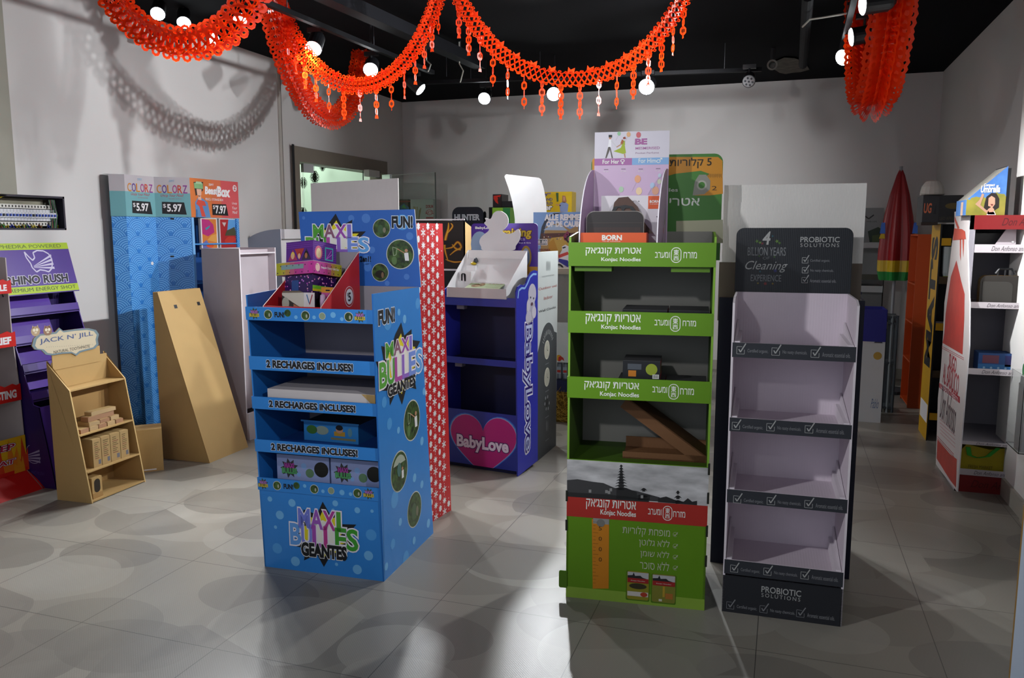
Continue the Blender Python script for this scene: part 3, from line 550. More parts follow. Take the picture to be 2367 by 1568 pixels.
# goods on the blue display
z = MZ[2] + .008; f = M.sub(.03, .03, z); t = thing('carton', 'flat white carton lying on second shelf of the blue bubble-toy display', 'box', f.p(.26, .15, 0), f.ang)
q = G(); q.box(f, 0, .50, 0, .30, 0, .075, mat('#b9b2b4', .65), front=mat('#c9c2c0', .7)); q.build('body', t); q = G(); q.face([f.p(.44, -.001, .074), f.p(.502, -.001, .02), f.p(.502, -.001, .074)], KRAFT); q.build('torn_corner', t)
z = MZ[3] + .008; a0 = M.front(.2).px(703, 1005)[0]; a1 = M.front(.2).px(832, 1012)[0]; f = M.sub(a0, .2, z, -.05); L = a1 - a0
t = thing('carton', 'light blue printed toy box on third shelf of the bubble-toy display', 'box', f.p(L / 2, .08, 0), f.ang); q = G(); q.box(f, 0, L, 0, .17, 0, .085, mat('#2f7fc2', .4), top=mat('#1d3a52', .5)); p = f.front(0)
for x, w, c in ((.15, .10, '#3a6a2a'), (.34, .12, '#8a9a8e'), (.85, .04, '#5a8a9a')): q.poly(p, ell(x * L, .05, w * L, .02), c, 1)
q.poly(p, rect(.56 * L, .03, .76 * L, .05), '#b58a2a', 1); q.poly(p, ell(.66 * L, .06, .018), SKIN, 2); q.poly(p, ell(.66 * L, .068, .018, .012), INK, 3); q.poly(p, rect(.5 * L, .012, .95 * L, .022), '#7a7a5a', 1); q.build('body', t)
q = G(); q.box(f, -.012, L + .005, -.004, 0, .085, .092, mat('#3f92d4', .4)); q.build('lid_edge', t)
for k in range(2):
    z = MZ[4] + .008; a0, a1 = [M.front(.07).px(u, 1090)[0] for u in ((641, 763), (765, 885))[k]]; a1 = min(a1, MW - .012); f = M.sub(a0, .07, z); L = a1 - a0 - .004
    t = thing('carton', ('left of two lilac toy boxes with round photos on the lowest blue shelf', 'right of two lilac toy boxes with round photos on the lowest blue shelf')[k], 'box', f.p(L / 2, .08, 0), f.ang, 'toy boxes on the lowest blue shelf')
    q = G(); q.box(f, 0, L, 0, .2, 0, .135, mat('#8f9cc8', .4), top=mat('#2a3350', .5)); p = f.front(0); p2 = Pan(p.pt(.24 * L, .075), p.U, p.V); R = .045
    q.poly(p2, [(R * (1 if i % 2 else .6) * math.cos(math.pi * i / 9), R * (1 if i % 2 else .6) * math.sin(math.pi * i / 9)) for i in range(18)], '#3a3a3c', 1); q.text(p2, 'MAXI', -.5 * R, .05 * R, .5 * R, .5 * R, '#a83a98', layer=2, bold=.06); q.text(p2, 'BULLES', -.8 * R, -.5 * R, .8 * R, 0, '#4f9a5a', layer=2, bold=.06)
    for x, zz, r, c in ((.85, .08, .034, '#1a1a14'), (.63, .06, .02, '#5a7a5a'), (.52, .09, .013, '#7fa6d8'), (.42, .05, .01, '#7fa6d8')): q.poly(p, ell(x * L, zz, r), c, 1)
    q.build('body', t); q = G(); q.box(f, 0, L, 0, .2, .135, .1365, mat('#232a40', .5)); q.build('lid', t)
# red five-dollar tray standing in the top of the blue display
TZ = MZ[0] + .008; RED = mat('#c41d22', .45); yr_ = .385; xr_ = M.front(yr_).px(831, 640)[0]; SP = M.right(xr_); af = SP.px(742, 712); ztop = SP.px(831, 583)[1]; yf_ = max(.03, af[0]); TWd = .27
sl = (ztop - af[1]) / (yr_ - af[0]); zf = max(TZ + .02, ztop - sl * (yr_ - yf_)); t_r = thing('counter_tray', 'red cardboard tray with a round 5 dollar price mark on blue display', 'display tray', M.p(xr_ - TWd / 2, .2, TZ), M.ang)
g = G(); g.slab(SP, [(yf_, TZ), (yr_, TZ), (yr_, ztop), (yf_, zf)], .004, RED, '#e6c8c0', RED); a, b = SP.px(807, 686); R = abs(SP.px(807, 662)[1] - b)
g.poly(SP, ell(a, b, R, R, 28), '#f0d8d8', 1); g.poly(SP, ell(a, b, R * .94, R * .94, 28), '#b3262a', 2); g.poly(SP, ell(a, b, R * .76, R * .76, 28), PAPW, 3); g.text(SP, '5', a - .26 * R, b - .42 * R, a + .26 * R, b + .36 * R, INK, layer=4, bold=.03); g.text(SP, '$', a - .5 * R, b + .05 * R, a - .3 * R, b + .38 * R, INK, layer=4); g.build('side_panel', t_r)
g = G(); g.slab(M.right(xr_ - TWd), [(yf_, TZ), (yr_, TZ), (yr_, ztop - .02), (yf_, zf)], .004, mat('#a5161b', .5), '#e6c8c0', RED); g.build('side_panel', t_r)
g = G(); g.box(M, xr_ - TWd, xr_ - .004, yr_ - .004, yr_, TZ, ztop, GREYB); g.build('back_panel', t_r)
g = G(); g.box(M, xr_ - TWd, xr_ - .004, yf_, yr_ - .004, TZ, TZ + .004, RED); g.box(M, xr_ - TWd, xr_ - .004, yf_, yf_ + .004, TZ, zf, RED); g.build('tray', t_r)
T = M.sub(M.front(.15).px(722, 715)[0], .15, TZ + .034, -math.radians(13)); RT_ = Matrix.Rotation(-math.radians(10), 3, RGT)
T.X, T.Y, T.Z = RT_ @ T.X, RT_ @ T.Y, RT_ @ T.Z
PUR = mat('#5a2488', .38)
def star_night():
    m = bpy.data.materials.new('purple_glitter_print'); m.use_nodes = True; nt = m.node_tree; b = nt.nodes['Principled BSDF']; b.inputs['Roughness'].default_value = .35
    tc = nt.nodes.new('ShaderNodeTexCoord'); v = nt.nodes.new('ShaderNodeTexVoronoi'); v.inputs['Scale'].default_value = 70; nt.links.new(tc.outputs['Object'], v.inputs[0]); d = X(nt, v.outputs['Distance']).op('LESS_THAN', .28)
    nt.links.new(mixc(nt, d, lin('#2c1450'), mixc(nt, .35, lin('#d456c0'), v.outputs['Color'])), b.inputs['Base Color']); return m
STN = star_night()
# each box: front face pl, right face pr
def sticker_box(name, label, x0, x1, y0, y1, z0, z1, m, cat='box'):
    t = thing(name, label, cat, T.p((x0 + x1) / 2, (y0 + y1) / 2, z0), T.ang); q = G(); q.box(T, x0, x1, y0, y1, z0, z1, m); return t, q, Pan(T.p(x1, y0, 0), T.Y, T.Z), Pan(T.p(x0, y0, 0), T.X, T.Z)
t, q, pr, pl = sticker_box('gift_box', 'purple glitter gift box at bottom of stack in red tray', -.16, .0, .0, .15, -.02, .145, STN); q.poly(pl, rect(.04, .02, .08, .125), '#2c4a86', 1); q.poly(pl, ell(.062, .05, .016, .024), '#8a5a48', 2); q.poly(pr, rect(.0, .085, .15, .10), '#6fb22a', 1); q.poly(pr, rect(.0, .075, .15, .085), '#c9b82a', 1); q.poly(pr, rect(0, .0, .15, .07), '#1a1424', 1); q.build('body', t); q = G(); q.box(T, -.156, .001, -.001, .151, .145, .148, mat('#2a1a48', .4)); q.build('lid', t)
t, q, pr, pl = sticker_box('gift_box', 'flat yellow and pink sequin gift box in middle of stack in red tray', -.195, .018, -.018, .165, .149, .202, mat('#b0408a', .38))
for p, L, fl_ in ((pl, .213, 1), (pr, .183, 0)):
    for i in range(8): q.poly(p, rect(L * i / 8, .149, L * (i + 1) / 8, .202), ('#a8a626', '#b0a43a', '#b88a4a', '#b85a7a', '#b83a86', '#b83a90', '#c04a98', '#c83a9a')[i if fl_ else 7 - i], 1)
    for i in range(12): q.poly(p, ell(L * (i + .5) / 12, .158 + .030 * (i % 2), .003), '#4a2a4a', 2)
q.poly(pl, rect(.03, .172, .16, .192), '#7f9a9c', 2); q.poly(pr, ell(.028, .177, .014, .018), '#f0c8c0', 2); q.text(pr, 'Sequin Diary Gift Set', .05, .172, .165, .184, PAPW, layer=2, bold=.02); q.build('body', t)
q = G(); q.box(T, -.19, .013, -.013, .16, .202, .2045, '#c8c4b0'); q.build('rim', t)
t, q, pr, pl = sticker_box('gift_box', 'purple dotted gift box with portrait triangles on top of stack in red tray', -.155, .0, .0, .15, .2055, .292, PUR)
for p, L in ((pl, .155), (pr, .15)):
    for i in range(22):
        for j in range(3 if p is pl else 10): q.poly(p, ell(L * (i + .5) / 22, .286 - .0085 * j, .0016, n=6), '#9a5ac8', 1)
for x, up, c, hair in ((.04, 1, '#a03060', '#d8c050'), (.078, 0, '#b03a3a', '#a8321e'), (.118, 1, '#3a2a4a', '#16141a')):
    z0, z1 = (.212, .262) if up else (.263, .212); q.poly(pl, [(x - .028, z0), (x + .028, z0), (x, z1)], c, 2); q.poly(pl, ell(x, .235, .011, .016), hair, 3); q.poly(pl, ell(x, .230, .008, .012), '#d8a88c' if hair != '#16141a' else '#a86a48', 4)
q.poly(pr, ell(.035, .245, .024, .030), '#d86a8a', 2); q.poly(pr, ell(.035, .243, .016, .022), '#e8d0a0', 3); q.poly(pr, rect(.075, .216, .128, .274), '#4ab8b8', 2); q.poly(pr, rect(.081, .221, .122, .268), '#6a2a90', 3); q.line(pr, [(.083, .222), (.115, .262)], .003, '#c86ad8', 4); q.line(pr, [(.085, .222), (.12, .246)], .003, '#c86ad8', 4); q.build('body', t); q = G(); q.box(T, -.156, .001, -.001, .151, .292, .295, PUR); q.build('lid', t)
f = M.sub(M.front(.07).px(702, 715)[0], .07, TZ + .006, -math.radians(16)); f.X, f.Y, f.Z = [Matrix.Rotation(-math.radians(5), 3, RGT) @ v for v in (f.X, f.Y, f.Z)]
t = thing('carton', 'white toy carton with a photo and a V mark at front of red tray', 'box', f.p(-.07, .03, 0), f.ang); q = G(); q.box(f, -.13, 0, 0, .062, 0, .10, mat('#c8c2b4', .5)); pl = Pan(f.p(-.13, 0, 0), f.X, f.Z); pr = f.right(0)
q.poly(pl, [(0, .0), (.115, .0), (.115, .035), (0, .09)], '#3a3833', 1); q.poly(pl, ell(.022, .055, .022, .026), '#a8aa9c', 2); q.poly(pl, [(.07, .002), (.128, .002), (.128, .03), (.07, .052)], '#b07a5a', 2); q.poly(pl, rect(.0, .0, .13, .008), '#c8c2c8', 3); q.text(pl, 'AERO', .025, .018, .078, .042, '#3f8ab8', layer=4, bold=.03, shear=.2); q.text(pl, 'FUM', .082, .016, .126, .04, '#c88a6a', layer=4, bold=.03, shear=.2)
q.poly(pr, rect(0, .0, .062, .10), PAPW, 1); q.line(pr, [(.016, .092), (.03, .055)], .005, '#3a7ab0', 2); q.line(pr, [(.048, .092), (.032, .05)], .005, '#b03a4a', 2); q.poly(pr, rect(0, .02, .062, .036), '#b83a44', 2); q.text(pr, 'PARACHUTE', .004, .024, .058, .032, PAPW, layer=3, bold=.02); q.poly(pr, rect(0, .008, .062, .012), '#b83a44', 2); q.build('body', t); q = G(); q.face([f.p(-.13, .0, .1), f.p(0, .0, .1), f.p(-.01, -.012, .108), f.p(-.11, -.012, .108)], mat('#9a917c', .6)); q.build('open_flap', t)
px_ = M.front(.20).px(752, 715)[0]; t = thing('lip_gloss_pack', 'pink hanging blister pack beside the stacked gift boxes in red tray', 'blister pack', M.p(px_ + .03, .2, TZ + .005)); f = M.sub(px_, .17, TZ + .005, -math.radians(5))
q = G(); q.box(f, 0, .062, 0, .004, .0, .118, mat('#b04a86', .4)); p = f.front(0); q.poly(p, rect(0, .095, .062, .118), '#c8862a', 1); q.poly(p, rrect(.022, .102, .044, .108, .003), INK, 2); q.build('card', t)
q = G(); q.lathe(f.p(.016, -.014, .0), [(.012, 0), (.013, .06), (.011, .085), (.004, .09)], mat('#b89ab8', .2), 10); q.build('tube', t); q = G(); q.lathe(f.p(.044, -.012, .0), [(.009, 0), (.009, .06), (.004, .08)], mat('#8a2a78', .25), 10); q.build('tube', t)
# ================================================================== snowflake display and its white header
sx = fl(1001, 1206); sy = fl(1043, 1180); S = Fr((sx.x - .5, sx.y), ang=0.0)
sd = sy.y - sx.y; SR = Pan((sx.x, sx.y, 0), Vector((sy.x - sx.x, sd, 0)), (0, 0, 1)); sw = (sy - sx).length
pts = [(0, 0), SR.px(1043, 1180), SR.px(1023, 517), (0, SR.px(965, 515)[1])]; pts[1] = (pts[1][0], 0); ztp = pts[2][1]
t = thing('floor_display', 'tall red display side covered in white snowflakes behind the blue display', 'floor display', (sx.x - .3, sx.y + .2, 0))
g = G(); SRED = mat('#c42428', .42); a_top = SR.px(1023, 517)[0]; a0 = SR.px(962, 515)[0]
g.slab(SR, [(min(a0, 0) - .04, 0), (sw, 0), (a_top, ztp), (min(a0, 0) - .04, ztp)], .012, SRED, '#8a1a1c', '#c8c4c0')
rows = 50; pitch = ztp / rows
for r in range(rows):
    for c in range(-3, 8):
        a = .03 + c * .085 + (.0425 if r % 2 else 0); b = pitch * (r + .5); lim = sw + (a_top - sw) * b / ztp
        if a < min(a0, 0) - .01 or a > lim - .024: continue
        k = (r % 4); R = .021
        if k == 0:
            for i in range(3): th = math.pi * i / 3 + math.pi / 2; g.line(SR, [(a - R * math.cos(th), b - R * math.sin(th)), (a + R * math.cos(th), b + R * math.sin(th))], .0065, PAPW, 1)
        elif k == 2:
            g.poly(SR, [(a + R * (1 if i % 2 else .45) * math.cos(math.pi * i / 8), b + R * (1 if i % 2 else .45) * math.sin(math.pi * i / 8)) for i in range(16)], PAPW, 1)
        else:
            g.poly(SR, ell(a, b, R * .55, R * .8, 12), PAPW, 1)
            if k == 1: g.poly(SR, [(a + R * .9 * (1 if i % 2 else .5) * math.cos(math.pi * i / 6), b + R * .9 * (1 if i % 2 else .5) * math.sin(math.pi * i / 6)) for i in range(12)], PAPW, 2)
        g.poly(SR, ell(a + .0425 if a + .06 < lim else a - .0425, b, .003, n=6), PAPW, 1)
g.build('side_panel', t)
sf = Fr((sx.x - .52, sx.y), ang=0); g = G(); g.box(sf, 0, .50, .03, .04, 0, ztp - .05, mat('#b8b4b4', .6)); g.build('back_panel', t); g = G(); g.box(sf, 0, .01, .02, sd, 0, ztp, SRED); g.build('side_panel', t)
for z in (.1, .45, .8, 1.12):
    g = G(); g.box(sf, .012, .49, .045, sd - .02, z, z + .012, SRED); g.build('shelf', t)
HB = Pan((0, sx.y + .022, 0), (1, 0, 0), (0, 0, 1)); g = G(); q4 = [HB.px(*p) for p in ((718, 424), (920, 412))]; za = ztp - .06
g.slab(HB, [(q4[0][0], za), (q4[1][0], za), (q4[1][0], q4[1][1]), (q4[0][0], q4[0][1])], .006, mat('#b5aead', .7, rib=40), '#c8c4c0'); g.build('header', t, label='plain white back of the header board')
# ================================================================== green noodle display
GRN = mat('#5c8a0e', .42); GRN2 = mat('#4b720c', .5); GRND = mat('#3b5a0c', .6); LGRN = mat('#86a83a', .45); KRED = mat('#a92a22', .45); WTX = mat('#dfe2dc', .5); NGREY = mat('#8e8c86', .7); ORG = mat('#c47c18', .45)
K = Fr(fl(1308, 1380), fl(1628, 1412)); KW = K.w; KD = .40; KP = K.front(0)
t_k = thing('floor_display', 'green noodle floor display with three lettered shelf fronts and pagoda photo base', 'floor display', K.p(KW / 2, KD / 2, 0), K.ang)
zt = KP.px(1660, 548)[1]; zt2 = K.front(KD).px(1672, 536)[1]
def konjac_text(g, f, H1, K1, R1, OV, L1, mid=1):     # hebrew title, latin line, brand words either side of the oval mark
    g.tp(f, 'קא׳גנוק תוירטא', *H1[:2], *H1[2:], WTX, layer=1, bold=.012); g.tp(f, 'Konjac Noodles', *K1[:2], *K1[2:], WTX, layer=1, bold=.018)
    g.tp(f, 'חרזמ', *R1[:2], *R1[2:], WTX, layer=1, bold=.008); g.tp(f, 'ברעמו', *L1[:2], *L1[2:], WTX, layer=1, bold=.008)
    a, b = f.px(OV[0], OV[1]); rx = abs(f.px(OV[0] + OV[2], OV[1])[0] - a); rz = abs(f.px(OV[0], OV[1] - OV[3])[1] - b)
    o1 = rrect(a - rx, b - rz, a + rx, b + rz, rx * .95, 6); o2 = rrect(a - rx * .86, b - rz * .9, a + rx * .86, b + rz * .9, rx * .8, 6)
    for i in range(len(o1)): j = (i + 1) % len(o1); g.poly(f, [o1[i], o1[j], o2[j], o2[i]], WTX, 1)
    g.text(f, '東', a - .5 * rx, b - .05 * rz, a + .5 * rx, b + .72 * rz, WTX, layer=1, bold=.01); g.text(f, '西', a - .5 * rx, b - .7 * rz, a + .5 * rx, b - .15 * rz, WTX, layer=1, bold=.01)
SIDE = [('#5c8a0e', 0, .55), ('#b8862a', .55, .62), ('#a92a22', .62, .80), ('#d4d2ca', .80, 1.0)]
for x, pan in ((0, K.left(0)), (KW, K.right(KW))):
    g = G(); s = -1 if x == 0 else 1; ab = [(0, 0), (s * KD, 0), (s * KD, zt2), (s * KD * .55, zt2), (0, zt)]
    g.slab(pan, ab, .008, GRN, mat('#7aa832', .5), GRND)
    for c, k0, k1 in SIDE[1:]: g.poly(pan, [(s * .004, zt * k0), (s * (KD - .002), zt * k0), (s * (KD - .002), zt * k1), (s * .004, zt * k1)], c, 1)
    g.build('side_panel', t_k)
g = G(); g.box(K, .008, KW - .008, KD - .01, KD - .004, .02, zt + .02, NGREY); g.build('back_panel', t_k, label='plain grey board back panel')
KL = [((1316, 561), (1661, 561), (1316, 616), (1657, 617)), ((1314.6, 719), (1657, 725), (1313.7, 770), (1657, 777)), ((1312, 871), (1650, 882.5), (1313, 920), (1649, 933))]
KT = [dict(H1=(1354, 591, 1482, 573), K1=(1390, 606, 1481, 596), R1=(1580, 597, 1611, 583), OV=(1563, 590, 12, 18), L1=(1514, 596, 1548, 583)),
      dict(H1=(1354, 749, 1481, 728), K1=(1390, 763, 1481, 753), R1=(1578, 754, 1609, 742), OV=(1561, 749, 12, 18), L1=(1513, 752, 1547, 740)),
      dict(H1=(1351, 901, 1477, 886), K1=(1387, 918, 1477, 909), R1=(1572, 912, 1604, 899), OV=(1557, 906, 12, 18), L1=(1508, 907, 1542, 895))]
KZ = []
for i, (a, b, c, d) in enumerate(KL):
    z1, z0 = zof(KP, a, b), zof(KP, c, d); KZ.append(z0 + .012); g = G(); g.box(K, .008, KW - .008, .004, KD - .01, z0 + .004, z0 + .012, GRND, bottom=mat('#6c6a64', .7))
    for x in (.02, KW - .16):
        if i == 0: g.box(K, x, x + .14, .015, .10, z0 - .02, z0 + .004, GRN2)
    s_ = g.build('shelf', t_k); f = K.front(-.002); g = G(); g.slab(f, rect(-.002, z0, KW - .004 * (i > 0), z1), .006, GRN, GRN2)
    konjac_text(g, f, **KT[i]); g.build('shelf_lip', s_)
zb1 = zof(KP, (1310, 1062), (1640, 1082)); g = G(); g.box(K, .008, KW - .008, .004, KD - .01, zb1 - .03, zb1 - .022, GRND); g.build('shelf', t_k)
f = KP; g = G(); g.slab(f, rect(0, 0, KW, zb1 + .002), .006, GRN, GRN2); za = zof(f, (1312, 1147), (1638, 1170)); zc = zof(f, (1310, 1193), (1633, 1218)); zs = zof(f, (1308, 1355), (1630, 1387))
def sky_photo():
    m = bpy.data.materials.new('grey_cloud_photo'); m.use_nodes = True; nt = m.node_tree; b = nt.nodes['Principled BSDF']; b.inputs['Roughness'].default_value = .5
    tc = nt.nodes.new('ShaderNodeTexCoord'); mp = nt.nodes.new('ShaderNodeMapping'); mp.inputs['Scale'].default_value = (5, 5, 16); nt.links.new(tc.outputs['Object'], mp.inputs[0]); n = nt.nodes.new('ShaderNodeTexNoise'); n.inputs['Detail'].default_value = 4; n.inputs['Scale'].default_value = 1.0; nt.links.new(mp.outputs[0], n.inputs[0])
    r = nt.nodes.new('ShaderNodeValToRGB'); r.color_ramp.elements[0].position = .35; r.color_ramp.elements[0].color = lin('#8a8a8c'); r.color_ramp.elements[1].position = .65; r.color_ramp.elements[1].color = lin('#d2d2d4'); nt.links.new(n.outputs[0], r.inputs[0]); nt.links.new(r.outputs[0], b.inputs['Base Color']); return m
g.poly(f, rect(0, za, KW, zb1), sky_photo(), 1); PIN = mat('#202022', .6)
def pxp(f, pts): return [f.px(*p) for p in pts]
hills = [(1311, 1146), (1311, 1110), (1335, 1108), (1370, 1114), (1395, 1117), (1420, 1128), (1470, 1135), (1525, 1150), (1525, 1160)]
g.poly(f, pxp(f, hills), mat('#39393b', .6), 2)
def pagoda(u, v0, v1, w0, w1, n, k):
    for i in range(n):
        q = i / (n - 1); v = v0 + (v1 - v0) * q; w = w0 + (w1 - w0) * q; h = (v1 - v0) / n
        g.poly(f, pxp(f, [(u - w, v + h * .9), (u - w * .45, v + h * .25), (u, v), (u + w * .45, v + h * .25), (u + w, v + h * .9), (u + w * .4, v + h * .7), (u - w * .4, v + h * .7)]), PIN, 3); g.poly(f, pxp(f, [(u - w * .42, v + h * 1.2), (u - w * .42, v + h * .4), (u + w * .42, v + h * .4), (u + w * .42, v + h * 1.2)]), PIN, 3)
pagoda(1436, 1074, 1126, 4, 17, 9, 0); g.poly(f, pxp(f, [(1425, 1153), (1425, 1128), (1447, 1128), (1472, 1138), (1472, 1155)]), PIN, 3)
pagoda(1488, 1128, 1142, 8, 20, 2, 0); g.poly(f, pxp(f, [(1474, 1156), (1474, 1145), (1502, 1146), (1502, 1157)]), PIN, 3); pagoda(1567, 1134, 1156, 5, 13, 3, 0)
g.poly(f, pxp(f, [(1521, 1161), (1521, 1152), (1540, 1148), (1560, 1156), (1580, 1160), (1590, 1152), (1600, 1160), (1611, 1158), (1611, 1168)]), PIN, 3); g.poly(f, pxp(f, [(1312, 1148), (1312, 1138), (1400, 1143), (1500, 1153), (1500, 1161)]), PIN, 3)
for u, v in ((1402, 1136), (1408, 1138), (1364, 1135), (1412, 1132), (1484, 1148)): g.poly(f, pxp(f, [(u - 3, v + 4), (u + 3, v + 4), (u + 3, v - 3), (u - 3, v - 3)]), '#8a8a8a', 4)
g.poly(f, rect(0, zc, KW, za), KRED, 2); konjac_text(g, f.at(.001), (1355, 1177, 1470, 1161), (1388, 1193, 1470, 1184), (1556, 1195, 1584, 1184), (1543, 1187, 11, 17), (1498, 1189, 1529, 1178))
tp4 = pxp(f, [(1370, 1361), (1368, 1200), (1408, 1203), (1407, 1361)]); g.poly(f, tp4, ORG, 2); a, b = f.px(1389, 1197); g.poly(f, rect(f.px(1371, 1212)[0], zc - .022, f.px(1408, 1212)[0], zc), '#8f8f8c', 3); g.poly(f, ell(a, zc - .018, .016), '#74746f', 4)
for i, c in enumerate('5000'): g.tp(f, c, 1384, 1226 + 24 * i, 1391, 1217 + 24 * i, '#4a3412', layer=4)
for i in range(18): v = 1206 + i * 8.3; p0, p1 = f.px(1371, v), f.px(1371 + (12 if i % 3 == 0 else 6), v); g.poly(f, rect(p0[0], p0[1] - .001, p1[0], p0[1]), '#6a4a14', 4)
for s, u0, v0, u1, v1 in (('תוירולק תחפומ', 1439, 1237, 1549, 1219), ('ןטולג אלל', 1477, 1264, 1548, 1246), ('ןמוש אלל', 1480, 1289, 1547, 1272), ('רכוס אלל', 1479, 1314, 1547, 1297)):
    g.tp(f, s, u0, v0 + 1, u1, v1 + 4, mat('#b9c0a4', .5), layer=2); a, b = f.px(1561, (v0 + v1) / 2 + 8); r = .0095
    o = ell(a, b, r, n=14)
    for i in range(12): g.poly(f, [o[i], o[i + 1], ((o[i + 1][0] - a) * .84 + a, (o[i + 1][1] - b) * .84 + b), ((o[i][0] - a) * .84 + a, (o[i][1] - b) * .84 + b)], '#a9b48c', 2)
    g.line(f, [(a - .005, b), (a - .001, b - .005), (a + .009, b + .009)], .0025, '#b9c0a4', 3)
g.poly(f, rect(0, 0, KW, zs), LGRN, 1)
for u0, v0, u1, v1, k in ((1450, 1319, 1499, 1389, 0), (1508, 1326, 1560, 1396, 1)):
    a0, b1 = f.px(u0, v0); a1, b0 = f.px(u1, v1); w, h = a1 - a0, b1 - b0; g.poly(f, rrect(a0 - .004, b0 - .005, a1 + .003, b1, .006), GRN2, 2); g.poly(f, rrect(a0, b0, a1, b1, .008), '#7a7a2a' if k else '#8a8420', 3); g.poly(f, rect(a0 + .002, b1 - .26 * h, a1 - .002, b1 - .004), '#b4b4b6', 4)
    g.poly(f, [(a0 + .002, b1 - .26 * h), (a0 + .002, b1 - .16 * h), (a0 + .25 * w, b1 - .14 * h), (a0 + .3 * w, b1 - .04 * h), (a0 + .36 * w, b1 - .16 * h), (a0 + .6 * w, b1 - .14 * h), (a0 + .7 * w, b1 - .2 * h), (a1 - .002, b1 - .26 * h)], PIN, 5); g.poly(f, rect(a0 + .002, b1 - .40 * h, a1 - .002, b1 - .24 * h), '#96201e', 6)
    g.text(f, 'Konjac Noodles', a0 + .18 * w, b1 - .35 * h, a1 - .18 * w, b1 - .31 * h, WTX, layer=7)
    if not k: g.poly(f, rect(a0 + .002, b0 + .12 * h, a1 - .002, b0 + .28 * h), '#c8c4bc', 4); g.poly(f, ell(a0 + .78 * w, b0 + .2 * h, .16 * w, .08 * h), '#a83a24', 5); g.poly(f, ell(a0 + .5 * w, b0 + .48 * h, .4 * w, .1 * h), '#34301a', 5)
    else: g.poly(f, rect(a0 + .46 * w, b0 + .2 * h, a0 + .56 * w, b0 + .58 * h), '#b0902a', 4); g.poly(f, rect(a0 + .58 * w, b0 + .14 * h, a0 + .9 * w, b0 + .34 * h), '#a86a2a', 4); g.poly(f, rect(a0 + .3 * w, b0 + .04 * h, a0 + .44 * w, b0 + .12 * h), '#c8c8b4', 4)
g.build('base_panel', t_k)
zk = KP.px(1300, 1335)[1]; zk2 = KP.px(1300, 1358)[1]
g = G(); g.slab(KP.at(.003), rrect(KP.px(1292, 1350)[0], zk2, .004, zk + .03, .008, corners=(0, 0, 1, 1)), .004, GRN2, GRN); g.build('tab', t_k)
for zz, x in ((.30, 0), (.42, 0), (.20, KW), (.32, KW), (.45, KW), (zb1 - .005, KW)):
    g = G(); g.box(K, x - .004, x + .004, -.003, .004, zz - .022, zz + .022, '#16180e'); g.build('slot', t_k)
HK = K.front(KD); g = G(); z0 = KZ[0]; a0, b1 = HK.px(1367, 361); a1, _ = HK.px(1672, 361); ho = rrect(a0, z0, a1, b1, .035, 6, (0, 1, 1, 0)); g.slab(HK, ho, .006, mat('#3f7a2c', .45), '#5a7a4a', NGREY)
tape = [HK.px(*p) for p in ((1369, 410), (1369, 370), (1376, 363), (1660, 363), (1670, 372), (1671, 448), (1640, 452), (1605, 452), (1612, 425), (1640, 402), (1620, 395), (1560, 402), (1500, 420), (1440, 420))]; g.poly(HK, tape, mat('#c8871c', .45), 1)
g.tp(HK, 'תוירולק 5', 1548, 390, 1645, 364, '#2a2410', layer=3, bold=.012); u0, u1 = 1605, 1670
for i in range(14): p = HK.px(1636 + i * 2.4, 402); g.poly(HK, rect(p[0], p[1] - .012 - .004 * (i % 2), p[0] + .0012, p[1]), '#6a4a14', 2)
a, b = HK.px(1622, 430); g.poly(HK, [HK.px(*p) for p in ((1601, 452), (1606, 420), (1616, 404), (1632, 404), (1642, 418), (1641, 438), (1628, 449))], '#8a8a80', 2); g.poly(HK, ell(a, b + .003, .020), '#a8a89c', 3); g.poly(HK, ell(a, b + .003, .013), '#3f7a2c', 4); g.tp(HK, '2', 1645, 440, 1657, 430, '#4a3412', layer=3)
g.tp(HK, 'Konjac Noodles', 1440, 447, 1567, 435, WTX, layer=2, bold=.01); g.tp(HK, 'קא׳גנוק תוירטא', 1400, 483, 1617, 458, WTX, layer=2, bold=.01)
g.poly(HK, [HK.px(*p) for p in ((1563, 562), (1563, 511), (1671, 508), (1671, 562))], mat('#b9b89c', .6), 1); g.build('header', t_k)
# goods on the noodle display: black snack boxes
def nbox(x, y, z, w, d, h, a, label, fmat='#1a1c20', red=False):
    f = K.sub(x, y, z, a); t = thing('food_carton', label, 'box', f.p(w / 2, d / 2, 0), f.ang, 'black food cartons on the green display'); q = G(); q.box(f, 0, w, 0, d, 0, h, mat('#2b2b2d', .45), right=mat('#9a1c1e', .4), front=mat('#9a1c1e' if red else fmat, .4)); p = f.front(0)
    if not red:
        q.poly(p, rect(.15 * w, .18 * h, .36 * w, .5 * h), '#b8701c', 1); q.poly(p, rect(.13 * w, .55 * h, .5 * w, .85 * h), '#4a5058', 1); q.poly(p, ell(.77 * w, .58 * h, .3 * h), '#8a9a2a', 1); q.poly(p, rect(.8 * w, .1 * h, .97 * w, .32 * h), WTX, 1)
        for i in range(7): q.poly(p, rect(w * (.815 + i * .021), .13 * h, w * (.825 + i * .021), .3 * h), INK, 2)
    r_ = f.right(w); q.poly(r_, ell(.25 * d, .55 * h, .25 * h), '#7a8a2a', 1); q.poly(r_, ell(.65 * d, .55 * h, .25 * h), '#5a4a2a', 1); q.build('body', t)
    q = G(); q.box(f, 0, w, 0, d, h, h + .002, mat('#343436', .5)); q.build('lid', t)
z = KZ[2]; p = K.front(.1)
x0, x1 = p.px(1428, 870)[0], p.px(1537, 870)[0]; nbox(x0, .1, z, x1 - x0, .16, .047, 0, 'red-fronted food carton lying under the tilted black one on green display', red=True)
x2 = p.px(1640, 880)[0]; nbox(x1 + .004, .1, z, min(x2, KW - .015) - x1 - .006, .16, .045, 0, 'black food carton lying right of the red-fronted one on green display')
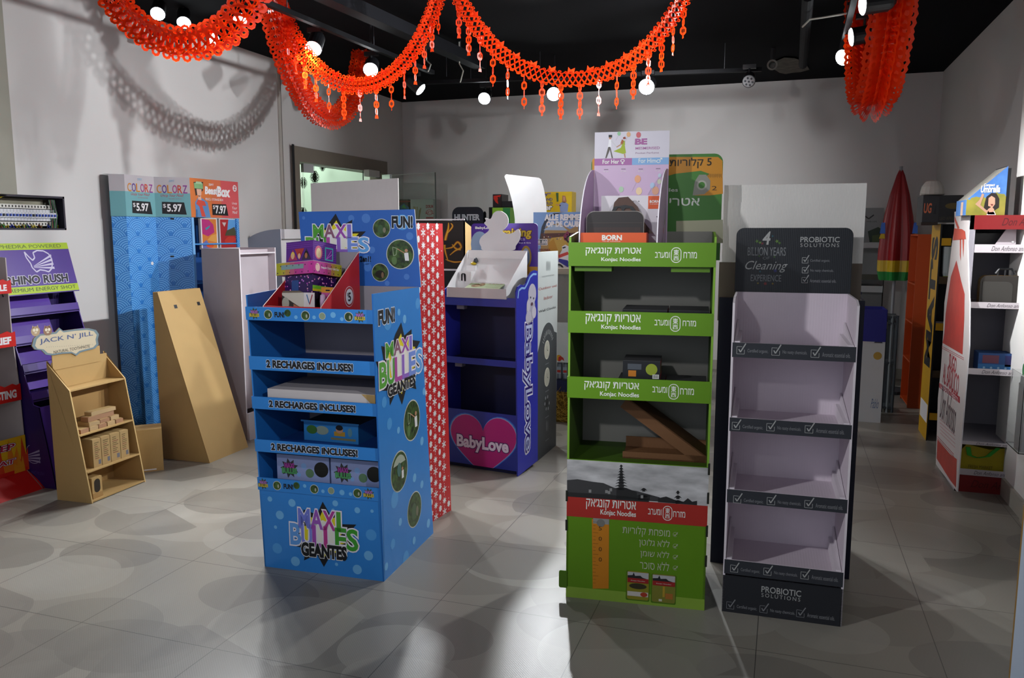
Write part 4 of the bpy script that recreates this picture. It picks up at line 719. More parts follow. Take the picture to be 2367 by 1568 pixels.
x0 = p.px(1440, 858)[0]; x1 = p.px(1526, 862)[0]; nbox(x0, .09, z + .0505, x1 - x0, .15, .075, .0, 'black food carton with orange label stacked on the red-fronted one')
z = KZ[1]; p = K.front(.12)
for i, (u0, u1) in enumerate(((1440, 1545), (1546, 1650))):
    x0, x1 = p.px(u0, 715)[0], min(p.px(u1, 715)[0], KW - .012); nbox(x0, .1, z, x1 - x0 - .003, .2, .07, 0, ('left of two flat dark cartons on the upper middle shelf of green display', 'right of two flat dark cartons on the upper middle shelf of green display')[i], red=False)
# folded brown cardboard piece on the lowest shelf
z = zb1 - .022; p = K.front(.16); x0 = p.px(1440, 1050)[0]; x1 = p.px(1636, 1060)[0]; KB = mat('#6e4a2c', .7, rib=60)
f = K.sub(x0, .14, z); L = x1 - x0; t = thing('cardboard_sleeve', 'folded brown cardboard sleeve propped open on lowest shelf of green display', 'cardboard', f.p(L / 2, .08, 0), f.ang); q = G(); p0 = f.front(0)
q.box(f, 0, L, 0, .17, 0, .006, KB); q.box(f, 0, L, .0, .005, 0, .028, KB); q.box(f, 0, L, .165, .17, .0, .05, KB); q.build('lower_flap', t)
q = G(); up = p.px(1450, 930); ux, uz = up[0] - x0, up[1] - z; ln = math.hypot(L - ux, uz); ex, ez = (ux - L) / ln, uz / ln
for y0, y1, n0, n1 in ((.0, .17, -.003, .003), (0, .005, -.045, .003), (.165, .17, -.045, .003)):
    nx, nz = -ez * -1, ex * -1
    c = [f.p(L + ex * s_ * ln + nx * n, y, .02 + ez * s_ * ln + nz * n) for y in (y0, y1) for (s_, n) in ((0, n0), (1, n0), (1, n1), (0, n1))]
    for fc in ((0, 1, 2, 3), (4, 7, 6, 5), (0, 4, 5, 1), (3, 2, 6, 7), (1, 5, 6, 2), (0, 3, 7, 4)): q.face([c[i] for i in fc], KB)
q.build('upper_flap', t)
# ------------------------------------------------------------------ perfume counter display on top of the green display
LIL = mat('#c3a9c6', .45); zk = KZ[0]; B1 = K.front(.30); a0, b1 = B1.px(1375, 307); a1, b2 = B1.px(1548, 301); b1 = (b1 + b2) / 2; w = a1 - a0
t_p = thing('counter_display', 'lilac perfume counter display with curved wings on top of green display', 'counter display', K.p((a0 + a1) / 2, .25, zk), K.ang)
g = G(); zh = zof(B1, (1375, 383), (1548, 380)); zm = zof(B1, (1375, 368), (1548, 363)); g.slab(B1, rect(a0, zk, a1, b1), .005, LIL, '#d8cfd8', '#c8c4c8')
g.poly(B1, rect(a0, zm, a1, b1), mat('#cfcbd6', .5), 1); am = B1.px(1461, 370)[0]; g.poly(B1, rect(a0, zh, am, zm), '#a2679e', 1); g.poly(B1, rect(am, zh, a1, zm), '#7fa8d4', 1)
g.tp(B1, 'For Her', 1393, 379, 1431, 369, WTX, layer=2, bold=.02); g.tp(B1, '♀', 1434, 380, 1444, 368, WTX, layer=2); g.tp(B1, 'For Him', 1476, 377, 1516, 366, WTX, layer=2, bold=.005); g.tp(B1, '♂', 1517, 377, 1531, 365, WTX, layer=2)
PNK = '#a5619a'; g.tp(B1, 'BE', 1469, 334, 1495, 321, PNK, layer=2, bold=.05); g.tp(B1, 'MESMERISED', 1469, 346, 1525, 339, PNK, layer=2, bold=.01); g.tp(B1, 'Pocket Perfume', 1469, 356, 1523, 351, '#a08aa0', layer=2, bold=.015)
P = lambda pts, c, l=2: g.poly(B1, [B1.px(*q) for q in pts], c, l)
P([(1406, 340), (1399, 366), (1402, 366), (1410, 346), (1414, 366), (1417, 366), (1411, 340)], '#5a5450'); P([(1405, 342), (1408, 322), (1413, 322), (1413, 342)], '#e6e6ea'); P([(1408, 318), (1413, 318), (1413, 322), (1408, 322)], SKIN, 3); P([(1407, 318), (1407, 312), (1415, 312), (1415, 318)], INK, 3); P([(1412, 326), (1424, 340), (1426, 339), (1414, 324)], '#c8c8cc', 3)
P([(1435, 342), (1418, 350), (1440, 356), (1447, 354), (1444, 335), (1440, 330)], '#9cae2a'); P([(1437, 335), (1445, 335), (1444, 325), (1440, 325)], '#9cae2a', 3); P([(1434, 332), (1438, 322), (1442, 326), (1440, 333)], '#a05a30', 4); P([(1440, 318), (1445, 316), (1447, 321), (1441, 322)], '#8a3a2a', 4); P([(1424, 340), (1438, 331), (1439, 333), (1426, 341)], SKIN, 3); P([(1442, 356), (1444, 365), (1446, 365), (1445, 355)], SKIN, 3)
for u, v, r, c in ((1431, 309, 5, '#8fbf96'), (1453, 311, 6, '#d8a878'), (1476, 312, 7, '#c8626a'), (1474, 414, 9, '#dca07a'), (1436, 438, 7, '#a8c4a8'), (1477, 442, 9, '#e2c8a0'), (1515, 441, 10, '#dca88a'), (1508, 429, 7, '#a8c0d8'), (1524, 420, 6, '#c8d0b4'), (1525, 406, 5, '#b4c8d0')):
    g.disc(B1, u, v, r, c, 3, 12, k=.8); q0 = B1.px(u - r * .4, v + r); q1 = B1.px(u - r * 1.5, v + 3.2 * r); g.line(B1, [q0, q1], .0009, '#b0a0b0', 2)
for u, v in ((1401, 399), (1441, 398), (1481, 398), (1521, 397)): g.tp(B1, 'for you', u - 6, v, u + 6, v - 4, WTX, layer=2); g.poly(B1, rrect(B1.px(u - 5, v)[0], B1.px(u, v - 6)[1], B1.px(u + 5, v)[0], B1.px(u, v - 8)[1], .001), '#8a7a8e', 2)
g.build('back_panel', t_p)
yw = .045
for side in (0, 1):
    xa = a0 if side == 0 else a1 - .004; fx = K.sub(xa - (.05 if side == 0 else -.0), 0, 0); zt_ = B1.px(1380, 393)[1] if side == 0 else B1.px(1545, 390)[1]
    # each wing runs from the back panel to the front with a curved front edge
    x_front = K.front(yw).px(1340, 555)[0] if side == 0 else K.front(yw).px(1520, 555)[0]; A_ = K.p(xa, .295, 0); Bq = K.p(x_front, yw, 0); d = (Bq - A_); Lw = d.length; wp = Pan((Bq.x, Bq.y, 0), -d, (0, 0, 1))
    cur = [(0, zk)] + [(Lw * (.0 + 1.0 * (1 - math.cos(math.pi / 2 * k / 10)) ** 1.0), zk + .06 + (zt_ - zk - .06) * math.sin(math.pi / 2 * k / 10)) for k in range(11)] + [(Lw, zk)]
    q = G(); q.slab(wp, cur, .004, mat('#b497b8', .4), '#efeaf2', mat('#b497b8', .4))
    for k in range(5):
        aa, bb = Lw * (.45 + .1 * k), zk + .05 + .035 * k; q.poly(wp, ell(aa, bb, .006, .012), ('#c4b04a', '#a08a8a', '#c86a5a', '#7a8a5a', '#a89ac8')[k], 1)
    q.build('side_wing', t_p)
g = G(); g.box(K, a0, a1, .05, .29, zk, zk + .004, LIL); g.build('tray', t_p)
# orange skin-care box with suitcase-shaped cards
f = K.sub(K.front(.06).px(1340, 550)[0], .06, zk + .005); w = K.front(.06).px(1494, 550)[0] - K.front(.06).px(1340, 550)[0]; h = K.front(.06).px(1340, 538)[1] - zk - .005
t_b = thing('counter_tray', 'orange cardboard tray holding a dark suitcase-shaped pack on green display', 'display tray', f.p(w / 2, .08, 0), f.ang); ORB = mat('#cf5424', .45)
g = G(); p = f.front(0); g.slab(p, rrect(0, 0, w, h, .008, corners=(0, 1, 1, 0)), .004, ORB); zz = lambda v: p.px(1400, v)[1]
g.tp(p, 'BORN', 1392, 555, 1437, 544, WTX, layer=1, bold=.04); g.tp(p, 'TO BE FAMOUS', 1392, 559, 1434, 557, WTX, layer=1); g.poly(p, [(.09 * w, h * .1), (.105 * w, h * .6), (.12 * w, h * .1)], '#e0a088', 1); g.build('front_lip', t_b)
g = G(); g.box(f, w - .004, w, .004, .16, 0, h, ORB); g.box(f, 0, .004, .004, .16, 0, h, ORB); g.box(f, 0, w, .0, .16, 0, .004, mat('#5a2a1a', .6)); g.build('tray', t_b)
yb_ = .15; pb = Pan(f.p(0, yb_, 0), f.X, f.Z); c0 = pb.px(1390, 453); c1 = pb.px(1529, 453); g = G(); g.slab(pb, rect(c0[0], 0, c1[0], c0[1]), .004, mat('#cfcad0', .5))
for i in range(16): g.poly(pb, ell(c0[0] + rnd.uniform(.02, .98) * (c1[0] - c0[0]), rnd.uniform(.08, .95) * c0[1], .0022, n=8), '#3a3a40', 1)
o0 = pb.px(1498, 483); o1 = pb.px(1528, 453); g.poly(pb, rect(o0[0], o0[1], min(o1[0], c1[0]), o1[1]), ORB, 2); g.tp(pb, 'BORN', 1502, 469, 1524, 463, WTX, layer=3, bold=.03); g.tp(pb, 'TO BE FAMOUS', 1502, 473, 1522, 471, WTX, layer=3); g.build('back_card', t_b, label='white dotted back card with orange square')
def suitcase_shape(g, pb, u0, u1, v0, v1, m, rim, hand=None, r=.03):
    a0, b0 = pb.px(u0, v1); a1, b1 = pb.px(u1, v0); g.slab(pb, rrect(a0 - .002, b0, a1 + .002, b1 + .002, r, 6, (0, 1, 1, 0)), .003, rim); pb2 = pb.at(.001); g.slab(pb2, rrect(a0, b0, a1, b1, r, 6, (0, 1, 1, 0)), .001, m); return a0, b0, a1, b1
BRN = mat('#4a3026', .5, var=.3, scale=30); t_s = thing('suitcase_pack', 'brown flat suitcase-shaped pack with handle behind the dark one', 'pack', f.p(w / 2, .11, .004), f.ang); pc = Pan(f.p(0, .115, 0), f.X, f.Z); g = G()
g.slab(pc, [pc.px(*q) for q in ((1413, 500), (1420, 468), (1430, 457), (1452, 455), (1474, 478), (1490, 515), (1510, 540), (1413, 540))], .004, BRN); g.build('body', t_s); g = G(); hp = [pc.px(*q) for q in ((1414, 488), (1420, 478), (1445, 474), (1462, 477), (1470, 488), (1462, 488), (1455, 481), (1445, 482), (1442, 488), (1438, 488), (1436, 481), (1428, 480), (1423, 488))]; g.slab(pc.at(.004), hp, .003, INK); g.build('handle', t_s)
t_s = thing('suitcase_pack', 'black flat suitcase-shaped pack standing in the orange tray', 'pack', f.p(w / 2, .05, .004), f.ang); pd = Pan(f.p(0, .05, 0), f.X, f.Z); g = G(); a0_, b0_, a1_, b1_ = suitcase_shape(g, pd, 1356, 1488, 489, 545, mat('#221c1c', .45), '#8a8680'); g.poly(pd.at(.002), rect(a0_ + .004, b1_ - .045, a1_ - .004, b1_ - .042), '#3a3230', 1); g.build('body', t_s)
g = G(); g.slab(pd.at(.002), rect(a0_ + .01, 0, a1_ - .01, b1_ - .06), .001, mat('#332320', .5, var=.4, scale=25)); g.build('lower_panel', t_s)
# ================================================================== dark cleaning-product display
CHA = mat('#2c2f36', .5); CHD = mat('#202228', .5); PLI = mat('#d8ccd6', .6, rib=30); PLW = mat('#e0d8df', .6); WGR = mat('#a9aaa9', .5)
Q = Fr(fl(1668, 1413), fl(1945, 1450)); QW = Q.w; QD = .36; QP = Q.front(0)
t_q = thing('floor_display', 'charcoal cleaning-product floor display with four empty lilac shelves', 'floor display', Q.p(QW / 2, QD / 2, 0), Q.ang)
zt = zof(QP, (1688, 692), (1985, 697)); ztb = Q.front(QD).px(1840, 677)[1]; NAV = mat('#15162e', .5)
def ticks(g, f, pts, m=WGR, s=1.0):
    for (u, v, txt, u1) in pts:
        a, b = f.px(u, v); k = .0135 * s
        for c in ([(a - k, b - k), (a + k, b - k)], [(a - k, b - k), (a - k, b + k)], [(a - k, b + k), (a + .4 * k, b + k)], [(a + k, b - k), (a + k, b + .2 * k)]): g.line(f, c, .0016, m, 1)
        g.line(f, [(a - .5 * k, b + .3 * k), (a - .05 * k, b - .5 * k), (a + 1.3 * k, b + 1.9 * k)], .004 * s, m, 2); a1 = f.px(u1, v)[0]; g.text(f, txt, a + 1.8 * k, b - .75 * k, a1, b + .45 * k, mat('#85868a', .5), layer=1)
for x, pan, s in ((0, Q.left(0), -1), (QW, Q.right(QW), 1)):
    g = G(); g.slab(pan, [(0, 0), (s * QD, 0), (s * QD, ztb), (s * .06, ztb), (0, zt - .015)], .008, NAV if s > 0 else CHA, PLW, PLI); g.build('side_panel', t_q)
g = G(); g.box(Q, .008, QW - .008, QD - .01, QD - .004, 0, ztb, PLI); g.build('back_panel', t_q, label='lilac white back panel')
QL = [((1693, 792), (1976, 802), (1692, 826), (1975, 837)), ((1687, 965), (1968, 983), (1687, 998), (1966, 1014)), ((1682, 1134), (1957, 1152), (1683, 1164), (1957, 1184)), ((1675, 1297), (1947, 1319), (1674, 1327), (1947, 1356))]
QT = [[(1712, 810, 'Certified organic.', 1776), (1793, 813, 'No nasty chemicals.', 1866), (1884, 818, 'Aromatic essential oils.', 1966)], [(1701, 985, 'Certified organic.', 1764), (1781, 988, 'No nasty chemicals.', 1852), (1870, 993, 'Aromatic essential oils.', 1952)],
      [(1704, 1155, 'Certified organic.', 1765), (1782, 1159, 'No nasty chemicals.', 1852), (1869, 1166, 'Aromatic essential oils.', 1949)], [(1697, 1315, 'Certified organic.', 1757), (1774, 1322, 'No nasty chemicals.', 1844), (1860, 1331, 'Aromatic essential oils.', 1938)]]
for i, (a, b, c, d) in enumerate(QL):
    z1, z0 = zof(QP, a, b), zof(QP, c, d); g = G(); g.box(Q, .010, QW - .010, .004, QD - .01, z0 + .004, z0 + .010, PLI)
    for x in (.010, QW - .030): g.box(Q, x, x + .020, .006, QD - .012, z0 + .010, z1 + .045 if False else z1 + .004, PLW)
    for x0, x1 in ((.010, .016), (QW - .016, QW - .010)): g.slab(Q.right(x1), [(.006, z0 + .01), (QD - .012, z0 + .01), (QD - .012, z1 + .05), (.006, z1)], x1 - x0, PLW)
    s_ = g.build('shelf', t_q); f = Q.front(-.002); g = G(); g.slab(f, rect(.004, z0, QW - .004, z1), .006, CHA, PLW); ticks(g, f, QT[i]); g.build('shelf_lip', s_)
zb = zof(QP, (1673, 1330), (1948, 1362)); g = G(); g.slab(QP, rect(0, 0, QW, zb), .006, CHD, CHA); g.tp(QP, 'PROBIOTIC', 1760, 1369, 1852, 1366.5, WGR, layer=1, bold=.012); g.tp(QP, 'SOLUTIONS', 1760, 1380, 1850, 1382.5, WGR, layer=1, space=1.4)
ticks(g, QP, [(1688, 1400, 'Certified organic.', 1750), (1765, 1409, 'No nasty chemicals.', 1838), (1850, 1419, 'Aromatic essential oils.', 1930)], mat('#7e7f83', .5)); g.build('base_panel', t_q)
HQ = Q.front(QD); g = G(); a0, b1 = HQ.px(1703, 527); a1, b2 = HQ.px(1974, 527); hb = mat('#1b1e24', .4, rib=45); g.slab(HQ, rrect(a0, ztb - .002, a1, (b1 + b2) / 2, .03, 6, (0, 1, 1, 0)), .006, hb, CHA)
g.tp(HQ, 'PROBIOTIC', 1850, 560, 1941, 548, WGR, layer=1, bold=.012); g.tp(HQ, 'SOLUTIONS', 1850, 571, 1940, 563, WGR, layer=1, space=1.35)
ticks(g, HQ, [(1861, 602, 'Certified organic.', 1919), (1861, 625, 'No nasty chemicals.', 1927), (1860, 648, 'Aromatic essential oils.', 1933)], WGR, .8)
G6 = mat('#7a7d80', .5); g.tp(HQ, '4', 1763, 565, 1781, 536, WGR, layer=1, bold=.02, shear=.15); g.tp(HQ, 'BILLION YEARS', 1728, 591, 1817, 572, G6, layer=1); g.tp(HQ, 'OF', 1763, 600, 1779, 594, G6, layer=1); g.tp(HQ, 'Cleaning', 1722, 629, 1821, 604, WGR, layer=1, shear=.4); g.tp(HQ, 'EXPERIENCE', 1735, 650, 1806, 636, G6, layer=1)
for u, v, c, r in ((1750, 558, '#4a6a2c', 5), (1757, 561, '#5a7a34', 4), (1796, 558, '#5a7a34', 5), (1802, 562, '#4a6a2c', 4), (1762, 563, '#6a2a34', 4), (1786, 546, '#2a5a6a', 3), (1792, 626, '#3a3a78', 5), (1757, 628, '#2a5a6a', 3), (1769, 656, '#7a2a2a', 5), (1752, 655, '#7a6a24', 3), (1786, 656, '#7a6a24', 3), (1755, 592, '#3a5a2c', 3), (1790, 594, '#3a5a2c', 3)):
    a, b = HQ.px(u, v); R = .0016 * r; g.poly(HQ, [(a + R * (1 if i % 2 else .5) * math.cos(math.pi * i / 5), b + R * (1 if i % 2 else .5) * math.sin(math.pi * i / 5)) for i in range(10)], c, 1)
g.build('header', t_q)
# ================================================================== tall navy display seen from behind
V = Fr((0, 3.55), ang=0.0); y0 = 3.50; NP = Pan((0, y0, 0), (1, 0, 0), (0, 0, 1)); x0 = NP.px(1655, 900)[0]; x1 = NP.px(1988, 900)[0]; xh0, zh = NP.px(1674, 428); xh1, zh2 = NP.px(2005, 423); zl = NP.px(1840, 608)[1]; zm = NP.px(1840, 692)[1]
t_v = thing('floor_display', 'tall navy display with plain white ribbed header seen from behind charcoal display', 'floor display', ((x0 + x1) / 2, y0 + .2, 0))
g = G(); g.slab(NP, rect(x0, 0, x1, zm), .01, mat('#14152c', .5)); g.build('back_panel', t_v)
for xx in (x0, x1 - .01):
    g = G(); g.box(W0, xx, xx + .01, y0 + .011, y0 + .38, 0, zm, mat('#1a1c44', .45)); g.build('side_panel', t_v)
for z in (.12, .5, .88, 1.2):
    g = G(); g.box(W0, x0 + .012, x1 - .012, y0 + .024, y0 + .38, z, z + .01, mat('#1a1c44', .45)); g.build('shelf', t_v)
g = G(); NB = NP.at(-.012); g.slab(NB, [(xh0, zl), (xh1, zl), (xh1, zh2), (xh0, zh)], .008, mat('#d9d6d2', .7, rib=55), '#d0ccc8'); g.build('header', t_v)
g = G(); g.slab(NB, rect(xh0 - .01, zm - .1, xh1, zl - .0005), .008, mat('#6b6056', .7)); g.build('lower_header_band', t_v)
# ================================================================== navy nappy display with the heart
NVB = mat('#1d2c86', .36, spec=.5); NVD = mat('#0d1238', .5); RBL = mat('#2b31a8', .36, spec=.5); PINK = mat('#a81e70', .4)
BF = fl(1197, 1102); BR_ = fl(1243, 1065); BL_ = fl(1043, 1078); d = (Vector((BF.x - BL_.x, BF.y - BL_.y, 0))).normalized(); BW = .56; B = Fr((BF.x - d.x * BW, BF.y - d.y * BW), (BF.x, BF.y)); BD = B.right(BW).px(1243, 1065)[0]; BP = B.front(0)
t_n = thing('floor_display', 'navy floor display with a pink heart base and curved lettered side', 'floor display', B.p(BW / 2, BD / 2, 0), B.ang)
zt = zof(BP, (1190, 690)); RB = B.right(BW); g = G()
side = [(1197, 1102), (1243, 1065), (1243, 627), (1236, 625), (1228, 629), (1221, 640), (1216, 655), (1211, 660), (1204, 658), (1197, 663), (1193, 676)]
sab = [RB.px(*q) for q in side]; g.slab(RB, sab, .008, RBL, NVB, NVD); ins = [(1197, 690), (1199, 672), (1206, 666), (1213, 667), (1219, 656), (1225, 641), (1232, 634), (1240, 634)]
for i in range(len(ins) - 1): g.line(RB, [RB.px(*ins[i]), RB.px(*ins[i + 1])], .012, '#8ab4e8', 1)
w1 = RB.px(1210, 900)[0], RB.px(1229, 900)[0]; z0, z1 = RB.px(1220, 1040)[1], RB.px(1220, 752)[1]
g.text(RB, 'BabyLove', w1[0], z0, w1[1], z1, '#e4e4f2', layer=1, bold=.12, rot=-90); g.text(RB, 'BabyLove', w1[0], z0, w1[1], z1, '#2a1a7a', layer=2, bold=.07, rot=-90); g.text(RB, 'BabyLove', w1[0], z0, w1[1], z1, '#b9c4e6', layer=3, bold=.0, rot=-90)
def blob(u, v, ru, rv, c, l): a, b = RB.px(u, v); g.poly(RB, ell(a, b, abs(RB.px(u + ru, v)[0] - a), abs(RB.px(u, v - rv)[1] - b)), c, l)
blob(1230, 680, 9, 24, '#b9b6c4', 2); blob(1227, 715, 10, 32, '#a9a6b8', 1); blob(1222, 735, 7, 16, '#b9b6c4', 2); blob(1234, 722, 5, 14, '#c4c0cc', 3); blob(1221, 707, 4, 14, '#c4c0cc', 3); blob(1229, 703, 2.4, 4, '#5a3a4a', 4); blob(1226, 688, 1.3, 2.6, '#4a4a5a', 4); blob(1233, 690, 1.2, 2.6, '#4a4a5a', 4)
g.build('side_panel', t_n, label='royal blue side panel with wavy top and upright lettering')
g = G(); g.slab(B.left(0), [(0, 0), (-BD, 0), (-BD, zt + .1), (0, zt)], .008, RBL); g.build('side_panel', t_n)
g = G(); g.box(B, .008, BW - .008, BD - .012, BD - .006, .03, zt + .02, NVD); g.build('back_panel', t_n)
BZ = []
for (a, c) in (((1190, 690), (1190, 712)), ((1190, 836), (1190, 851))):
    z1, z0 = BP.px(*a)[1], BP.px(*c)[1]; BZ.append(z0 + .01); g = G(); g.box(B, .008, BW - .008, .004, BD - .012, z0 + .003, z0 + .01, NVD); s_ = g.build('shelf', t_n); g = G(); g.slab(B.front(-.001), rect(.002, z0, BW - .009, z1), .005, NVB); g.build('shelf_lip', s_)
for k, z in enumerate(BZ):
    a = BP.px(1052 if k == 0 else 1048, 720 if k == 0 else 855)[0]; g = G(); g.box(B, a, a + .05, .02, .06, z - .035, z - .011, mat('#5a5a6a', .6)); g.build('shelf_bracket', t_n)
zb = BP.px(1190, 961)[1]; zf = BP.px(1190, 1090)[1]; g = G(); g.slab(BP, rect(0, max(zf, .01), BW - .009, zb), .006, NVB)
def heart(cx, cz, w, h): return [(cx + w * 1.0 * (math.sin(t) ** 3), cz + h * (.8125 * math.cos(t) - .3125 * math.cos(2 * t) - .125 * math.cos(3 * t) - .0625 * math.cos(4 * t) + .06)) for t in [2 * math.pi * i / 60 for i in range(60)]]
ha, hb = BP.px(1117, 1030); hw = abs(BP.px(1194, 1030)[0] - ha)
def clipz(ab, zlo, xhi): return [(min(a, xhi), max(b, zlo)) for a, b in ab]
for k, c in ((1.07, '#2a4ab0'), (1.045, '#4a86c8'), (1.02, '#a88ab8'), (1.0, None)):
    g.poly(BP, clipz(heart(ha, hb, hw * k, hw * k * .98), max(zf, .01), BW - .010), c or PINK, 1 + int((1.08 - k) * 60))
g.tp(BP, 'BabyLove', 1058, 1038, 1175, 1020, '#4a1a5a', layer=8, bold=.09); g.tp(BP, 'BabyLove', 1058, 1038, 1175, 1020, '#d8c8dc', layer=9, bold=.04); g.build('base_panel', t_n)
g = G(); g.box(B, .03, BW - .03, .03, BD - .03, 0, max(zf, .01), NVD); g.build('plinth', t_n)
HN = B.front(BD); a0, b1 = HN.px(1089, 517); a1, b2 = HN.px(1243, 516); g = G(); PUP = mat('#4a2a8e', .4); hz0 = zof(HN, (1190, 690)); g.slab(HN, rrect(a0, hz0, a1, b1, .025, 5, (0, 1, 1, 0)), .006, PUP, '#3a2070')
zo = HN.px(1200, 616)[1]; g.poly(HN, rect(a0, hz0, a1, zo), '#b8842a', 1); g.tp(HN, 'BabyLove', 1099, 531, 1140, 524, WTX, layer=2, bold=.04); g.tp(HN, 'Training', 1148, 552, 1228, 528, '#5a3a14', layer=2, bold=.08); g.tp(HN, 'Training', 1148, 552, 1228, 528, '#c8a82e', layer=3, bold=.03, shear=.1)
g.tp(HN, 'Pants', 1178, 556, 1214, 549, '#b9a8d8', layer=3); g.tp(HN, '- Boys & Girls', 1196, 564, 1227, 560, '#cfc4e4', layer=3, bold=.02); g.disc(HN, 1216, 594, 26, '#9a7a2a', 2, k=.55); g.disc(HN, 1216, 594, 20, '#8a9ab8', 3, k=.5); g.disc(HN, 1109, 565, 30, '#8aa2c0', 2, k=.8); g.build('header', t_n)
# white duck tray on the navy display
fz = BZ[0] + .0; DP = B.front(-.01); t_d = thing('counter_tray', 'white counter tray with duck-shaped back card on navy display', 'display tray', B.p(BW - .22, .15, fz), B.ang); WC = mat('#e6e6e8', .55)
x0 = DP.px(1034, 678)[0]; x1 = DP.px(1170, 680)[0]; zl1 = zof(DP, (1036, 665), (1170, 668)); zl0 = zof(DP, (1036, 688), (1170, 691)); zd = zl0; DB = B.front(BD - .06); za, zbk = DB.px(1110, 641)[1], DB.px(1150, 579)[1]; xb0 = DB.px(1083, 580)[0]; xb1 = DB.px(1218, 580)[0]; yd = BD - .06
g = G(); g.slab(DP, rect(x0, zl0, x1, zl1), .005, mat('#b4aeb0', .6), WC); g.build('front_lip', t_d)
for (xf, xb, s) in ((x0, xb0, 0), (x1, xb1, 1)):
    A_, E_ = B.p(xf, -.01, 0), B.p(xb, yd, 0); wp = Pan((A_.x, A_.y, 0), E_ - A_, (0, 0, 1)); L = (E_ - A_).length; g = G(); g.slab(wp, [(0, zl0), (L, zl0), (L, zbk), (0, zl1)], .004, WC); g.build('side_panel', t_d)
g = G(); g.slab(DB, rect(xb0, zl0, xb1, zbk), .004, WC); g.face([B.p(xb0, yd - .002, zbk - .05), B.p(xb1, yd - .002, zbk - .05), B.p(xb1 - .012, yd - .12, zl0 + .09), B.p(xb0 - .012, yd - .12, zl0 + .09)], WC); g.face([B.p(xb0 - .012, yd - .12, zl0 + .09), B.p(xb1 - .012, yd - .12, zl0 + .09), B.p(xb1 - .016, yd - .121, zl1 - .01), B.p(xb0 - .016, yd - .121, zl1 - .01)], WC); g.build('back_panel', t_d)
g = G(); kx = (yd - .12 + .006) / (yd + .01); zi = zl1 - .010; g.face([B.p(x0 + .004, -.006, zi), B.p(x1 - .006, -.006, zi), B.p(x1 + (xb1 - x1) * kx - .006, yd - .12, zi), B.p(x0 + (xb0 - x0) * kx + .004, yd - .12, zi)], WC); g.face([B.p(xb0, yd, zl0), B.p(xb1, yd, zl0), B.p(x1, -.012, zl0), B.p(x0, -.012, zl0)], WC); g.build('tray', t_d)
duck = [(1120, 579), (1112, 570), (1108, 560), (1111, 550), (1119, 542), (1128, 535), (1130, 529), (1124, 522), (1119, 516), (1123, 511), (1121, 504), (1129, 506), (1135, 505), (1140, 494), (1149, 488), (1160, 489), (1170, 496), (1175, 507), (1174, 519), (1167, 529), (1161, 535), (1172, 541), (1186, 538), (1196, 530), (1201, 533), (1203, 543), (1200, 556), (1192, 568), (1184, 579)]
g = G(); DK = DB.at(.005); g.slab(DK, smooth([DK.px(*q) for q in duck]), .003, mat('#dadade', .6), WC); g.build('duck_card', t_d)
zi = zl1 - .009; DF = Fr(B.p(B.front(.02).px(1074, 664)[0], .02, 0), ang=B.ang, z=zi + .001); t = thing('desk_calendar', 'pale green spiral desk calendar lying in the white duck tray', 'calendar', DF.p(.1, .05, 0), DF.ang)
cp = Pan(DF.p(0, .0, .006), DF.X, DF.Y * .94 + DF.Z * .30); g = G(); g.slab(cp, rect(0, 0, .235, .115), .004, mat('#b4c89a', .5)); g.poly(cp, ell(.06, .04, .035, .025), '#8a6a3a', 1); g.poly(cp, ell(.088, .055, .022, .026), '#9a7a48', 1); g.poly(cp, ell(.07, .035, .02, .012), '#b8a070', 2)
for i in range(4): g.text(cp, '豆豆奶茶'[i], .125 + i * .026, .07, .145 + i * .026, .09, '#9a2a2a', layer=1)
g.text(cp, 'A calendar for the new year', .13, .045, .225, .052, '#6a7a5a', layer=1); g.text(cp, '福', .035, .085, .055, .105, '#b03a3a', layer=1); g.poly(cp, rect(.13, .02, .22, .024), '#8a9a74', 1); g.build('page', t)
g = G()
for i in range(30): a = .01 + i * .0074; g.tube([cp.pt(a, .108, .002), cp.pt(a, .114, .008), cp.pt(a, .12, .002)], .0012, '#3a3a3a', 4)
g.build('spiral', t)
PK = Fr(B.p(B.front(.10).px(1062, 636)[0], .10, 0), ang=B.ang - .05, z=zi + .001); t = thing('carton', 'small white box with a black window in left of the white duck tray', 'box', PK.p(.04, .03, 0), PK.ang)
g = G(); g.box(PK, 0, .085, 0, .05, 0, .10, WC); p = PK.front(0); g.poly(p, rrect(.012, .02, .048, .088, .012), INK, 1); g.face([p.pt(.024, .028, .002), p.pt(.04, .022, .005), p.pt(.034, .08, .005), p.pt(.027, .084, .002)], '#e8e8ec'); g.build('body', t)
g = G(); g.box(PK, .015, .085, .052, .085, 0, .135, WC); g.build('rear_pack', t)
t = thing('toy_ornament', 'small colourful ornament behind the white box in duck tray', 'ornament', PK.p(.06, .07, .1355)); g = G(); c = PK.p(.06, .068, .1355); g.lathe(c, [(.004, 0), (.018, .006), (.02, .014), (.008, .022)], mat('#c8b02a', .4), 10); g.build('base', t); g = G(); g.lathe(c + Vector((.015, 0, .012)), [(.004, 0), (.016, .012), (.01, .03), (.002, .036)], mat('#3a3f48', .4), 10); g.build('top', t)
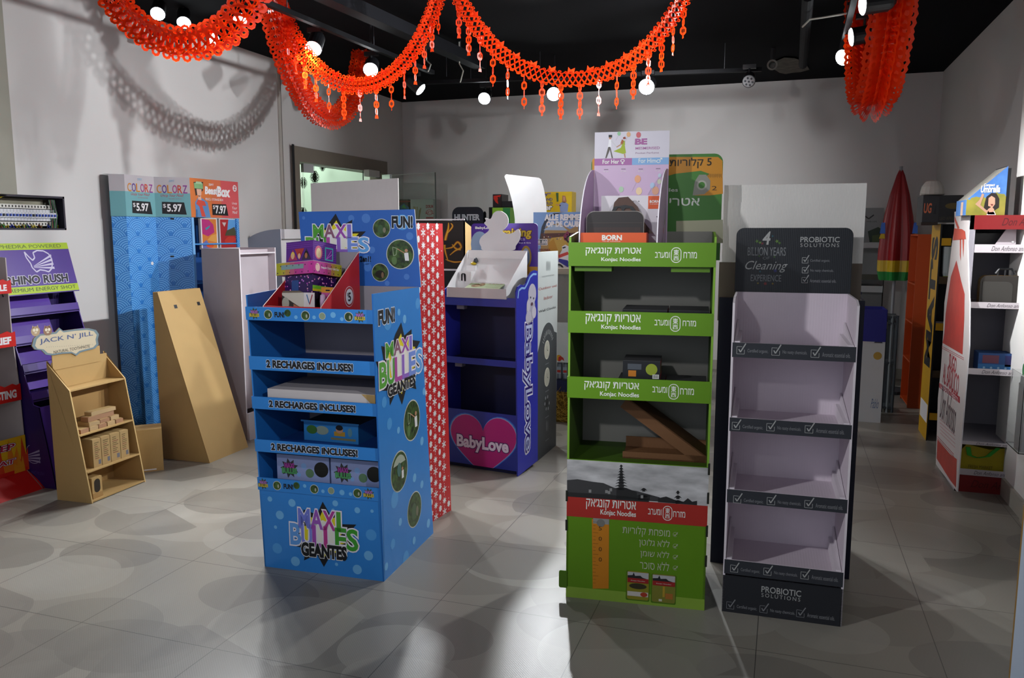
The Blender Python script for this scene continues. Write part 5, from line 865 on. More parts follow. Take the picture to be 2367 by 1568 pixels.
# ================================================================== clock display behind the navy one
c0 = fl(1243, 1066); c1 = fl(1285, 1030); CX = (c0.x + c1.x) / 2 + .0; RC = Pan((c1.x, c1.y, 0), Vector((c1.x - c0.x, c1.y - c0.y, 0)), (0, 0, 1)); a_l = RC.px(1244, 900)[0] - .02; z1 = RC.px(1290, 580)[1]; a_r = RC.px(1290, 580)[0]
t_c = thing('floor_display', 'grey and white wall-clock display with clock faces down its side', 'floor display', (c1.x - .2, c1.y - .15, 0)); g = G(); g.slab(RC, [(a_l, 0), (0, 0), (a_r, z1), (a_l, z1)], .01, mat('#b9c0be', .5), '#8a8e8c', '#6a6e70'); CDK = mat('#3c4144', .5)
zc_ = RC.px(1265, 775)[1]; cen = RC.px(1266, 808); g.poly(RC, [(a_l, .0), (0, 0), (0, RC.px(1285, 770)[1])] + [(max(a_l, min(a_r, cen[0] + .175 * math.cos(math.radians(q)))), cen[1] + .175 * math.sin(math.radians(q))) for q in range(35, 150, 8)] + [(a_l, cen[1])], CDK, 1)
g.tp(RC, 'WESTMINSTER', 1252, 642, 1281, 634, '#8a9090', layer=2); g.tp(RC, 'Outdoor and', 1245, 672, 1286, 657, '#a0504a', layer=2); g.tp(RC, 'Indoor', 1257, 694, 1277, 681, '#a0504a', layer=2); g.tp(RC, 'Wall Clocks', 1245, 724, 1284, 707, '#3a4042', layer=2, bold=.01)
for k in range(-2, 3): g.disc(RC, 1267 + k * 2.0, 615, 12, '#4a5254', 2, 10, k=.1)
for i in range(13): th = math.radians(30 + i * 10); g.poly(RC, [(cen[0] + r * math.cos(th + e), cen[1] + r * math.sin(th + e)) for r, e in ((.10, -.02), (.13, -.02), (.13, .02), (.10, .02))], '#b4bab8', 3)
for v, k in ((809, 1), (872, 1), (932, 0), (985, 2)):
    u = 1264
    if k == 1: g.disc(RC, u, v, 22, '#c4c4b4', 3, 18, k=.95); g.disc(RC, u, v, 19, '#b0b0a0', 4, 18, k=.95); a, b = RC.px(u, v); g.line(RC, [(a, b), (a, b + .025)], .004, INK, 5); g.line(RC, [(a, b), (a + .018, b - .008)], .004, INK, 5)
    elif k == 0: [g.disc(RC, u + 5 * math.cos(i), v + 15 * math.sin(i), 4, '#8a9092', 3, 8) for i in range(0, 6)]; g.disc(RC, u, v, 10, '#2a2e30', 3, 12)
    else: [g.disc(RC, u + kk * 2.0, v, 13, '#8a9092', 3, 10, k=.09) for kk in (-1, 0, 1)]
    g.poly(RC, rect(RC.px(u - 4, v + 33)[0], RC.px(u, v + 33)[1], RC.px(u + 4, v + 33)[0], RC.px(u, v + 31)[1]), '#70767a', 3)
g.build('side_panel', t_c); cy_ = max(c0.y - .01, (B.p(BW, BD, 0)).y + .03); cf = Fr((c1.x - .42, cy_), ang=0); dy = c1.y - cy_
g = G(); g.box(cf, 0, .405, dy - .02, dy - .01, 0, z1 - .01, mat('#9aa09e', .6)); g.build('back_panel', t_c); g = G(); g.box(cf, 0, .01, 0, dy - .02, 0, z1, mat('#9aa09e', .6)); g.build('side_panel', t_c)
for z in (.1, .55, 1.0):
    g = G(); g.box(cf, .012, .40, .0, dy - .03, z, z + .012, CDK); g.build('shelf', t_c)
# ================================================================== left side: red heat-relief display, cut by the frame edge
KR = mat(KRAFT, .7, rib=70); KRD = mat('#a5824e', .75); HRED = mat('#c81a14', .42); HG = mat('#b3a8a6', .6)
yd = 3.335; D = Fr((-3.92, yd - .62), (-3.92, yd)); DW = D.w; YP = Pan((0, yd, 0), (1, 0, 0), (0, 0, 1))     # plane of its right wing, a = world x
def dpt(u, v): a, b = YP.px(u, v); return (-3.92 - a, b)         # -> local depth, height
t_h = thing('floor_display', 'red heat-relief floor display with flame base cut off by left frame edge', 'floor display', D.p(DW / 2, .2, 0), D.ang)
prof = [(.03, 0), dpt(63, 1086), dpt(56, 1005), dpt(44, 884), dpt(28, 764), dpt(14, 596), (.355, dpt(14, 590)[1]), (.355, 0)]
for x in (0, DW - .006):
    g = G(); g.slab(D.right(x + .006), prof, .006, HG); g.build('side_panel', t_h)
g = G(); g.box(D, 0, DW, .345, .352, 0, 1.36, HG); g.build('back_panel', t_h)
zb0, zb1 = dpt(63, 1086)[1], dpt(56, 1005)[1]; yb = dpt(63, 1086)[0]
g = G(); FPn = Pan(D.p(0, .03, 0), D.X, (D.Y * (yb - .03) + Vector((0, 0, zb0)))); hL = math.hypot(yb - .03, zb0); g.slab(FPn, [(-.01, 0), (DW + .02, 0), (DW, hL), (0, hL)], .006, HRED)
FL2 = D.front(yb - .004); g.slab(FL2, rect(0, zb0, DW, zb1), .006, mat('#d8a818', .45)); A0 = DW
def flame(p, x, z, w, h, c, l): g.poly(p, [(x - w, z), (x - w * .9, z + h * .5), (x - w * .35, z + h * .35), (x - w * .1, z + h), (x + w * .35, z + h * .45), (x + w * .7, z + h * .75), (x + w, z)], c, l)
for i, (x, w, h, c) in enumerate(((DW - .02, .05, .20, '#c83a14'), (DW - .10, .06, .21, '#d8781a'), (DW - .2, .06, .2, '#c83a14'), (DW - .3, .07, .2, '#d8781a'), (DW - .42, .07, .2, '#c83a14'), (DW - .05, .035, .12, '#d88a1c'))): flame(FL2, x, zb0, w, min(h, zb1 - zb0 - .003), c, 1 + .3 * i)
g.poly(FL2, rect(0, zb0, DW, zb0 + .02), HRED, 2)
for w_, u0, v0, u1, v1 in (('DEEP', -42, 1058, 32, 1025), ('HEAT', -40, 1092, 34, 1060)):
    g.tp(FL2, w_, u0, v0, u1, v1, '#6a1a4a', layer=4, bold=.13, shear=.1); g.tp(FL2, w_, u0, v0, u1, v1, PAPW, layer=5, bold=.09, shear=.1); g.tp(FL2, w_, u0, v0, u1, v1, '#a81a3a', layer=6, bold=.03, shear=.1)
g.build('base_panel', t_h)
for (u, v0, v1, s) in ((25, 650, 678, 'MUSCLE'), (35, 769, 800, 'PAIN RELIEF'), (47, 889, 924, 'LONG LASTING')):
    yy, z1 = dpt(u, v0); z0 = dpt(u, v1)[1]; g = G(); g.box(D, .006, DW - .006, yy + .004, .345, z0, z0 + .008, HG); s_ = g.build('shelf', t_h); g = G(); p = D.front(yy)
    n = 26; top = [(DW * i / n, z1 + (.012 if i % 3 == 0 else (.0 if i % 3 == 1 else .006))) for i in range(n + 1)]; g.slab(p, [(0, z0)] + [(DW, z0)] + list(reversed(top)), .004, HRED); h = z1 - z0
    L = min(.3, len(s) * .026); g.text(p, s, DW - .025 - L, z0 + .25 * h, DW - .03, z0 + .72 * h, PAPW, layer=1, bold=.05); g.build('shelf_lip', s_)
# ================================================================== purple energy-shot display
PU = mat('#4a2a8c', .3, spec=.6); PUD = mat('#241250', .4); LIME = mat('#a8c41c', .45)
yr0, yr1 = 3.345, 3.84; R_ = Fr((-3.86, yr0), (-3.86, yr1)); RW = R_.w; YR = Pan((0, yr1, 0), (1, 0, 0), (0, 0, 1)); dp = lambda u, v: (lambda q: (-3.86 - q[0], q[1]))(YR.px(u, v))
t_h = thing('floor_display', 'purple energy-shot display with lime stripes leaning against left wall', 'floor display', R_.p(RW / 2, .2, 0), R_.ang)
y0h, z1h = dp(157, 561); y1h, z0h = dp(178, 672); y0h, y1h = min(y0h, .40), min(y1h, .37)
prof = [(0, 0), (.085, .47), (.13, .48), (.26, z0h - .18), (.31, z0h), (.42, z0h), (.42, 0)]
for x in (0.0, RW - .006):
    g = G(); P_ = R_.left(x) if x == 0 else R_.right(x + .006); g.slab(P_, [((-a if x == 0 else a), b) for a, b in prof], .006, mat('#2a1656', .35), PU, PUD)
    if x == 0:
        c = P_.px(77, 1050); r = .055
        for i in range(20):
            th0, th1 = 2.0 + i * .2, 2.0 + (i + 1) * .2; g.line(P_, [(c[0] + r * math.cos(th0), c[1] + r * math.sin(th0)), (c[0] + r * math.cos(th1), c[1] + r * math.sin(th1))], .004, '#8a84a4', 1)
        for k in range(4): g.poly(P_, [(c[0] - .05, c[1] - .01 - .008 * k), (c[0] + .05, c[1] + .03 - .022 * k), (c[0] + .05, c[1] + .017 - .022 * k), (c[0] - .05, c[1] - .014 - .008 * k)], '#8a84a4', 2)
        g.text(P_, 'RHINO RUSH', c[0] - .05, c[1] - .12, c[0] + .07, c[1] - .1, '#4a3a7a', layer=1)
    g.build('side_panel', t_h)
g = G(); fp_ = Pan(R_.p(0, 0, 0), R_.X, R_.Y * .085 + Vector((0, 0, .47))); g.slab(fp_, rect(0, 0, RW, math.hypot(.085, .47)), .006, PU, PUD); g.build('base_panel', t_h)
g = G(); g.box(R_, .006, RW - .006, .41, .418, 0, z0h, PUD); g.build('back_panel', t_h)
steps = 4
for i in range(steps):
    k = i / (steps - 1); z = .50 + (z0h - .12 - .50) * k; y = .13 + (.27 - .13) * k; g = G(); g.box(R_, .006, RW - .006, y, .40, z, z + .008, PUD); s_ = g.build('shelf', t_h)
    g = G(); lp_ = Pan(R_.p(0, y, z - .005), R_.X, R_.Y * .02 + Vector((0, 0, .08))); g.slab(lp_, rect(.002, 0, RW - .002, .055), .004, PU, PUD); g.build('shelf_lip', s_)
    g = G(); bp_ = Pan(R_.p(0, .36, z + .02), R_.X, R_.Y * .03 + Vector((0, 0, .09))); g.slab(bp_, rect(.08, 0, RW - .12, .1), .004, mat('#5a38a0', .2, spec=.8)); g.build('insert_card', s_)
HD = Pan(R_.p(0, y1h - .02, z0h), R_.X, R_.Y * (y0h - y1h + .03) + Vector((0, 0, z1h - z0h))); hh = math.hypot(y0h - y1h + .03, z1h - z0h)
g = G(); g.slab(HD, rect(-.02, 0, RW, hh), .006, PU, PUD); g.poly(HD, rect(-.02, hh * .87, RW, hh), LIME, 1); g.poly(HD, rect(-.02, hh * .02, RW, hh * .16), LIME, 1)
g.text(HD, 'EPHEDRA POWERED', .01, hh * .90, RW - .05, hh * .97, '#5a6a2a', layer=2); g.text(HD, 'PREMIUM ENERGY SHOT', .01, hh * .06, RW - .02, hh * .13, '#3a4a2a', layer=2)
g.text(HD, 'RHINO RUSH', .02, hh * .21, RW - .06, hh * .36, '#d8d4e4', layer=2, bold=.09, shear=.12); g.text(HD, 'RHINO RUSH', .02, hh * .21, RW - .06, hh * .36, '#1a1426', layer=3, bold=.04, shear=.12)
cx, cz, r = RW * .56, hh * .62, hh * .2; PW = mat('#c8c2dc', .4)
head = [(-1.5, 1.05), (-1.45, .5), (-1.15, -.1), (-1.1, -.5), (-.75, -.95), (-.3, -.75), (.2, -.85), (.6, -1.0), (1.0, -.7), (1.25, -.2), (1.3, .3), (1.1, .8), (.6, 1.1), (-.1, 1.15), (-.6, .95), (-.55, .45), (-.85, .2), (-1.2, .6), (-1.5, 1.05)]
g.line(HD, [(cx + r * a, cz + r * b) for a, b in head], .008, PW, 1)
for k in range(4): g.poly(HD, [(cx - r * .9, cz - r * (.35 + .05 * k)), (cx + r * 1.35, cz + r * (.75 - .42 * k)), (cx + r * 1.35, cz + r * (.52 - .42 * k)), (cx - r * .9, cz - r * (.38 + .05 * k))], PW, 2)
g.build('header', t_h)
# ================================================================== kraft cardboard toothpaste display
J = Fr(fl(213, 1165), fl(337, 1114)); JW = J.w; JL = J.left(0); jp = lambda u, v: (lambda q: (-q[0], q[1]))(JL.px(u, v))
JB = jp(133, 1154)[0]; f1 = jp(160, 904); f2 = jp(107, 840); z_sh = [.012, zof(J.right(0), (213, 1160))] 
t_j = thing('counter_stand', 'kraft cardboard toothpaste stand with sloped sides and two shelves of cartons', 'floor display', J.p(JW / 2, JB / 2, 0), J.ang)
prof = [(0, 0), (JB, 0), (max(JB, f2[0]), f2[1] + .01), f2, f1]
for x in (0, JW - .008):
    g = G(); P_ = J.left(0) if x == 0 else J.right(JW); g.slab(P_, [((-a if x == 0 else a), b) for a, b in prof], .008, KR, mat('#c4a56c', .7), KRD); g.build('side_panel', t_j)
g = G(); g.box(J, .008, JW - .008, JB - .012, JB - .004, 0, f2[1] - .02, KRD); g.build('back_panel', t_j)
def jdep(z): return f1[0] * z / f1[1]
JZ = []
for v in (1160, 1093, 1008, 904):
    uu = {1160: 213, 1093: 200, 1008: 183, 904: 160}[v]; a, z = jp(uu, v); JZ.append(z); g = G(); g.box(J, .008, JW - .008, max(a, .0) + .002, JB - .012, max(z - .008, .0), z, KR); g.build('shelf', t_j)
g = G(); yt = f1[0]; ub = f2[0] - .01; P_ = Pan(J.p(0, JB - .02, f1[1]), J.X, (0, 0, 1)); g.slab(P_, rect(.008, 0, JW - .008, f2[1] - f1[1] + .0), .004, KR); g.build('upper_back_panel', t_j)
SG = J.front(JB - .03); g = G(); sp = [(74, 800), (78, 783), (88, 773), (100, 772), (128, 768), (137, 758), (146, 765), (175, 761), (205, 759), (222, 763), (229, 773), (226, 785), (228, 797), (220, 806), (200, 811), (186, 815), (177, 823), (166, 817), (145, 818), (120, 822), (106, 820), (96, 810), (80, 808)]
ab = [SG.px(*q) for q in sp]; g.slab(SG, ab, .006, mat('#6f8288', .5), KRAFT); ca = (sum(a for a, b in ab) / len(ab), sum(b for a, b in ab) / len(ab)); g.poly(SG, [(ca[0] + (a - ca[0]) * .92, ca[1] + (b - ca[1]) * .86) for a, b in ab], mat('#c4b89c', .55), 1)
SB = '#4a5a84'; g.tp(SG, 'JACK N’ JILL', 92, 798, 214, 766, SB, layer=2, bold=.01); g.tp(SG, 'NATURAL TOOTHPASTE', 124, 818, 207, 797, '#3a3630', layer=2)
for i in range(22): a, b = SG.px(108 + i * 5, 803 - i * .3); g.poly(SG, ell(a, b, .002, n=6), '#8a8a80', 2)
for u, v, c in ((82, 766, '#a89070'), (110, 765, '#8a6a54')):
    a, b = SG.px(u, v); g.poly(SG, ell(a, b, .028, .026), c, 1); g.poly(SG, [(a - .022, b + .012), (a - .016, b + .032), (a - .004, b + .02)], c, 1); g.poly(SG, [(a + .022, b + .012), (a + .016, b + .032), (a + .004, b + .02)], c, 1)
    for s in (-1, 1): g.poly(SG, ell(a + s * .009, b + .006, .008), '#d8d0b8', 2)
    g.poly(SG, ell(a, b - .008, .009, .005), '#c8bca0', 2)
g.build('sign', t_j, label='cream bracket-shaped sign with two owls on top')
g = G(); hz = f2[1]; zs = min(b for a, b in ab) + .02; g.slab(J.front(JB - .024), rect(.012, hz - .04, JW - .06, max(zs, hz + .05)), .004, KR); g.build('sign_support', t_j)
def tcart(fr, w, d, h, label, grp, m=None, mark=True):
    t = thing('toothpaste_carton', label, 'box', fr.p(w / 2, d / 2, 0), fr.ang, grp); q = G(); q.box(fr, 0, w, 0, d, 0, h, m or mat('#a88c5c', .65)); p = fr.front(0)
    if mark:
        q.poly(p, rect(w * .6, h * .08, w * .9, h * .24), '#6a6a70', 1)
        for k in range(9): q.poly(p, rect(w * .2, h * (.3 + .07 * k), w * rnd.uniform(.5, .85), h * (.325 + .07 * k)), '#6a5838' if k % 3 else '#7a4a3a', 1)
    q.build('body', t); q = G(); q.box(fr, w * .06, w * .94, d * .06, d * .94, h, h + .0015, mat('#b89c6a', .6)); q.build('lid_flap', t); return t
z = JZ[1]; P_ = J.front(jdep(z) + .02); xs = [P_.px(u, 1070)[0] for u in (216, 236.5, 258, 281, 301)]; ords = ('first', 'second', 'third', 'fourth')
for i in range(4): f = J.sub(xs[i] + .002, jdep(z) + .02, z + .0005); tcart(f, xs[i + 1] - xs[i] - .004, min(.11, JB - jdep(z) - .04), P_.px(240, 1006 + 0)[1] - z - .01, ords[i] + ' tall toothpaste carton from the left on lower shelf of the kraft stand', 'tall cartons on the kraft stand')
z = JZ[2]; y0 = jdep(z) + .012; n = 0; PN = mat('#b59a70', .6); PN2 = mat('#a07a5c', .6)
for i in range(5):
    f = J.sub(.03 + .063 * i, y0, z + .0005, rnd.uniform(-.05, .05)); tcart(f, .056, .1, .022, ('leftmost', 'second', 'middle', 'fourth', 'rightmost')[i] + ' small flat carton in bottom row on upper kraft shelf', 'small flat cartons on the kraft stand', PN if i % 2 else PN2, False)
for i in range(3):
    f = J.sub(.10 + .078 * i, y0 + .01, z + .0245, .1 * (i - 1)); tcart(f, .068, .09, .02, ('left', 'middle', 'right')[i] + ' small carton of the second layer on upper kraft shelf', 'second layer cartons on the kraft stand', PN2 if i % 2 else PN, False)
f = J.sub(.105, y0 + .02, z + .047, .02); tcart(f, .19, .05, .026, 'long flat carton lying on the small cartons of upper kraft shelf', 'long cartons on the kraft stand', PN2, False)
f = J.sub(.135, y0 + .025, z + .075, -.04); tcart(f, .17, .05, .02, 'long carton resting on top of pile in the kraft stand', 'long cartons on the kraft stand', PN, False)
for (x, zz, l) in ((.018, JZ[2], 'kraft dispenser box with cut-out window on upper shelf of kraft stand'), (.03, JZ[0], 'kraft dispenser box with cut-out window on bottom of kraft stand')):
    yy = jdep(zz) + (.118 if zz > .2 else .02); d_ = max(.05, min(.09, JB - yy - .016)); f = J.sub(x, yy, zz + .0005); t = thing('dispenser_box', l, 'box', f.p(.035, d_ / 2, 0), f.ang, 'dispenser boxes on the kraft stand'); q = G(); q.box(f, 0, .07, 0, d_, 0, .115, KR); p = f.front(0); q.poly(p, rrect(.014, .03, .056, .105, .02), mat('#2a2014', .7), 1); q.build('body', t)
    q = G(); q.slab(f.front(-.002), rect(0, 0, .07, .028), .002, KRD); q.build('front_lip', t)
# small plain box on the floor beside it
f = Fr(fl(325, 1093), fl(379, 1087)); f = Fr(f.p(-.03, 0, 0), ang=f.ang); w = .03 + (fl(379, 1087) - fl(325, 1093)).length; zt_ = f.front(0).px(378, 990)[1]
t = thing('carton', 'small plain brown cardboard box standing on the floor behind the kraft stand', 'box', f.p(w / 2, .08, 0), f.ang); g = G(); g.box(f, 0, w, 0, .15, 0, zt_, KR); g.build('body', t); g = G(); g.slab(f.front(-.001), rect(.05, .008, .12, .016), .001, PAPW); g.build('label_strip', t); g = G(); g.box(f, 0, w, .073, .077, zt_, zt_ + .001, KRD); g.build('top_seam', t)
# ================================================================== kraft wedge
E_ = Fr(fl(485, 1071), fl(574, 1034)); EW = E_.w; EB = E_.loc(fl(373, 1061))[1]; ty = EB - .035; zt_ = E_.front(ty).px(371, 675)[1]; t = thing('display_plinth', 'plain kraft cardboard wedge plinth with two black slots near its top', 'plinth', E_.p(EW / 2, EB / 2, 0), E_.ang)
sp_ = Pan(E_.p(0, 0, 0), E_.X, E_.Y * ty + Vector((0, 0, zt_))); SL = math.hypot(ty, zt_); g = G(); g.slab(sp_, rect(0, 0, EW, SL), .005, KR, KRD)
for u, v in ((406, 709), (459, 702)):
    a, b = sp_.px(u, v); g.poly(sp_, rect(a - .014, b - .012, a + .014, b + .012), INK, 1)
g.build('sloped_front', t)
for x in (0, EW - .004):
    g = G(); P_ = E_.left(0) if x == 0 else E_.right(EW); g.slab(P_, [((-a if x == 0 else a), b) for a, b in ((.004, 0), (EB, 0), (EB, zt_), (ty + .004, zt_ - .004))], .004, KR); g.build('side_panel', t)
g = G(); g.box(E_, .004, EW - .004, EB - .004, EB, 0, zt_, KRD); g.box(E_, .004, EW - .004, ty + .004, EB - .004, zt_ - .004, zt_, KR); g.build('back_panel', t)
# ================================================================== blue wave-print tower with price headers
WV = wave_mat(); ZT = 1.83
p3 = Vector((-3.99, onx(437, 410, -3.99)[1], 0)); p4 = Vector((-3.99, onx(548, 418, -3.99)[1], 0)); dd = Vector((.75, .66, 0)).normalized(); 
best = min((abs((lambda q: 1183.5 + FPX * q.dot(RGT) / q.dot(FWD))(p3 - dd * (.01 * k) + Vector((0, 0, ZT)) - CAM) - 356), k) for k in range(5, 60)); p2 = p3 - dd * (.01 * best[1]); p1 = Vector((p2.x, onx(286, 405, p2.x)[1], 0)); p0 = p1 - dd * .09
if p0.x < XL + .01: p0 = p1 + (p0 - p1) * ((p1.x - XL - .01) / (p1.x - p0.x))
t_z = thing('floor_display', 'blue wave-print display tower with price headers against the left wall', 'floor display', (p2.x, p2.y, 0))
def zp(a, b): return Pan(a, b - a, (0, 0, 1)), (b - a).length
zh = [zof(zp(p1, p2)[0], (290, 500), (352, 502)), zof(zp(p3, p4)[0], (440, 502), (545, 504))]; zh = sum(zh) / 2
zc = .1; WVD = mat('#1c4f94', .5)
for (a, b, nm) in ((p0, p1, 'side_panel'), (p1, p2, 'front_panel'), (p2, p3, 'side_panel')):
    P_, L = zp(a, b); g = G(); g.slab(P_, rect(0, 0, L, zh - .002), .006, WV, '#5aa0e0', WVD)
    if nm == 'side_panel' and a is p2:
        for v in (506, 593): q = P_.px(398, v); g.poly(P_, rect(q[0] - .012, q[1] - .006, q[0] + .012, q[1] + .006), INK, 1)
    if nm == 'front_panel': q = P_.px(352, 609); g.poly(P_, ell(q[0], q[1], .012), PAPW, 1)
    g.build(nm, t_z)
P3, L3 = zp(p3, p4); inn = P3.N * -1.0
def inbox(a0, a1, n0, n1, z0, z1, m, g): f = Fr(p3, p4); g.box(f, a0, a1, n0, n1, z0, z1, m); return g
g = G(); inbox(-.0, L3, .22, .226, 0, zh, WVD, g); g.build('back_panel', t_z)
g = G(); inbox(-.002, .022, -.004, .02, 0, zh - .002, mat('#7ab4e8', .4), g); g.build('edge_strip', t_z); g = G(); inbox(L3 - .03, L3, 0, .22, 0, zh - .002, WV, g); g.build('side_panel', t_z)
for z in (.12, .45, .78, 1.08, 1.36):
    g = G(); inbox(.022, L3 - .03, 0, .22, z, z + .01, mat('#4a90d4', .45), g); g.build('shelf', t_z)
for a, b, kind in ((p0, p1, 'sliver'), (p1, p2, 'c'), (p2, p3, 'c'), (p3, p4, 'b')):
    P_, L = zp(a, b); P_ = P_.at(.004); z1 = ZT; g = G(); GRH = mat('#b9b4b8', .5); TEA = mat('#6fa8ae', .5); h = z1 - zh
    if kind != 'b':
        g.slab(P_, rect(-.002, zh, L + .002, z1), .006, GRH); g.poly(P_, rect(-.002, zh, L + .002, zh + h * .60), TEA, 1)
        if kind == 'c':
            cols = ['#c8382c', '#2a3a9a', '#c8a82a', '#7a3a8a', '#c8502a', '#c83a7a']; 
            for i, ch in enumerate('COLORZ'): a0 = L * (.08 + .145 * i); g.text(P_, ch, a0, zh + h * .60, a0 + L * .125, zh + h * .80, cols[i], layer=2, bold=.01); g.text(P_, ch, a0, zh + h * .60, a0 + L * .06 if False else a0 + L * .125, zh + h * .80, cols[(i + 2) % 6], layer=3, bold=-.02)
            g.text(P_, 'ZIPIT', L * .42, zh + h * .88, L * .58, zh + h * .93, '#7ab0d0', layer=2); g.text(P_, 'Unzip Your Mind!', L * .18, zh + h * .49, L * .82, zh + h * .575, '#b0404a', layer=2, shear=.3); g.text(P_, 'See what fits inside', L * .4, zh + h * .45, L * .75, zh + h * .475, '#b0606a', layer=2)
            g.poly(P_, [(L * .19, zh + h * .08), (L * .88, zh + h * .06), (L * .82, zh + h * .37), (L * .20, zh + h * .38)], INK, 2); g.text(P_, '5.97', L * .34, zh + h * .14, L * .74, zh + h * .32, PAPW, layer=3, bold=.03); g.text(P_, '$', L * .22, zh + h * .22, L * .31, zh + h * .33, PAPW, layer=3)
    else:
        g.slab(P_, rect(-.002, zh, L + .002, z1), .006, mat('#d0743a', .45), '#b9b4b8'); g.poly(P_, rect(L * .42, zh, L * .62, z1), '#cf6a44', 1); g.poly(P_, rect(L * .62, zh, L + .002, z1), '#cc5458', 1); R2 = lambda x, y: (L * x, zh + h * y)
        for pts, c, l in (([(.10, .55), (.07, .9), (.26, .92), (.25, .70), (.16, .6)], '#3a2a24', 2), ([(.08, .74), (.075, .88), (.25, .88), (.25, .74)], '#7fb07a', 3), ([(.10, .86), (.12, .92), (.22, .92), (.24, .86)], '#a8c8a0', 4), ([(.12, .73), (.22, .73), (.21, .58), (.17, .53), (.13, .58)], '#d8a890', 3), ([(.15, .56), (.20, .56), (.21, .45), (.14, .45)], '#d8a890', 3), ([(.09, .0), (.08, .38), (.14, .5), (.22, .5), (.33, .4), (.38, .0)], '#5a86b8', 2), ([(.10, .35), (.14, .46), (.27, .42), (.30, .3), (.22, .3), (.28, .02), (.2, .02), (.16, .28)], '#c84a3c', 3), ([(.08, .0), (.09, .2), (.12, .2), (.12, .0)], '#3f6a9a', 3)): g.poly(P_, [R2(*q) for q in pts], c, l)
        g.text(P_, 'Beast', *R2(.29, .62), *R2(.54, .80), PAPW, layer=3, bold=.05, shear=.1); g.text(P_, 'Box', *R2(.54, .58), *R2(.80, .82), PAPW, layer=3, bold=.06, shear=.1); g.text(P_, 'ZIPIT', *R2(.37, .84), *R2(.47, .89), PAPW, layer=3, bold=.02); g.text(P_, 'PENCIL / STORAGE BOX', *R2(.29, .45), *R2(.66, .51), PAPW, layer=3, bold=.01)
        g.poly(P_, [R2(.42, .07), R2(.76, .06), R2(.72, .37), R2(.42, .36)], INK, 2); g.text(P_, '7.97', *R2(.49, .12), *R2(.71, .32), PAPW, layer=3, bold=.03); g.text(P_, '$', *R2(.435, .22), *R2(.48, .33), PAPW, layer=3); q = R2(.925, .82); g.poly(P_, ell(q[0], q[1], L * .045, h * .09), PAPW, 2); g.text(P_, 'Z', q[0] - L * .02, q[1] - h * .045, q[0] + L * .02, q[1] + h * .045, '#b83a3a', layer=3, bold=.04)
        for i, s in enumerate(('Unzip', 'Your', 'Mind!')): g.text(P_, s, *R2(.85, .36 - .12 * i), *R2(.96, .44 - .12 * i), PAPW, layer=3, shear=.2)
    g.build('header', t_z)
g = G()
for a, b in ((p0, p1), (p1, p2), (p2, p3), (p3, p4)):
    A_, B_2 = Vector((a.x, a.y, ZT)), Vector((b.x, b.y, ZT)); g.face([A_, B_2, Vector((XL + .012, b.y, ZT)), Vector((XL + .012, a.y, ZT))], mat('#a8a4a8', .6))
g.build('top_panel', t_z)
for k, (u0, u1, l) in enumerate(((465, 503, 'orange picture pack with a pink swirl hanging left in the blue tower'), (508, 546, 'red and sky blue picture pack hanging right in the blue tower'))):
    f = Fr(p3, p4); PP = f.front(.012); a0, _ = PP.px(u0, 540); a1, _ = PP.px(u1, 540); z1 = zh - .006; z0 = PP.px(u0, 577)[1]; t = thing('picture_pack', l, 'pack', f.p((a0 + a1) / 2, .02, z0), f.ang, 'picture packs in the blue tower'); g = G(); g.slab(PP, rect(a0, z0, a1, z1), .02, PAPW); w, h = a1 - a0, z1 - z0; R2 = lambda x, y: (a0 + w * x, z0 + h * y)
    if k == 0:
        g.poly(PP, [R2(.06, .02), R2(.94, .02), R2(.94, .98), R2(.06, .98)], '#cf7a34', 1); g.poly(PP, [R2(.06, .98), R2(.06, .5), R2(.4, .42), R2(.8, .55), R2(.75, .8), R2(.5, .95)], '#b02a72', 2); g.poly(PP, [R2(.35, .3), R2(.9, .22), R2(.94, .5), R2(.6, .45)], '#d89a4a', 2); g.poly(PP, [R2(.06, .02), R2(.06, .2), R2(.3, .3), R2(.6, .02)], '#6a6aa8', 2); g.poly(PP, [R2(.25, .68), R2(.55, .78), R2(.5, .70), R2(.3, .62)], '#3a8a9a', 3); g.poly(PP, ell(*R2(.5, .12), w * .22, h * .07), '#d8502a', 3)
    else:
        g.poly(PP, [R2(.04, .02), R2(.96, .02), R2(.96, .98), R2(.04, .98)], '#a8242a', 1); g.poly(PP, [R2(.55, .98), R2(.96, .98), R2(.96, .6), R2(.45, .62)], '#5a9ad4', 2); g.poly(PP, [R2(.42, .62), R2(.6, .66), R2(.9, .74), R2(.96, .6), R2(.96, .45), R2(.3, .45)], '#4a4a34', 3); g.poly(PP, [R2(.25, .3), R2(.5, .42), R2(.85, .42), R2(.96, .3), R2(.7, .2), R2(.3, .2)], '#c0352a', 4); g.poly(PP, [R2(.15, .88), R2(.4, .88), R2(.28, .74)], '#c8b8b8', 4)
    g.build('front_card', t); g = G(); g.tube([f.p((a0 + a1) / 2, .03, z1 - .01), f.p((a0 + a1) / 2, .2, z1 - .01)], .003, CHR, 5); g.build('hook', t)
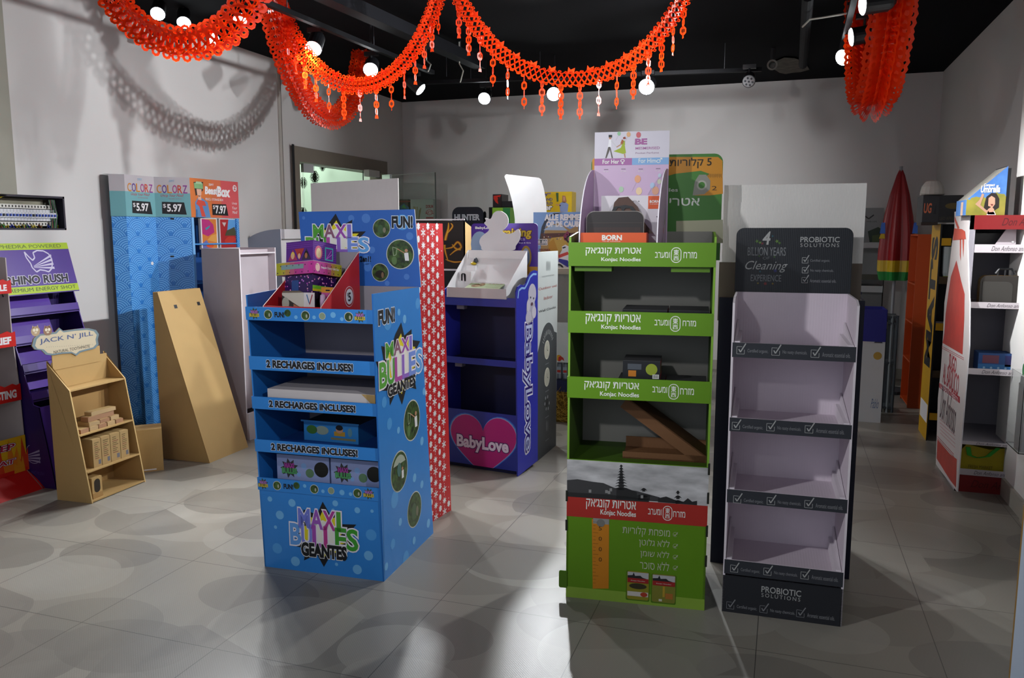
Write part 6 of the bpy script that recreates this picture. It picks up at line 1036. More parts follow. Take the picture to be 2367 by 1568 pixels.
# ================================================================== white displays beside the tower
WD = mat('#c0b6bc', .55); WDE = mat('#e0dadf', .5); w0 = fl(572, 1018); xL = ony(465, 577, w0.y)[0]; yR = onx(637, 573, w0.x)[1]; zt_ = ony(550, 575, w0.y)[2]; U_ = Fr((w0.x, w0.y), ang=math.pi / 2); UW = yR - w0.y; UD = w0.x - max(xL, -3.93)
t = thing('floor_display', 'plain white open cabinet display standing between blue tower and kraft wedge', 'floor display', U_.p(UW / 2, UD / 2, 0), U_.ang)
g = G(); g.slab(U_.left(0), [(0, 0), (-UD, 0), (-UD, zt_), (0, zt_)], .012, mat('#a59a9c', .6), WDE, WD); g.build('side_panel', t); g = G(); g.slab(U_.right(UW), [(0, 0), (UD, 0), (UD, zt_), (0, zt_)], .012, WD, WDE, WD); g.build('side_panel', t)  # outer face of the left side coloured greyer for its shade
g = G(); g.box(U_, .012, UW - .012, .06, .07, .2, zt_ - .01, WD); g.build('inner_back_panel', t); g = G(); g.box(U_, .012, UW - .012, .0, .06, zt_ - .04, zt_ - .03, WDE); g.build('top_flap', t)
g = G(); g.box(U_, .0, UW, -.02, .0, 0, .19, WDE); g.build('base_panel', t); g = G(); g.box(U_, .012, UW - .012, UD - .01, UD, 0, zt_, WD); g.build('back_panel', t)
yq = 5.75; PQ = Pan((0, yq, 0), (1, 0, 0), (0, 0, 1)); a_r = PQ.px(648, 530); a_l = PQ.px(560, 577); q = G(); t = thing('floor_display', 'white display with a quarter-round blue-grey side behind the white cabinet', 'floor display', ((a_r[0] + a_l[0]) / 2, yq + .2, 0)); wq, hq = a_r[0] - a_l[0], a_r[1] - a_l[1]
arc = [(a_l[0] + wq * (1 - math.cos(math.pi / 2 * i / 12)), a_l[1] + hq * math.sin(math.pi / 2 * i / 12)) for i in range(13)]; q.slab(PQ, [(a_l[0], 0)] + [(a_r[0], 0)] + list(reversed(arc)), .01, mat('#98a0b0', .55), WDE); q.build('side_panel', t)
q = G(); q.slab(Pan((0, yq + .5, 0), (1, 0, 0), (0, 0, 1)), [(a_l[0], 0)] + [(a_r[0], 0)] + list(reversed(arc)), .01, mat('#98a0b0', .55), WDE); q.build('side_panel', t); q = G(); q.box(W0, a_r[0] - .02, a_r[0] - .012, yq + .011, yq + .49, 0, a_r[1] - .004, PAPW); q.build('front_panel', t); q = G(); q.box(W0, a_r[0] - .012, a_r[0] + .03, yq + .011, yq + .49, a_r[1] - .08, a_r[1], PAPW); q.build('top_lip', t)
# ================================================================== right side: sauce display with a bottle-shaped side
SRD = mat('#7c1518', .45); SGR = mat('#9c98a0', .6); LIPW = mat('#c4bcc0', .5); s0 = fl(2210, 1135); s1 = fl(2163, 1075); sx_ = (s0.x + s1.x) / 2; H_ = Fr((sx_, s0.y), ang=0.0); HW = XR - .01 - sx_; HDp = s1.y - s0.y; HP_ = H_.front(0)
t_s = thing('floor_display', 'sauce shelf display with a bottle-shaped printed side by the white pier', 'floor display', H_.p(HW / 2, HDp / 2, 0))
LS = Pan((sx_ - .006, 0, 0), (0, -1, 0), (0, 0, 1)); out = [(2212, 1137), (2240, 800), (2241, 700), (2238, 640), (2236, 560), (2239, 520), (2242, 492), (2236, 486), (2215, 488), (2206, 490), (2206, 530), (2200, 565), (2195, 610), (2190, 650), (2183, 700), (2180, 770), (2175, 850), (2168, 920), (2163, 1075), (2175, 1090)]
g = G(); g.slab(LS, [LS.px(*q) for q in out], .006, mat('#d2cbc8', .45), PAPW); P = lambda pts, c, l=1: g.poly(LS, [LS.px(*q) for q in pts], c, l)
P([(2211, 602), (2198, 640), (2192, 680), (2186, 725), (2183, 770), (2179, 793), (2225, 820), (2229, 740), (2230, 680), (2222, 650)], mat('#b83a2e', .4, var=.25, scale=14)); P([(2206, 528), (2203, 556), (2233, 553), (2231, 535), (2224, 530)], '#c2503e', 2); P([(2207, 500), (2207, 510), (2214, 530), (2218, 527)], '#c2503e', 2); P([(2219, 553), (2219, 590), (2221, 604), (2222, 553)], '#c2503e', 2); P([(2225, 553), (2226, 580), (2227, 595), (2229, 553)], '#c2503e', 2)
for k in (0, 4): P([(2177, 800 + k), (2177, 801.2 + k), (2228, 829 + k), (2228, 827.6 + k)], '#b03a44')
g.tp(LS, 'SUGO', 2193, 850, 2212, 829, '#b0303c', layer=2, bold=.02); g.tp(LS, 'AL BASILICO', 2179, 884, 2218, 869, '#b0303c', layer=2, bold=.01); P([(2171, 885), (2171, 896), (2219, 933), (2219, 918)], '#b0303c', 1); g.tp(LS, 'CON BASILICO FRESCO', 2174, 896, 2215, 920, PAPW, layer=2)
g.tp(LS, 'Don Anfonso', 2172, 965, 2213, 925, '#5a4a50', layer=2, shear=.4)
for i in range(5): P([(2172 + i * .4, 968 + 8 * i), (2172 + i * .4, 970 + 8 * i), (2208, 1000 + 9 * i), (2208, 998 + 9 * i)], '#c89a9c')
for k in (0, 5): P([(2167, 1008 + k), (2167, 1009.4 + k), (2205, 1052 + k), (2205, 1050 + k)], '#b03a44')
P([(2167, 1016), (2165, 1060), (2196, 1110), (2210, 1128), (2212, 1062), (2196, 1050)], mat('#b83a2e', .4, var=.25, scale=14)); g.build('side_panel', t_s, label='bottle-shaped side panel printed with red tomato sauce')
zt_ = zof(HP_, (2240, 498), (2350, 497)); 
g = G(); g.box(H_, .0, HW, HDp - .012, HDp, 0, zt_, SGR); g.build('back_panel', t_s); g = G(); g.box(H_, HW - .01, HW, 0, HDp - .012, 0, zt_, SGR); g.build('side_panel', t_s); g = G(); g.box(H_, 0, .008, .0, HDp - .012, 0, zt_, SGR); g.build('side_panel', t_s)
z0 = zof(HP_, (2240, 531), (2350, 530)); g = G(); g.box(H_, .0, HW, -.004, HDp - .012, z0 + .0, zt_, SRD); g.text(H_.front(-.004), 'Don Anfonso', .13, z0 + .02, HW - .02, zt_ - .015, '#4a0c10', layer=1, shear=.4); g.build('header', t_s)
SZ = []
for (v1, v0, u) in ((565, 584, 2245), (698, 712, 2245), (851, 865, 2240), (1019, 1027, 2228), (1083, 1097, 2222)):
    z1, z0 = HP_.px(u, v1)[1], HP_.px(u, v0)[1]; SZ.append(z0 + .012); g = G(); g.box(H_, .008, HW - .01, .002, HDp - .012, z0 + .004, z0 + .012, SGR); s_ = g.build('shelf', t_s); g = G(); p = H_.front(-.003); g.slab(p, rect(.01, z0, HW, z1), .004, LIPW); g.text(p, 'Don Anfonso anfonso e basta', .09, z0 + .2 * (z1 - z0), HW - .01, z0 + .8 * (z1 - z0), '#5a5458', layer=1, shear=.4); g.build('shelf_lip', s_)
zb = SZ[-1] - .014; g = G(); g.slab(HP_, rect(0, 0, HW, zb), .006, SRD); g.text(HP_, 'Don Anfonso', .08, zb * .3, HW - .02, zb * .75, '#5a0c12', layer=1, shear=.4); g.build('base_panel', t_s)
# things on the sauce display
f = H_.sub(HP_.px(2268, 690)[0], .05, SZ[1]); w = HW - .02 - HP_.px(2268, 690)[0]; h = HP_.px(2268, 638)[1] - SZ[1]; t = thing('suitcase_pack', 'dark grey suitcase-shaped pack with handle on upper shelf of sauce display', 'pack', f.p(w / 2, .03, 0)); p = f.front(0)
g = G(); g.slab(p, rrect(0, 0, w, h, .035, 6, (0, 1, 1, 0)), .06, mat('#2a2622', .5), '#6a5028'); g.build('body', t); g = G(); g.slab(p.at(.002), rrect(.012, .01, w * .55, h * .8, .03, 6, (0, 1, 0, 0)), .002, mat('#3a3834', .5)); g.build('front_pocket', t)
g = G(); hx = w * .42; 
for s in (-1, 0, 1): g.tube([f.p(hx + s * .035, .02, h - .004), f.p(hx + s * .035, .02, h + .03)], .005, INK, 6)
g.tube([f.p(hx - .045, .02, h + .01), f.p(hx - .03, .02, h + .036), f.p(hx + .03, .02, h + .036), f.p(hx + .045, .02, h + .01)], .007, INK, 6); g.build('handle', t)
f = H_.sub(HP_.px(2266, 850)[0], .06, SZ[2]); w = HW - .03 - HP_.px(2266, 850)[0]; t = thing('carton', 'small blue printed carton lying on middle shelf of sauce display', 'box', f.p(w / 2, .06, 0)); g = G(); g.box(f, 0, w, 0, .12, 0, .10, mat('#23487e', .5)); p = f.front(0); g.poly(p, rect(0, 0, w, .04), '#2f6aa0', 1); g.poly(p, rect(.02, .045, .1, .09), '#6a3a4a', 1); g.poly(p, rect(.13, .03, .2, .09), '#2a2a5c', 1)
for k in range(6): g.poly(p, ell(.03 + .035 * k, .02, .006), '#8ab0c8', 2)
g.build('body', t); g = G(); g.box(f, 0, w, .0, .12, .1, .102, '#1c3a68'); g.build('lid', t)
f = H_.sub(.02, .04, SZ[4]); w = HW - .04; t = thing('shopping_bag', 'folded yellow bag with green handle loop on bottom shelf of sauce display', 'bag', f.p(w / 2, .06, 0)); p = f.front(0); h = SZ[3] - SZ[4] - .02
g = G(); g.slab(p, [(0, 0), (w, 0), (w * .98, h * .8), (w * .7, h * .95), (w * .45, h * .85), (w * .1, h), (0, h * .7)], .12, mat('#a8960c', .55, var=.2, scale=12)); g.text(p, 'FRESH MARKET', .05, h * .12, .17, h * .24, '#5a4a0c', layer=1); g.build('body', t)
g = G(); pts = [(.04, h * .9), (.05, h * .6), (.09, h * .52), (.14, h * .6), (.19, h * .95)]; 
for (a0, b0), (a1, b1) in zip(pts, pts[1:]): g.slab(p.at(.006), [(a0 - .012, b0), (a0 + .012, b0), (a1 + .012, b1), (a1 - .012, b1)], .003, mat('#2e9a26', .5))
g.build('handle', t)
f = H_.sub(.0, .02, SZ[0]); t = thing('card_panel', 'white leaning card on top shelf of the sauce display', 'card', f.p(.28, .04, 0)); p = Pan(f.p(0, .02, 0), f.X, f.Z * .9 + f.Y * .3); g = G(); g.slab(p, [p.px(*q) for q in ((2300, 565), (2326, 530), (2350, 530), (2348, 565))], .004, mat('#b4aab0', .55)); g.build('card', t); g = G(); g.slab(p.at(.003), rect(*p.px(2338, 562), p.px(2344, 558)[0], p.px(2344, 558)[1]), .002, CHR); g.build('clip', t)
f = H_.sub(.01, .14, SZ[0]); t = thing('carton', 'black box filling the top shelf of the sauce display', 'box', f.p(.1, .1, 0)); g = G(); g.box(f, 0, .2, 0, .25, 0, .09, INK); g.build('body', t); g = G(); g.box(f, 0, .2, 0, .25, .09, .092, DARKM); g.build('lid', t)
# umbrella box on top
zt2 = zt_ + .001; y_ = .05; UBp = H_.front(y_); a0 = UBp.px(2232, 497)[0]; a1 = UBp.px(2322, 497)[0]; zr_ = UBp.px(2323, 384)[1]; zl_ = UBp.px(2232, 462)[1]
t = thing('counter_display', 'sloped umbrella counter box with a laughing woman picture on the sauce display', 'counter display', H_.p((a0 + a1) / 2, .15, zt2))
def umb_sky():
    m = bpy.data.materials.new('meadow_sky_print'); m.use_nodes = True; nt = m.node_tree; b = nt.nodes['Principled BSDF']; b.inputs['Roughness'].default_value = .4; u, v = uvx(nt)
    tc = nt.nodes.new('ShaderNodeTexCoord'); n = nt.nodes.new('ShaderNodeTexNoise'); n.inputs['Scale'].default_value = 16; nt.links.new(tc.outputs['Object'], n.inputs[0]); k = (v + (X(nt, n.outputs[0]) - .5) * .1).op('GREATER_THAN', zl_ + .02)
    nt.links.new(mixc(nt, k, mixc(nt, n.outputs[0], lin('#5a6420'), lin('#a89a3c')), mixc(nt, n.outputs[0], lin('#1c4a96'), lin('#5a90cc'))), b.inputs['Base Color']); return m
g = G(); g.slab(UBp, [(a0, zt2), (a1, zt2), (a1, zr_), (a0, zl_)], .006, umb_sky(), '#b9b4ac'); P = lambda pts, c, l=2: g.poly(UBp, [UBp.px(*q) for q in pts], c, l)
P([(2276, 470), (2280, 455), (2292, 446), (2303, 447), (2310, 460), (2309, 480), (2300, 486), (2278, 490), (2274, 480)], '#241a18'); P([(2284, 476), (2285, 458), (2292, 453), (2300, 458), (2300, 472), (2294, 480)], '#c09078', 3); P([(2289, 472), (2296, 472), (2293, 477)], '#6a2a2a', 4); P([(2270, 447), (2264, 462), (2254, 472), (2274, 488), (2284, 496), (2300, 496), (2294, 484), (2280, 486), (2266, 474), (2275, 450)], '#b08a70', 3); P([(2283, 484), (2292, 478), (2298, 484), (2296, 490), (2286, 491)], '#c09078', 4); P([(2280, 497), (2284, 488), (2298, 488), (2302, 497)], PAPW, 3)
g.tp(UBp, 'Compact', 2274, 433, 2300, 424, PAPW, layer=3, bold=.02, shear=.2); g.tp(UBp, 'Umbrella', 2267, 445, 2312, 429, PAPW, layer=4, bold=.03, shear=.2); g.build('front_panel', t)
g = G(); yb = .20; g.box(H_, a1 - .006, a1, y_ + .001, yb + .1, zt2, zr_, mat('#20222a', .5)); g.box(H_, a0, a1 - .006, yb + .09, yb + .1, zt2, zl_, '#3a3a3e'); g.build('side_panel', t); g = G(); g.face([H_.p(a0, y_ + .006, zl_), H_.p(a1 - .006, y_ + .006, zr_ - .004), H_.p(a1 - .006, yb + .1, zr_ - .004), H_.p(a0, yb + .1, zl_)], mat('#8a8880', .6)); g.build('top_panel', t)
g = G(); LL = Pan(H_.p(a0 - .004, 0, 0), -H_.Y, (0, 0, 1)); g.slab(LL, rect(-yb - .1, zt2, -y_, zl_), .004, mat('#4a7ab8', .45)); g.poly(LL, rect(-yb + .03, zt2, -y_ - .06, zl_ - .01), '#c8a890', 1); g.build('side_panel', t)
g = G(); g.box(H_, a1 + .002, a1 + .02, y_ + .02, yb + .1, zt2, zr_ - .01, mat('#15161c', .5)); single(g, 'card_panel', 'black card standing right of the sloped umbrella counter box', 'card', H_.p(a1 + .01, .12, zt2))
# brochure holder on the pier
P1 = Pan((1.135, 0, 0), (0, -1, 0), (0, 0, 1)); a0, z1 = P1.px(2341, 830); a1 = a0 + .24; z0 = P1.px(2345, 1042)[1]; t = thing('brochure_holder', 'clear acrylic brochure holder fixed on the white pier at right frame edge', 'brochure holder', (1.2, -(a0 + a1) / 2, z0)); bo = Fr((1.2045, -a0), ang=-math.pi / 2)
g = G(); g.box(bo, 0, .24, -.012, -.009, z0, z1, ACR); g.box(bo, 0, .24, -.07, -.067, z0, z1 - .05, ACR); g.box(bo, 0, .003, -.067, -.012, z0, z1 - .05, ACR); g.box(bo, .237, .24, -.067, -.012, z0, z1 - .05, ACR); g.box(bo, 0, .24, -.067, -.012, z0, z0 + .004, ACR); g.build('holder', t)
g = G(); g.box(bo, 0, .24, -.009, -.001, z0 + .05, z0 + .07, ACR); g.build('wall_mount', t)
t = thing('leaflet_stack', 'white leaflets with a green mark standing in the acrylic holder', 'leaflets', bo.p(.12, -.04, z0)); g = G(); g.box(bo, .12, .22, -.055, -.025, z0 + .005, z1 + .03, PAPW); p = bo.front(-.055); g.poly(p, ell(.15, z1 - .03, .02, .03), '#3a7a4a', 1); g.build('sheets', t)
g = G(); g.box(bo, .125, .215, -.062, -.056, z0 + .006, z1 - .1, mat('#d8dad8', .4)); g.build('front_sheet', t)
# white board at the right frame edge, close to the camera
wb = Fr((fl(2340, 1568).x * .86, fl(2340, 1568).y * .86), ang=math.radians(-4)); Pw = wb.front(0); a0, z1 = Pw.px(2366, 1172); aL = Pw.px(2345, 1450)[0]
t = thing('display_board', 'white display board edge at the bottom right corner of the frame', 'board', wb.p(aL + .25, 0, 0), wb.ang); g = G(); g.slab(Pw, rect(aL, 0, aL + .5, z1), .02, mat('#c8d4e4', .4), '#b08a4a'); g.build('board', t); g = G(); g.box(wb, aL + .06, aL + .44, .021, .3, 0, .02, mat('#4a4668', .5)); g.build('foot', t)
g = G(); g.box(wb, aL + .02, aL + .48, .021, .06, z1 - .1, z1 - .001, mat('#4a4668', .5)); g.build('rear_brace', t)
# ================================================================== yellow and black display, orange shelf
y0 = fl(2150, 985).y; y0 = 5.95; YLp = Pan((0, y0, 0), (1, 0, 0), (0, 0, 1)); q0 = fl(2135, 990); q1 = fl(2163, 1050) ; xs_ = .99; LY = Pan((xs_, 0, 0), (0, -1, 0), (0, 0, 1)); yn = onx(2172, 600, xs_).y; yf = onx(2158, 600, xs_).y
t = thing('floor_display', 'tall black display with a yellow lettered side strip beyond the sauce display', 'floor display', (xs_ + .15, (yn + yf) / 2, 0)); z1 = LY.px(2165, 518)[1]; YEL = mat('#c8980e', .45)
pts = [(2155, 520), (2171, 516), (2166, 620), (2158, 760), (2150, 870), (2143, 960), (2131, 955), (2140, 800), (2150, 640)]; ab = [LY.px(*q) for q in pts]; am0 = min(a for a, b in ab); am1 = max(a for a, b in ab)
g = G(); g.slab(LY, [(am0, 0), (am1, 0), (am1, z1), (am0, z1)], .01, YEL, INK, INK); g.text(LY, 'MAT’S', am0 + .18 * (am1 - am0), LY.px(2153, 850)[1], am1 - .18 * (am1 - am0), LY.px(2163, 552)[1], INK, layer=1, bold=.05, rot=90)
g.poly(LY, rect(am0 + .02, .12, am1 - .02, .25), PAPW, 1); g.build('side_panel', t); yA, yB = -am1, -am0
g = G(); g.box(W0, xs_ + .01, XR - .02, yB - .02, yB, 0, z1, INK); g.build('back_panel', t); g = G(); g.box(W0, XR - .03, XR - .02, yA, yB - .02, 0, z1, INK); g.build('side_panel', t)
for k, z in enumerate((.15, .45, .78, 1.1, 1.36)):
    g = G(); g.box(W0, xs_ + .012, XR - .032, yA + .004, yB - .022, z, z + .012, INK); s_ = g.build('shelf', t); g = G(); g.box(W0, xs_ + .012, xs_ + .07, yA, yA + .004, z, z + .05, YEL if k % 2 == 0 else mat('#3a2a10', .5)); g.build('price_tag', s_)
z = 1.112; c = (xs_ + .06, yA + .06); t = thing('cosmetic_tube', 'white tube standing on a shelf of the black and yellow display', 'tube', (c[0], c[1], z)); g = G(); g.lathe((c[0], c[1], z + .04), [(.02, 0), (.026, .02), (.032, .2)], mat('#b8c0c0', .4), 12, squash=.8); g.build('body', t); g = G(); g.lathe((c[0], c[1], z), [(.018, 0), (.018, .04)], mat('#8a9a2a', .4), 12); g.build('cap', t)
z = .792; c = (xs_ + .06, yA + .08); t = thing('bowl', 'small red bowl on a lower shelf of black and yellow display', 'bowl', (c[0], c[1], z)); g = G(); g.lathe((c[0], c[1], z), [(.025, 0), (.05, .03), (.052, .036), (.046, .036), (.02, .008)], mat('#8a2a34', .4), 14); g.build('body', t); g = G(); g.lathe((c[0], c[1], z + .03), [(.053, 0), (.056, .004), (.053, .008)], mat('#c8b4b4', .4), 14); g.build('rim', t)
# black header box with orange neon letters and a cap on it
bz0 = LY.px(2160, 515)[1] + .001; tb = Fr((xs_ - .06, yA - .0), ang=0); Pf = tb.front(0); bx0 = Pf.px(2133, 480)[0]; bx1 = Pf.px(2226, 480)[0]; zt3 = zof(Pf, (2140, 454), (2220, 449)); t = thing('sign_box', 'black sign box with orange letters on top of the yellow strip display', 'sign', tb.p((bx0 + bx1) / 2, .1, bz0)); bxm = Pf.px(2170, 480)[0]
g = G(); g.box(tb, bx0, min(bx1, XR - .04 - tb.O.x), 0, .26, bz0, zt3, mat('#1c1b1e', .45)); g.poly(Pf, rect(bx0, bz0, bxm, zt3), '#2a292c', 1); g.text(Pf, 'UG', bx0 + .08 * (bxm - bx0), bz0 + .35 * (zt3 - bz0), bx0 + .55 * (bxm - bx0), bz0 + .7 * (zt3 - bz0), '#c86a44', layer=2, bold=.03, shear=.1)
g.poly(Pf, [(bx0 + .68 * (bxm - bx0), bz0 + .3 * (zt3 - bz0)), (bx0 + .82 * (bxm - bx0), bz0 + .7 * (zt3 - bz0)), (bx0 + .86 * (bxm - bx0), bz0 + .3 * (zt3 - bz0))], INK, 2); g.poly(Pf, ell(bxm + .6 * (bx1 - bxm), bz0 + .6 * (zt3 - bz0), .05, .02), '#5a4a1c', 2); g.text(Pf, 'LEO AFRICA', bxm + .01, bz0 + .08 * (zt3 - bz0), bx1 - .03, bz0 + .2 * (zt3 - bz0), '#4a4230', layer=2); g.build('body', t)
g = G(); g.box(tb, bx0 - .004, bxm, -.002, .2, bz0 - .02, bz0 - .001, mat('#2a1a10', .5)); g.build('base_strip', t)
cp = tb.p(Pf.px(2158, 450)[0], .06, zt3); t = thing('peaked_cap', 'pale peaked cap lying on the black sign box', 'cap', cp); g = G(); g.lathe(cp, [(.075, .004), (.076, .02), (.068, .06), (.045, .095), (.002, .108)], mat('#a8a49c', .7), 16); g.build('crown', t); g = G(); g.face([cp + Vector((.075 * math.cos(a), -.06 - .07 * max(0, math.sin(math.pi * (a - math.pi) / math.pi)), .008)) if False else cp + Vector((.08 * math.cos(a), -.02 + .12 * math.sin(a), .012 - .008 * abs(math.sin(a)))) for a in [math.pi + math.pi * i / 12 for i in range(13)]], mat('#8f8b84', .7)); g.build('visor', t)
# orange shelf unit
o0, o1 = fl(2116, 940), fl(2150, 935); O_ = Fr((.985, 7.25), ang=0.0); OF = O_.front(0); ox0 = OF.px(2112, 700)[0]; ox1 = min(OF.px(2152, 700)[0] + .06, XR - .02 - .985); zt_ = OF.px(2130, 542)[1]; OM = mat('#b4440a', .5); OLp = Pan((.985 + ox0, 0, 0), (0, -1, 0), (0, 0, 1)); yfar = 7.25 + .42
t = thing('shelf_unit', 'orange open shelf unit standing on the floor beyond the yellow strip display', 'shelf', (1.1, 7.4, 0)); X0 = .985 + ox0; X1 = .985 + ox1
g = G(); g.box(W0, X0, X1, 7.25, 7.262, 0, zt_, OM); g.build('side_panel', t); g = G(); g.box(W0, X0, X1, yfar - .012, yfar, 0, zt_, OM); g.build('side_panel', t); g = G(); g.box(W0, X1 - .012, X1, 7.262, yfar - .012, 0, zt_, OM); g.build('back_panel', t)
for z in (.02, .38, .70, 1.02, zt_ - .014):
    g = G(); g.box(W0, X0, X1 - .012, 7.262, yfar - .012, z, z + .012, OM); g.build('shelf', t)
g = G(); g.tube([(X0 + .05, 7.5 + .05 * math.cos(a), .80 + .07 * math.sin(a)) for a in [math.pi * i / 8 - .8 for i in range(9)]], .008, mat('#7a7a7c', .4), 6); single(g, 'hook_ring', 'grey curved hook standing in the orange shelf unit', 'hook', (X0 + .05, 7.5, .714))
g = G(); g.box(W0, X0 + .04, X0 + .12, 7.45, 7.47, 1.033, 1.16, mat('#6a6a60', .5)); g.box(W0, X0 + .045, X0 + .115, 7.448, 7.45, 1.05, 1.14, '#3f6a7a'); single(g, 'picture_pack', 'small grey pack standing on upper shelf of the orange unit', 'pack', (X0 + .08, 7.46, 1.033))
# closed beach umbrella leaning behind the orange unit
ub = ony(2083, 390, 7.95); t = thing('beach_umbrella', 'closed red beach umbrella with yellow and green hem standing by back corner', 'umbrella', (ub.x, ub.y, 0)); PU_ = Pan((0, 7.95, 0), (1, 0, 0), (0, 0, 1)); zz = lambda v: PU_.px(2083, v)[1]
rows = [(392, .012), (405, .03), (450, .072), (500, .105), (540, .125), (580, .135), (602, .137), (628, .135), (648, .12)]; n = 56
for (i0, i1, c, nm) in ((0, 6, '#8c1218', 'canopy'), (6, 7, '#c0a01c', 'yellow_hem'), (7, 8, '#1e7a34', 'green_hem')):
    g = G(); mm = mat(c, .4); mi = g.mi(mm)
    for i in range(i0, i1):
        (va, ra), (vb, rb) = rows[i], rows[i + 1]
        for k in range(n):
            def q(v, r, k): a = 2 * math.pi * k / n; rr = r * (1 + .16 * math.cos(7 * a)) ; return Vector((ub.x + rr * math.cos(a), 7.95 + rr * math.sin(a) * .8, zz(v)))
            g.face([q(vb, rb, k), q(vb, rb, k + 1), q(va, ra, k + 1), q(va, ra, k)], mm)
    g.build(nm, t, smooth=True)
g = G(); g.tube([(ub.x, 7.95, 0.02), (ub.x, 7.95, zz(390) + .02)], .014, mat('#8a8c90', .4), 8); g.build('pole', t); g = G(); g.lathe((ub.x, 7.95, 0), [(.16, 0), (.16, .03), (.03, .05), (.03, .12)], mat('#3a3c40', .6), 16); g.build('base', t)
for s in (-1, 1):
    g = G(); x = ub.x + s * .13; g.poly(Pan((x, 7.87, 0), (1, 0, 0), (0, 0, 1)), [(-.02, zz(540)), (.025, zz(540)), (.02, zz(515)), (-.01, zz(515))], '#3a6ac0', 1); g.poly(Pan((x, 7.87, 0), (1, 0, 0), (0, 0, 1)), [(-.025, zz(552)), (.025, zz(552)), (.02, zz(541)), (-.01, zz(541))], '#c0a01c', 1); g.build('coloured_fold', t)
# purple and white display with snack bags, acrylic shelf behind it
y0 = 6.6; A_ = Pan((0, y0, 0), (1, 0, 0), (0, 0, 1)); x0 = A_.px(1975, 800)[0]; xm = A_.px(2014, 800)[0]; x1 = A_.px(2046, 800)[0]; z1 = A_.px(2020, 716)[1]; zm = A_.px(2020, 790)[1]; t = thing('floor_display', 'white bin display with a navy band holding snack bags in back aisle', 'floor display', ((x0 + x1) / 2, y0 + .15, 0))
g = G(); g.box(W0, x0, x1, y0, y0 + .3, 0.0, z1 - .16, mat('#b8bcc0', .5)); g.text(A_, 'Pablo', xm + .02, A_.px(0, 815)[1], x1 - .02, A_.px(0, 800)[1], '#5a6a90', layer=1, shear=.4); g.poly(A_, ell((xm + x1) / 2, A_.px(2028, 823)[1], .03), '#a8883a', 1); g.poly(A_, [((xm + x1) / 2 - .03, zm - .01), ((xm + x1) / 2 + .03, zm - .01), ((xm + x1) / 2, zm + .06)], '#3a3848', 3); g.build('bin', t)
for a, b, c, d in ((x0, x1, y0 - .004, y0 + .004), (x0, x1, y0 + .296, y0 + .304), (x0 - .004, x0 + .004, y0 + .005, y0 + .295), (x1 - .004, x1 + .004, y0 + .005, y0 + .295)):
    g = G(); g.box(W0, a, b, c, d, zm, z1, mat('#1a1c78', .4)); g.build('band', t)
for i, (u, w_, c) in enumerate(((1985, .10, '#b4b4b0'), (2008, .10, '#c0beb8'), (2034, .09, '#a8aaaa'))):
    x = A_.px(u, 690)[0]; yy = y0 + .06 + .06 * (i % 2); z = z1 - .15; t = thing('snack_bag', ('white snack bag with black top at left of the navy-banded bin', 'white snack bag with black top in middle of the navy-banded bin', 'white snack bag with black top at right of the navy-banded bin')[i], 'bag', (x, yy, z), group='snack bags in the navy-banded bin'); zt_ = A_.px(0, 672)[1]
    g = G(); P_ = Pan((x, yy, 0), (1, 0, 0), (0, 0, 1)); W_ = w_ * .75; prof = [(.004, z), (.03, z + .05), (.032, (z + zt_) / 2), (.02, zt_ - .05), (.004, zt_ - .03)]
    for (r0, za), (r1, zb_) in zip(prof, prof[1:]):
        g.face([(x - W_, yy - r0 * .3, za), (x, yy - r0, za), (x, yy - r1, zb_), (x - W_, yy - r1 * .3, zb_)], c); g.face([(x, yy - r0, za), (x + W_, yy - r0 * .3, za), (x + W_, yy - r1 * .3, zb_), (x, yy - r1, zb_)], c); g.face([(x + W_, yy + .01, za), (x - W_, yy + .01, za), (x - W_, yy + .01, zb_), (x + W_, yy + .01, zb_)], c)
    g.build('body', t); g = G(); g.slab(Pan((x, yy - .004, 0), (1, 0, 0), (0, 0, 1)), rect(-W_, zt_ - .032, W_, zt_), .008, INK); g.build('top_seal', t)
    g = G(); g.slab(Pan((x, yy - .033, 0), (1, 0, 0), (0, 0, 1)), ell(.0, z + .10, W_ * .6, .03), .002, ('#c8c0a8', '#3a8ac0', '#3a8ac0')[i]); g.build('label', t)
y0 = 8.2; A_ = Pan((0, y0, 0), (1, 0, 0), (0, 0, 1)); x0 = A_.px(2000, 600)[0] - .1; x1 = A_.px(2046, 600)[0]; t = thing('shelf_unit', 'clear acrylic shelf unit with printed strips in the back aisle corner', 'shelf', ((x0 + x1) / 2, y0 + .15, 0)); zt_ = A_.px(0, 497)[1]
g = G(); g.box(W0, x1 - .006, x1, y0, y0 + .35, 0, zt_ - .1, ACR); g.build('side_panel', t); g = G(); g.box(W0, x0, x0 + .006, y0, y0 + .35, 0, zt_ - .1, ACR); g.build('side_panel', t); g = G(); g.slab(A_.at(-.35), rect(x0, .0, x1, zt_), .006, mat('#8a8c8c', .5)); p = A_.at(-.35); g.tp(p, 'vivia.com', 2003, 514, 2027, 510, '#3a3a3c', layer=1); g.line(p, [p.px(2000, 500), p.px(2008, 506), p.px(2020, 497)], .012, '#2a2a2c', 1); g.poly(p, [p.px(*q) for q in ((2006, 535), (2030, 525), (2046, 535), (2046, 560), (2010, 560))], '#2a3a2a', 1); g.poly(p, [p.px(*q) for q in ((2016, 545), (2046, 540), (2046, 560), (2016, 560))], '#4a5a34', 2); g.build('back_panel', t)
for v in (562, 612, 632):
    z = A_.px(0, v)[1]; g = G(); g.box(W0, x0 + .006, x1 - .006, y0, y0 + .34, z, z + .006, ACR); s_ = g.build('shelf', t)
    g = G(); g.box(W0, x0 + .006, x1 - .006, y0 - .003, y0, z, z + (.05 if v != 632 else .06), mat('#9a9c9c', .5) if v != 612 else mat('#3a3a30', .5)); g.build('label_strip', s_)
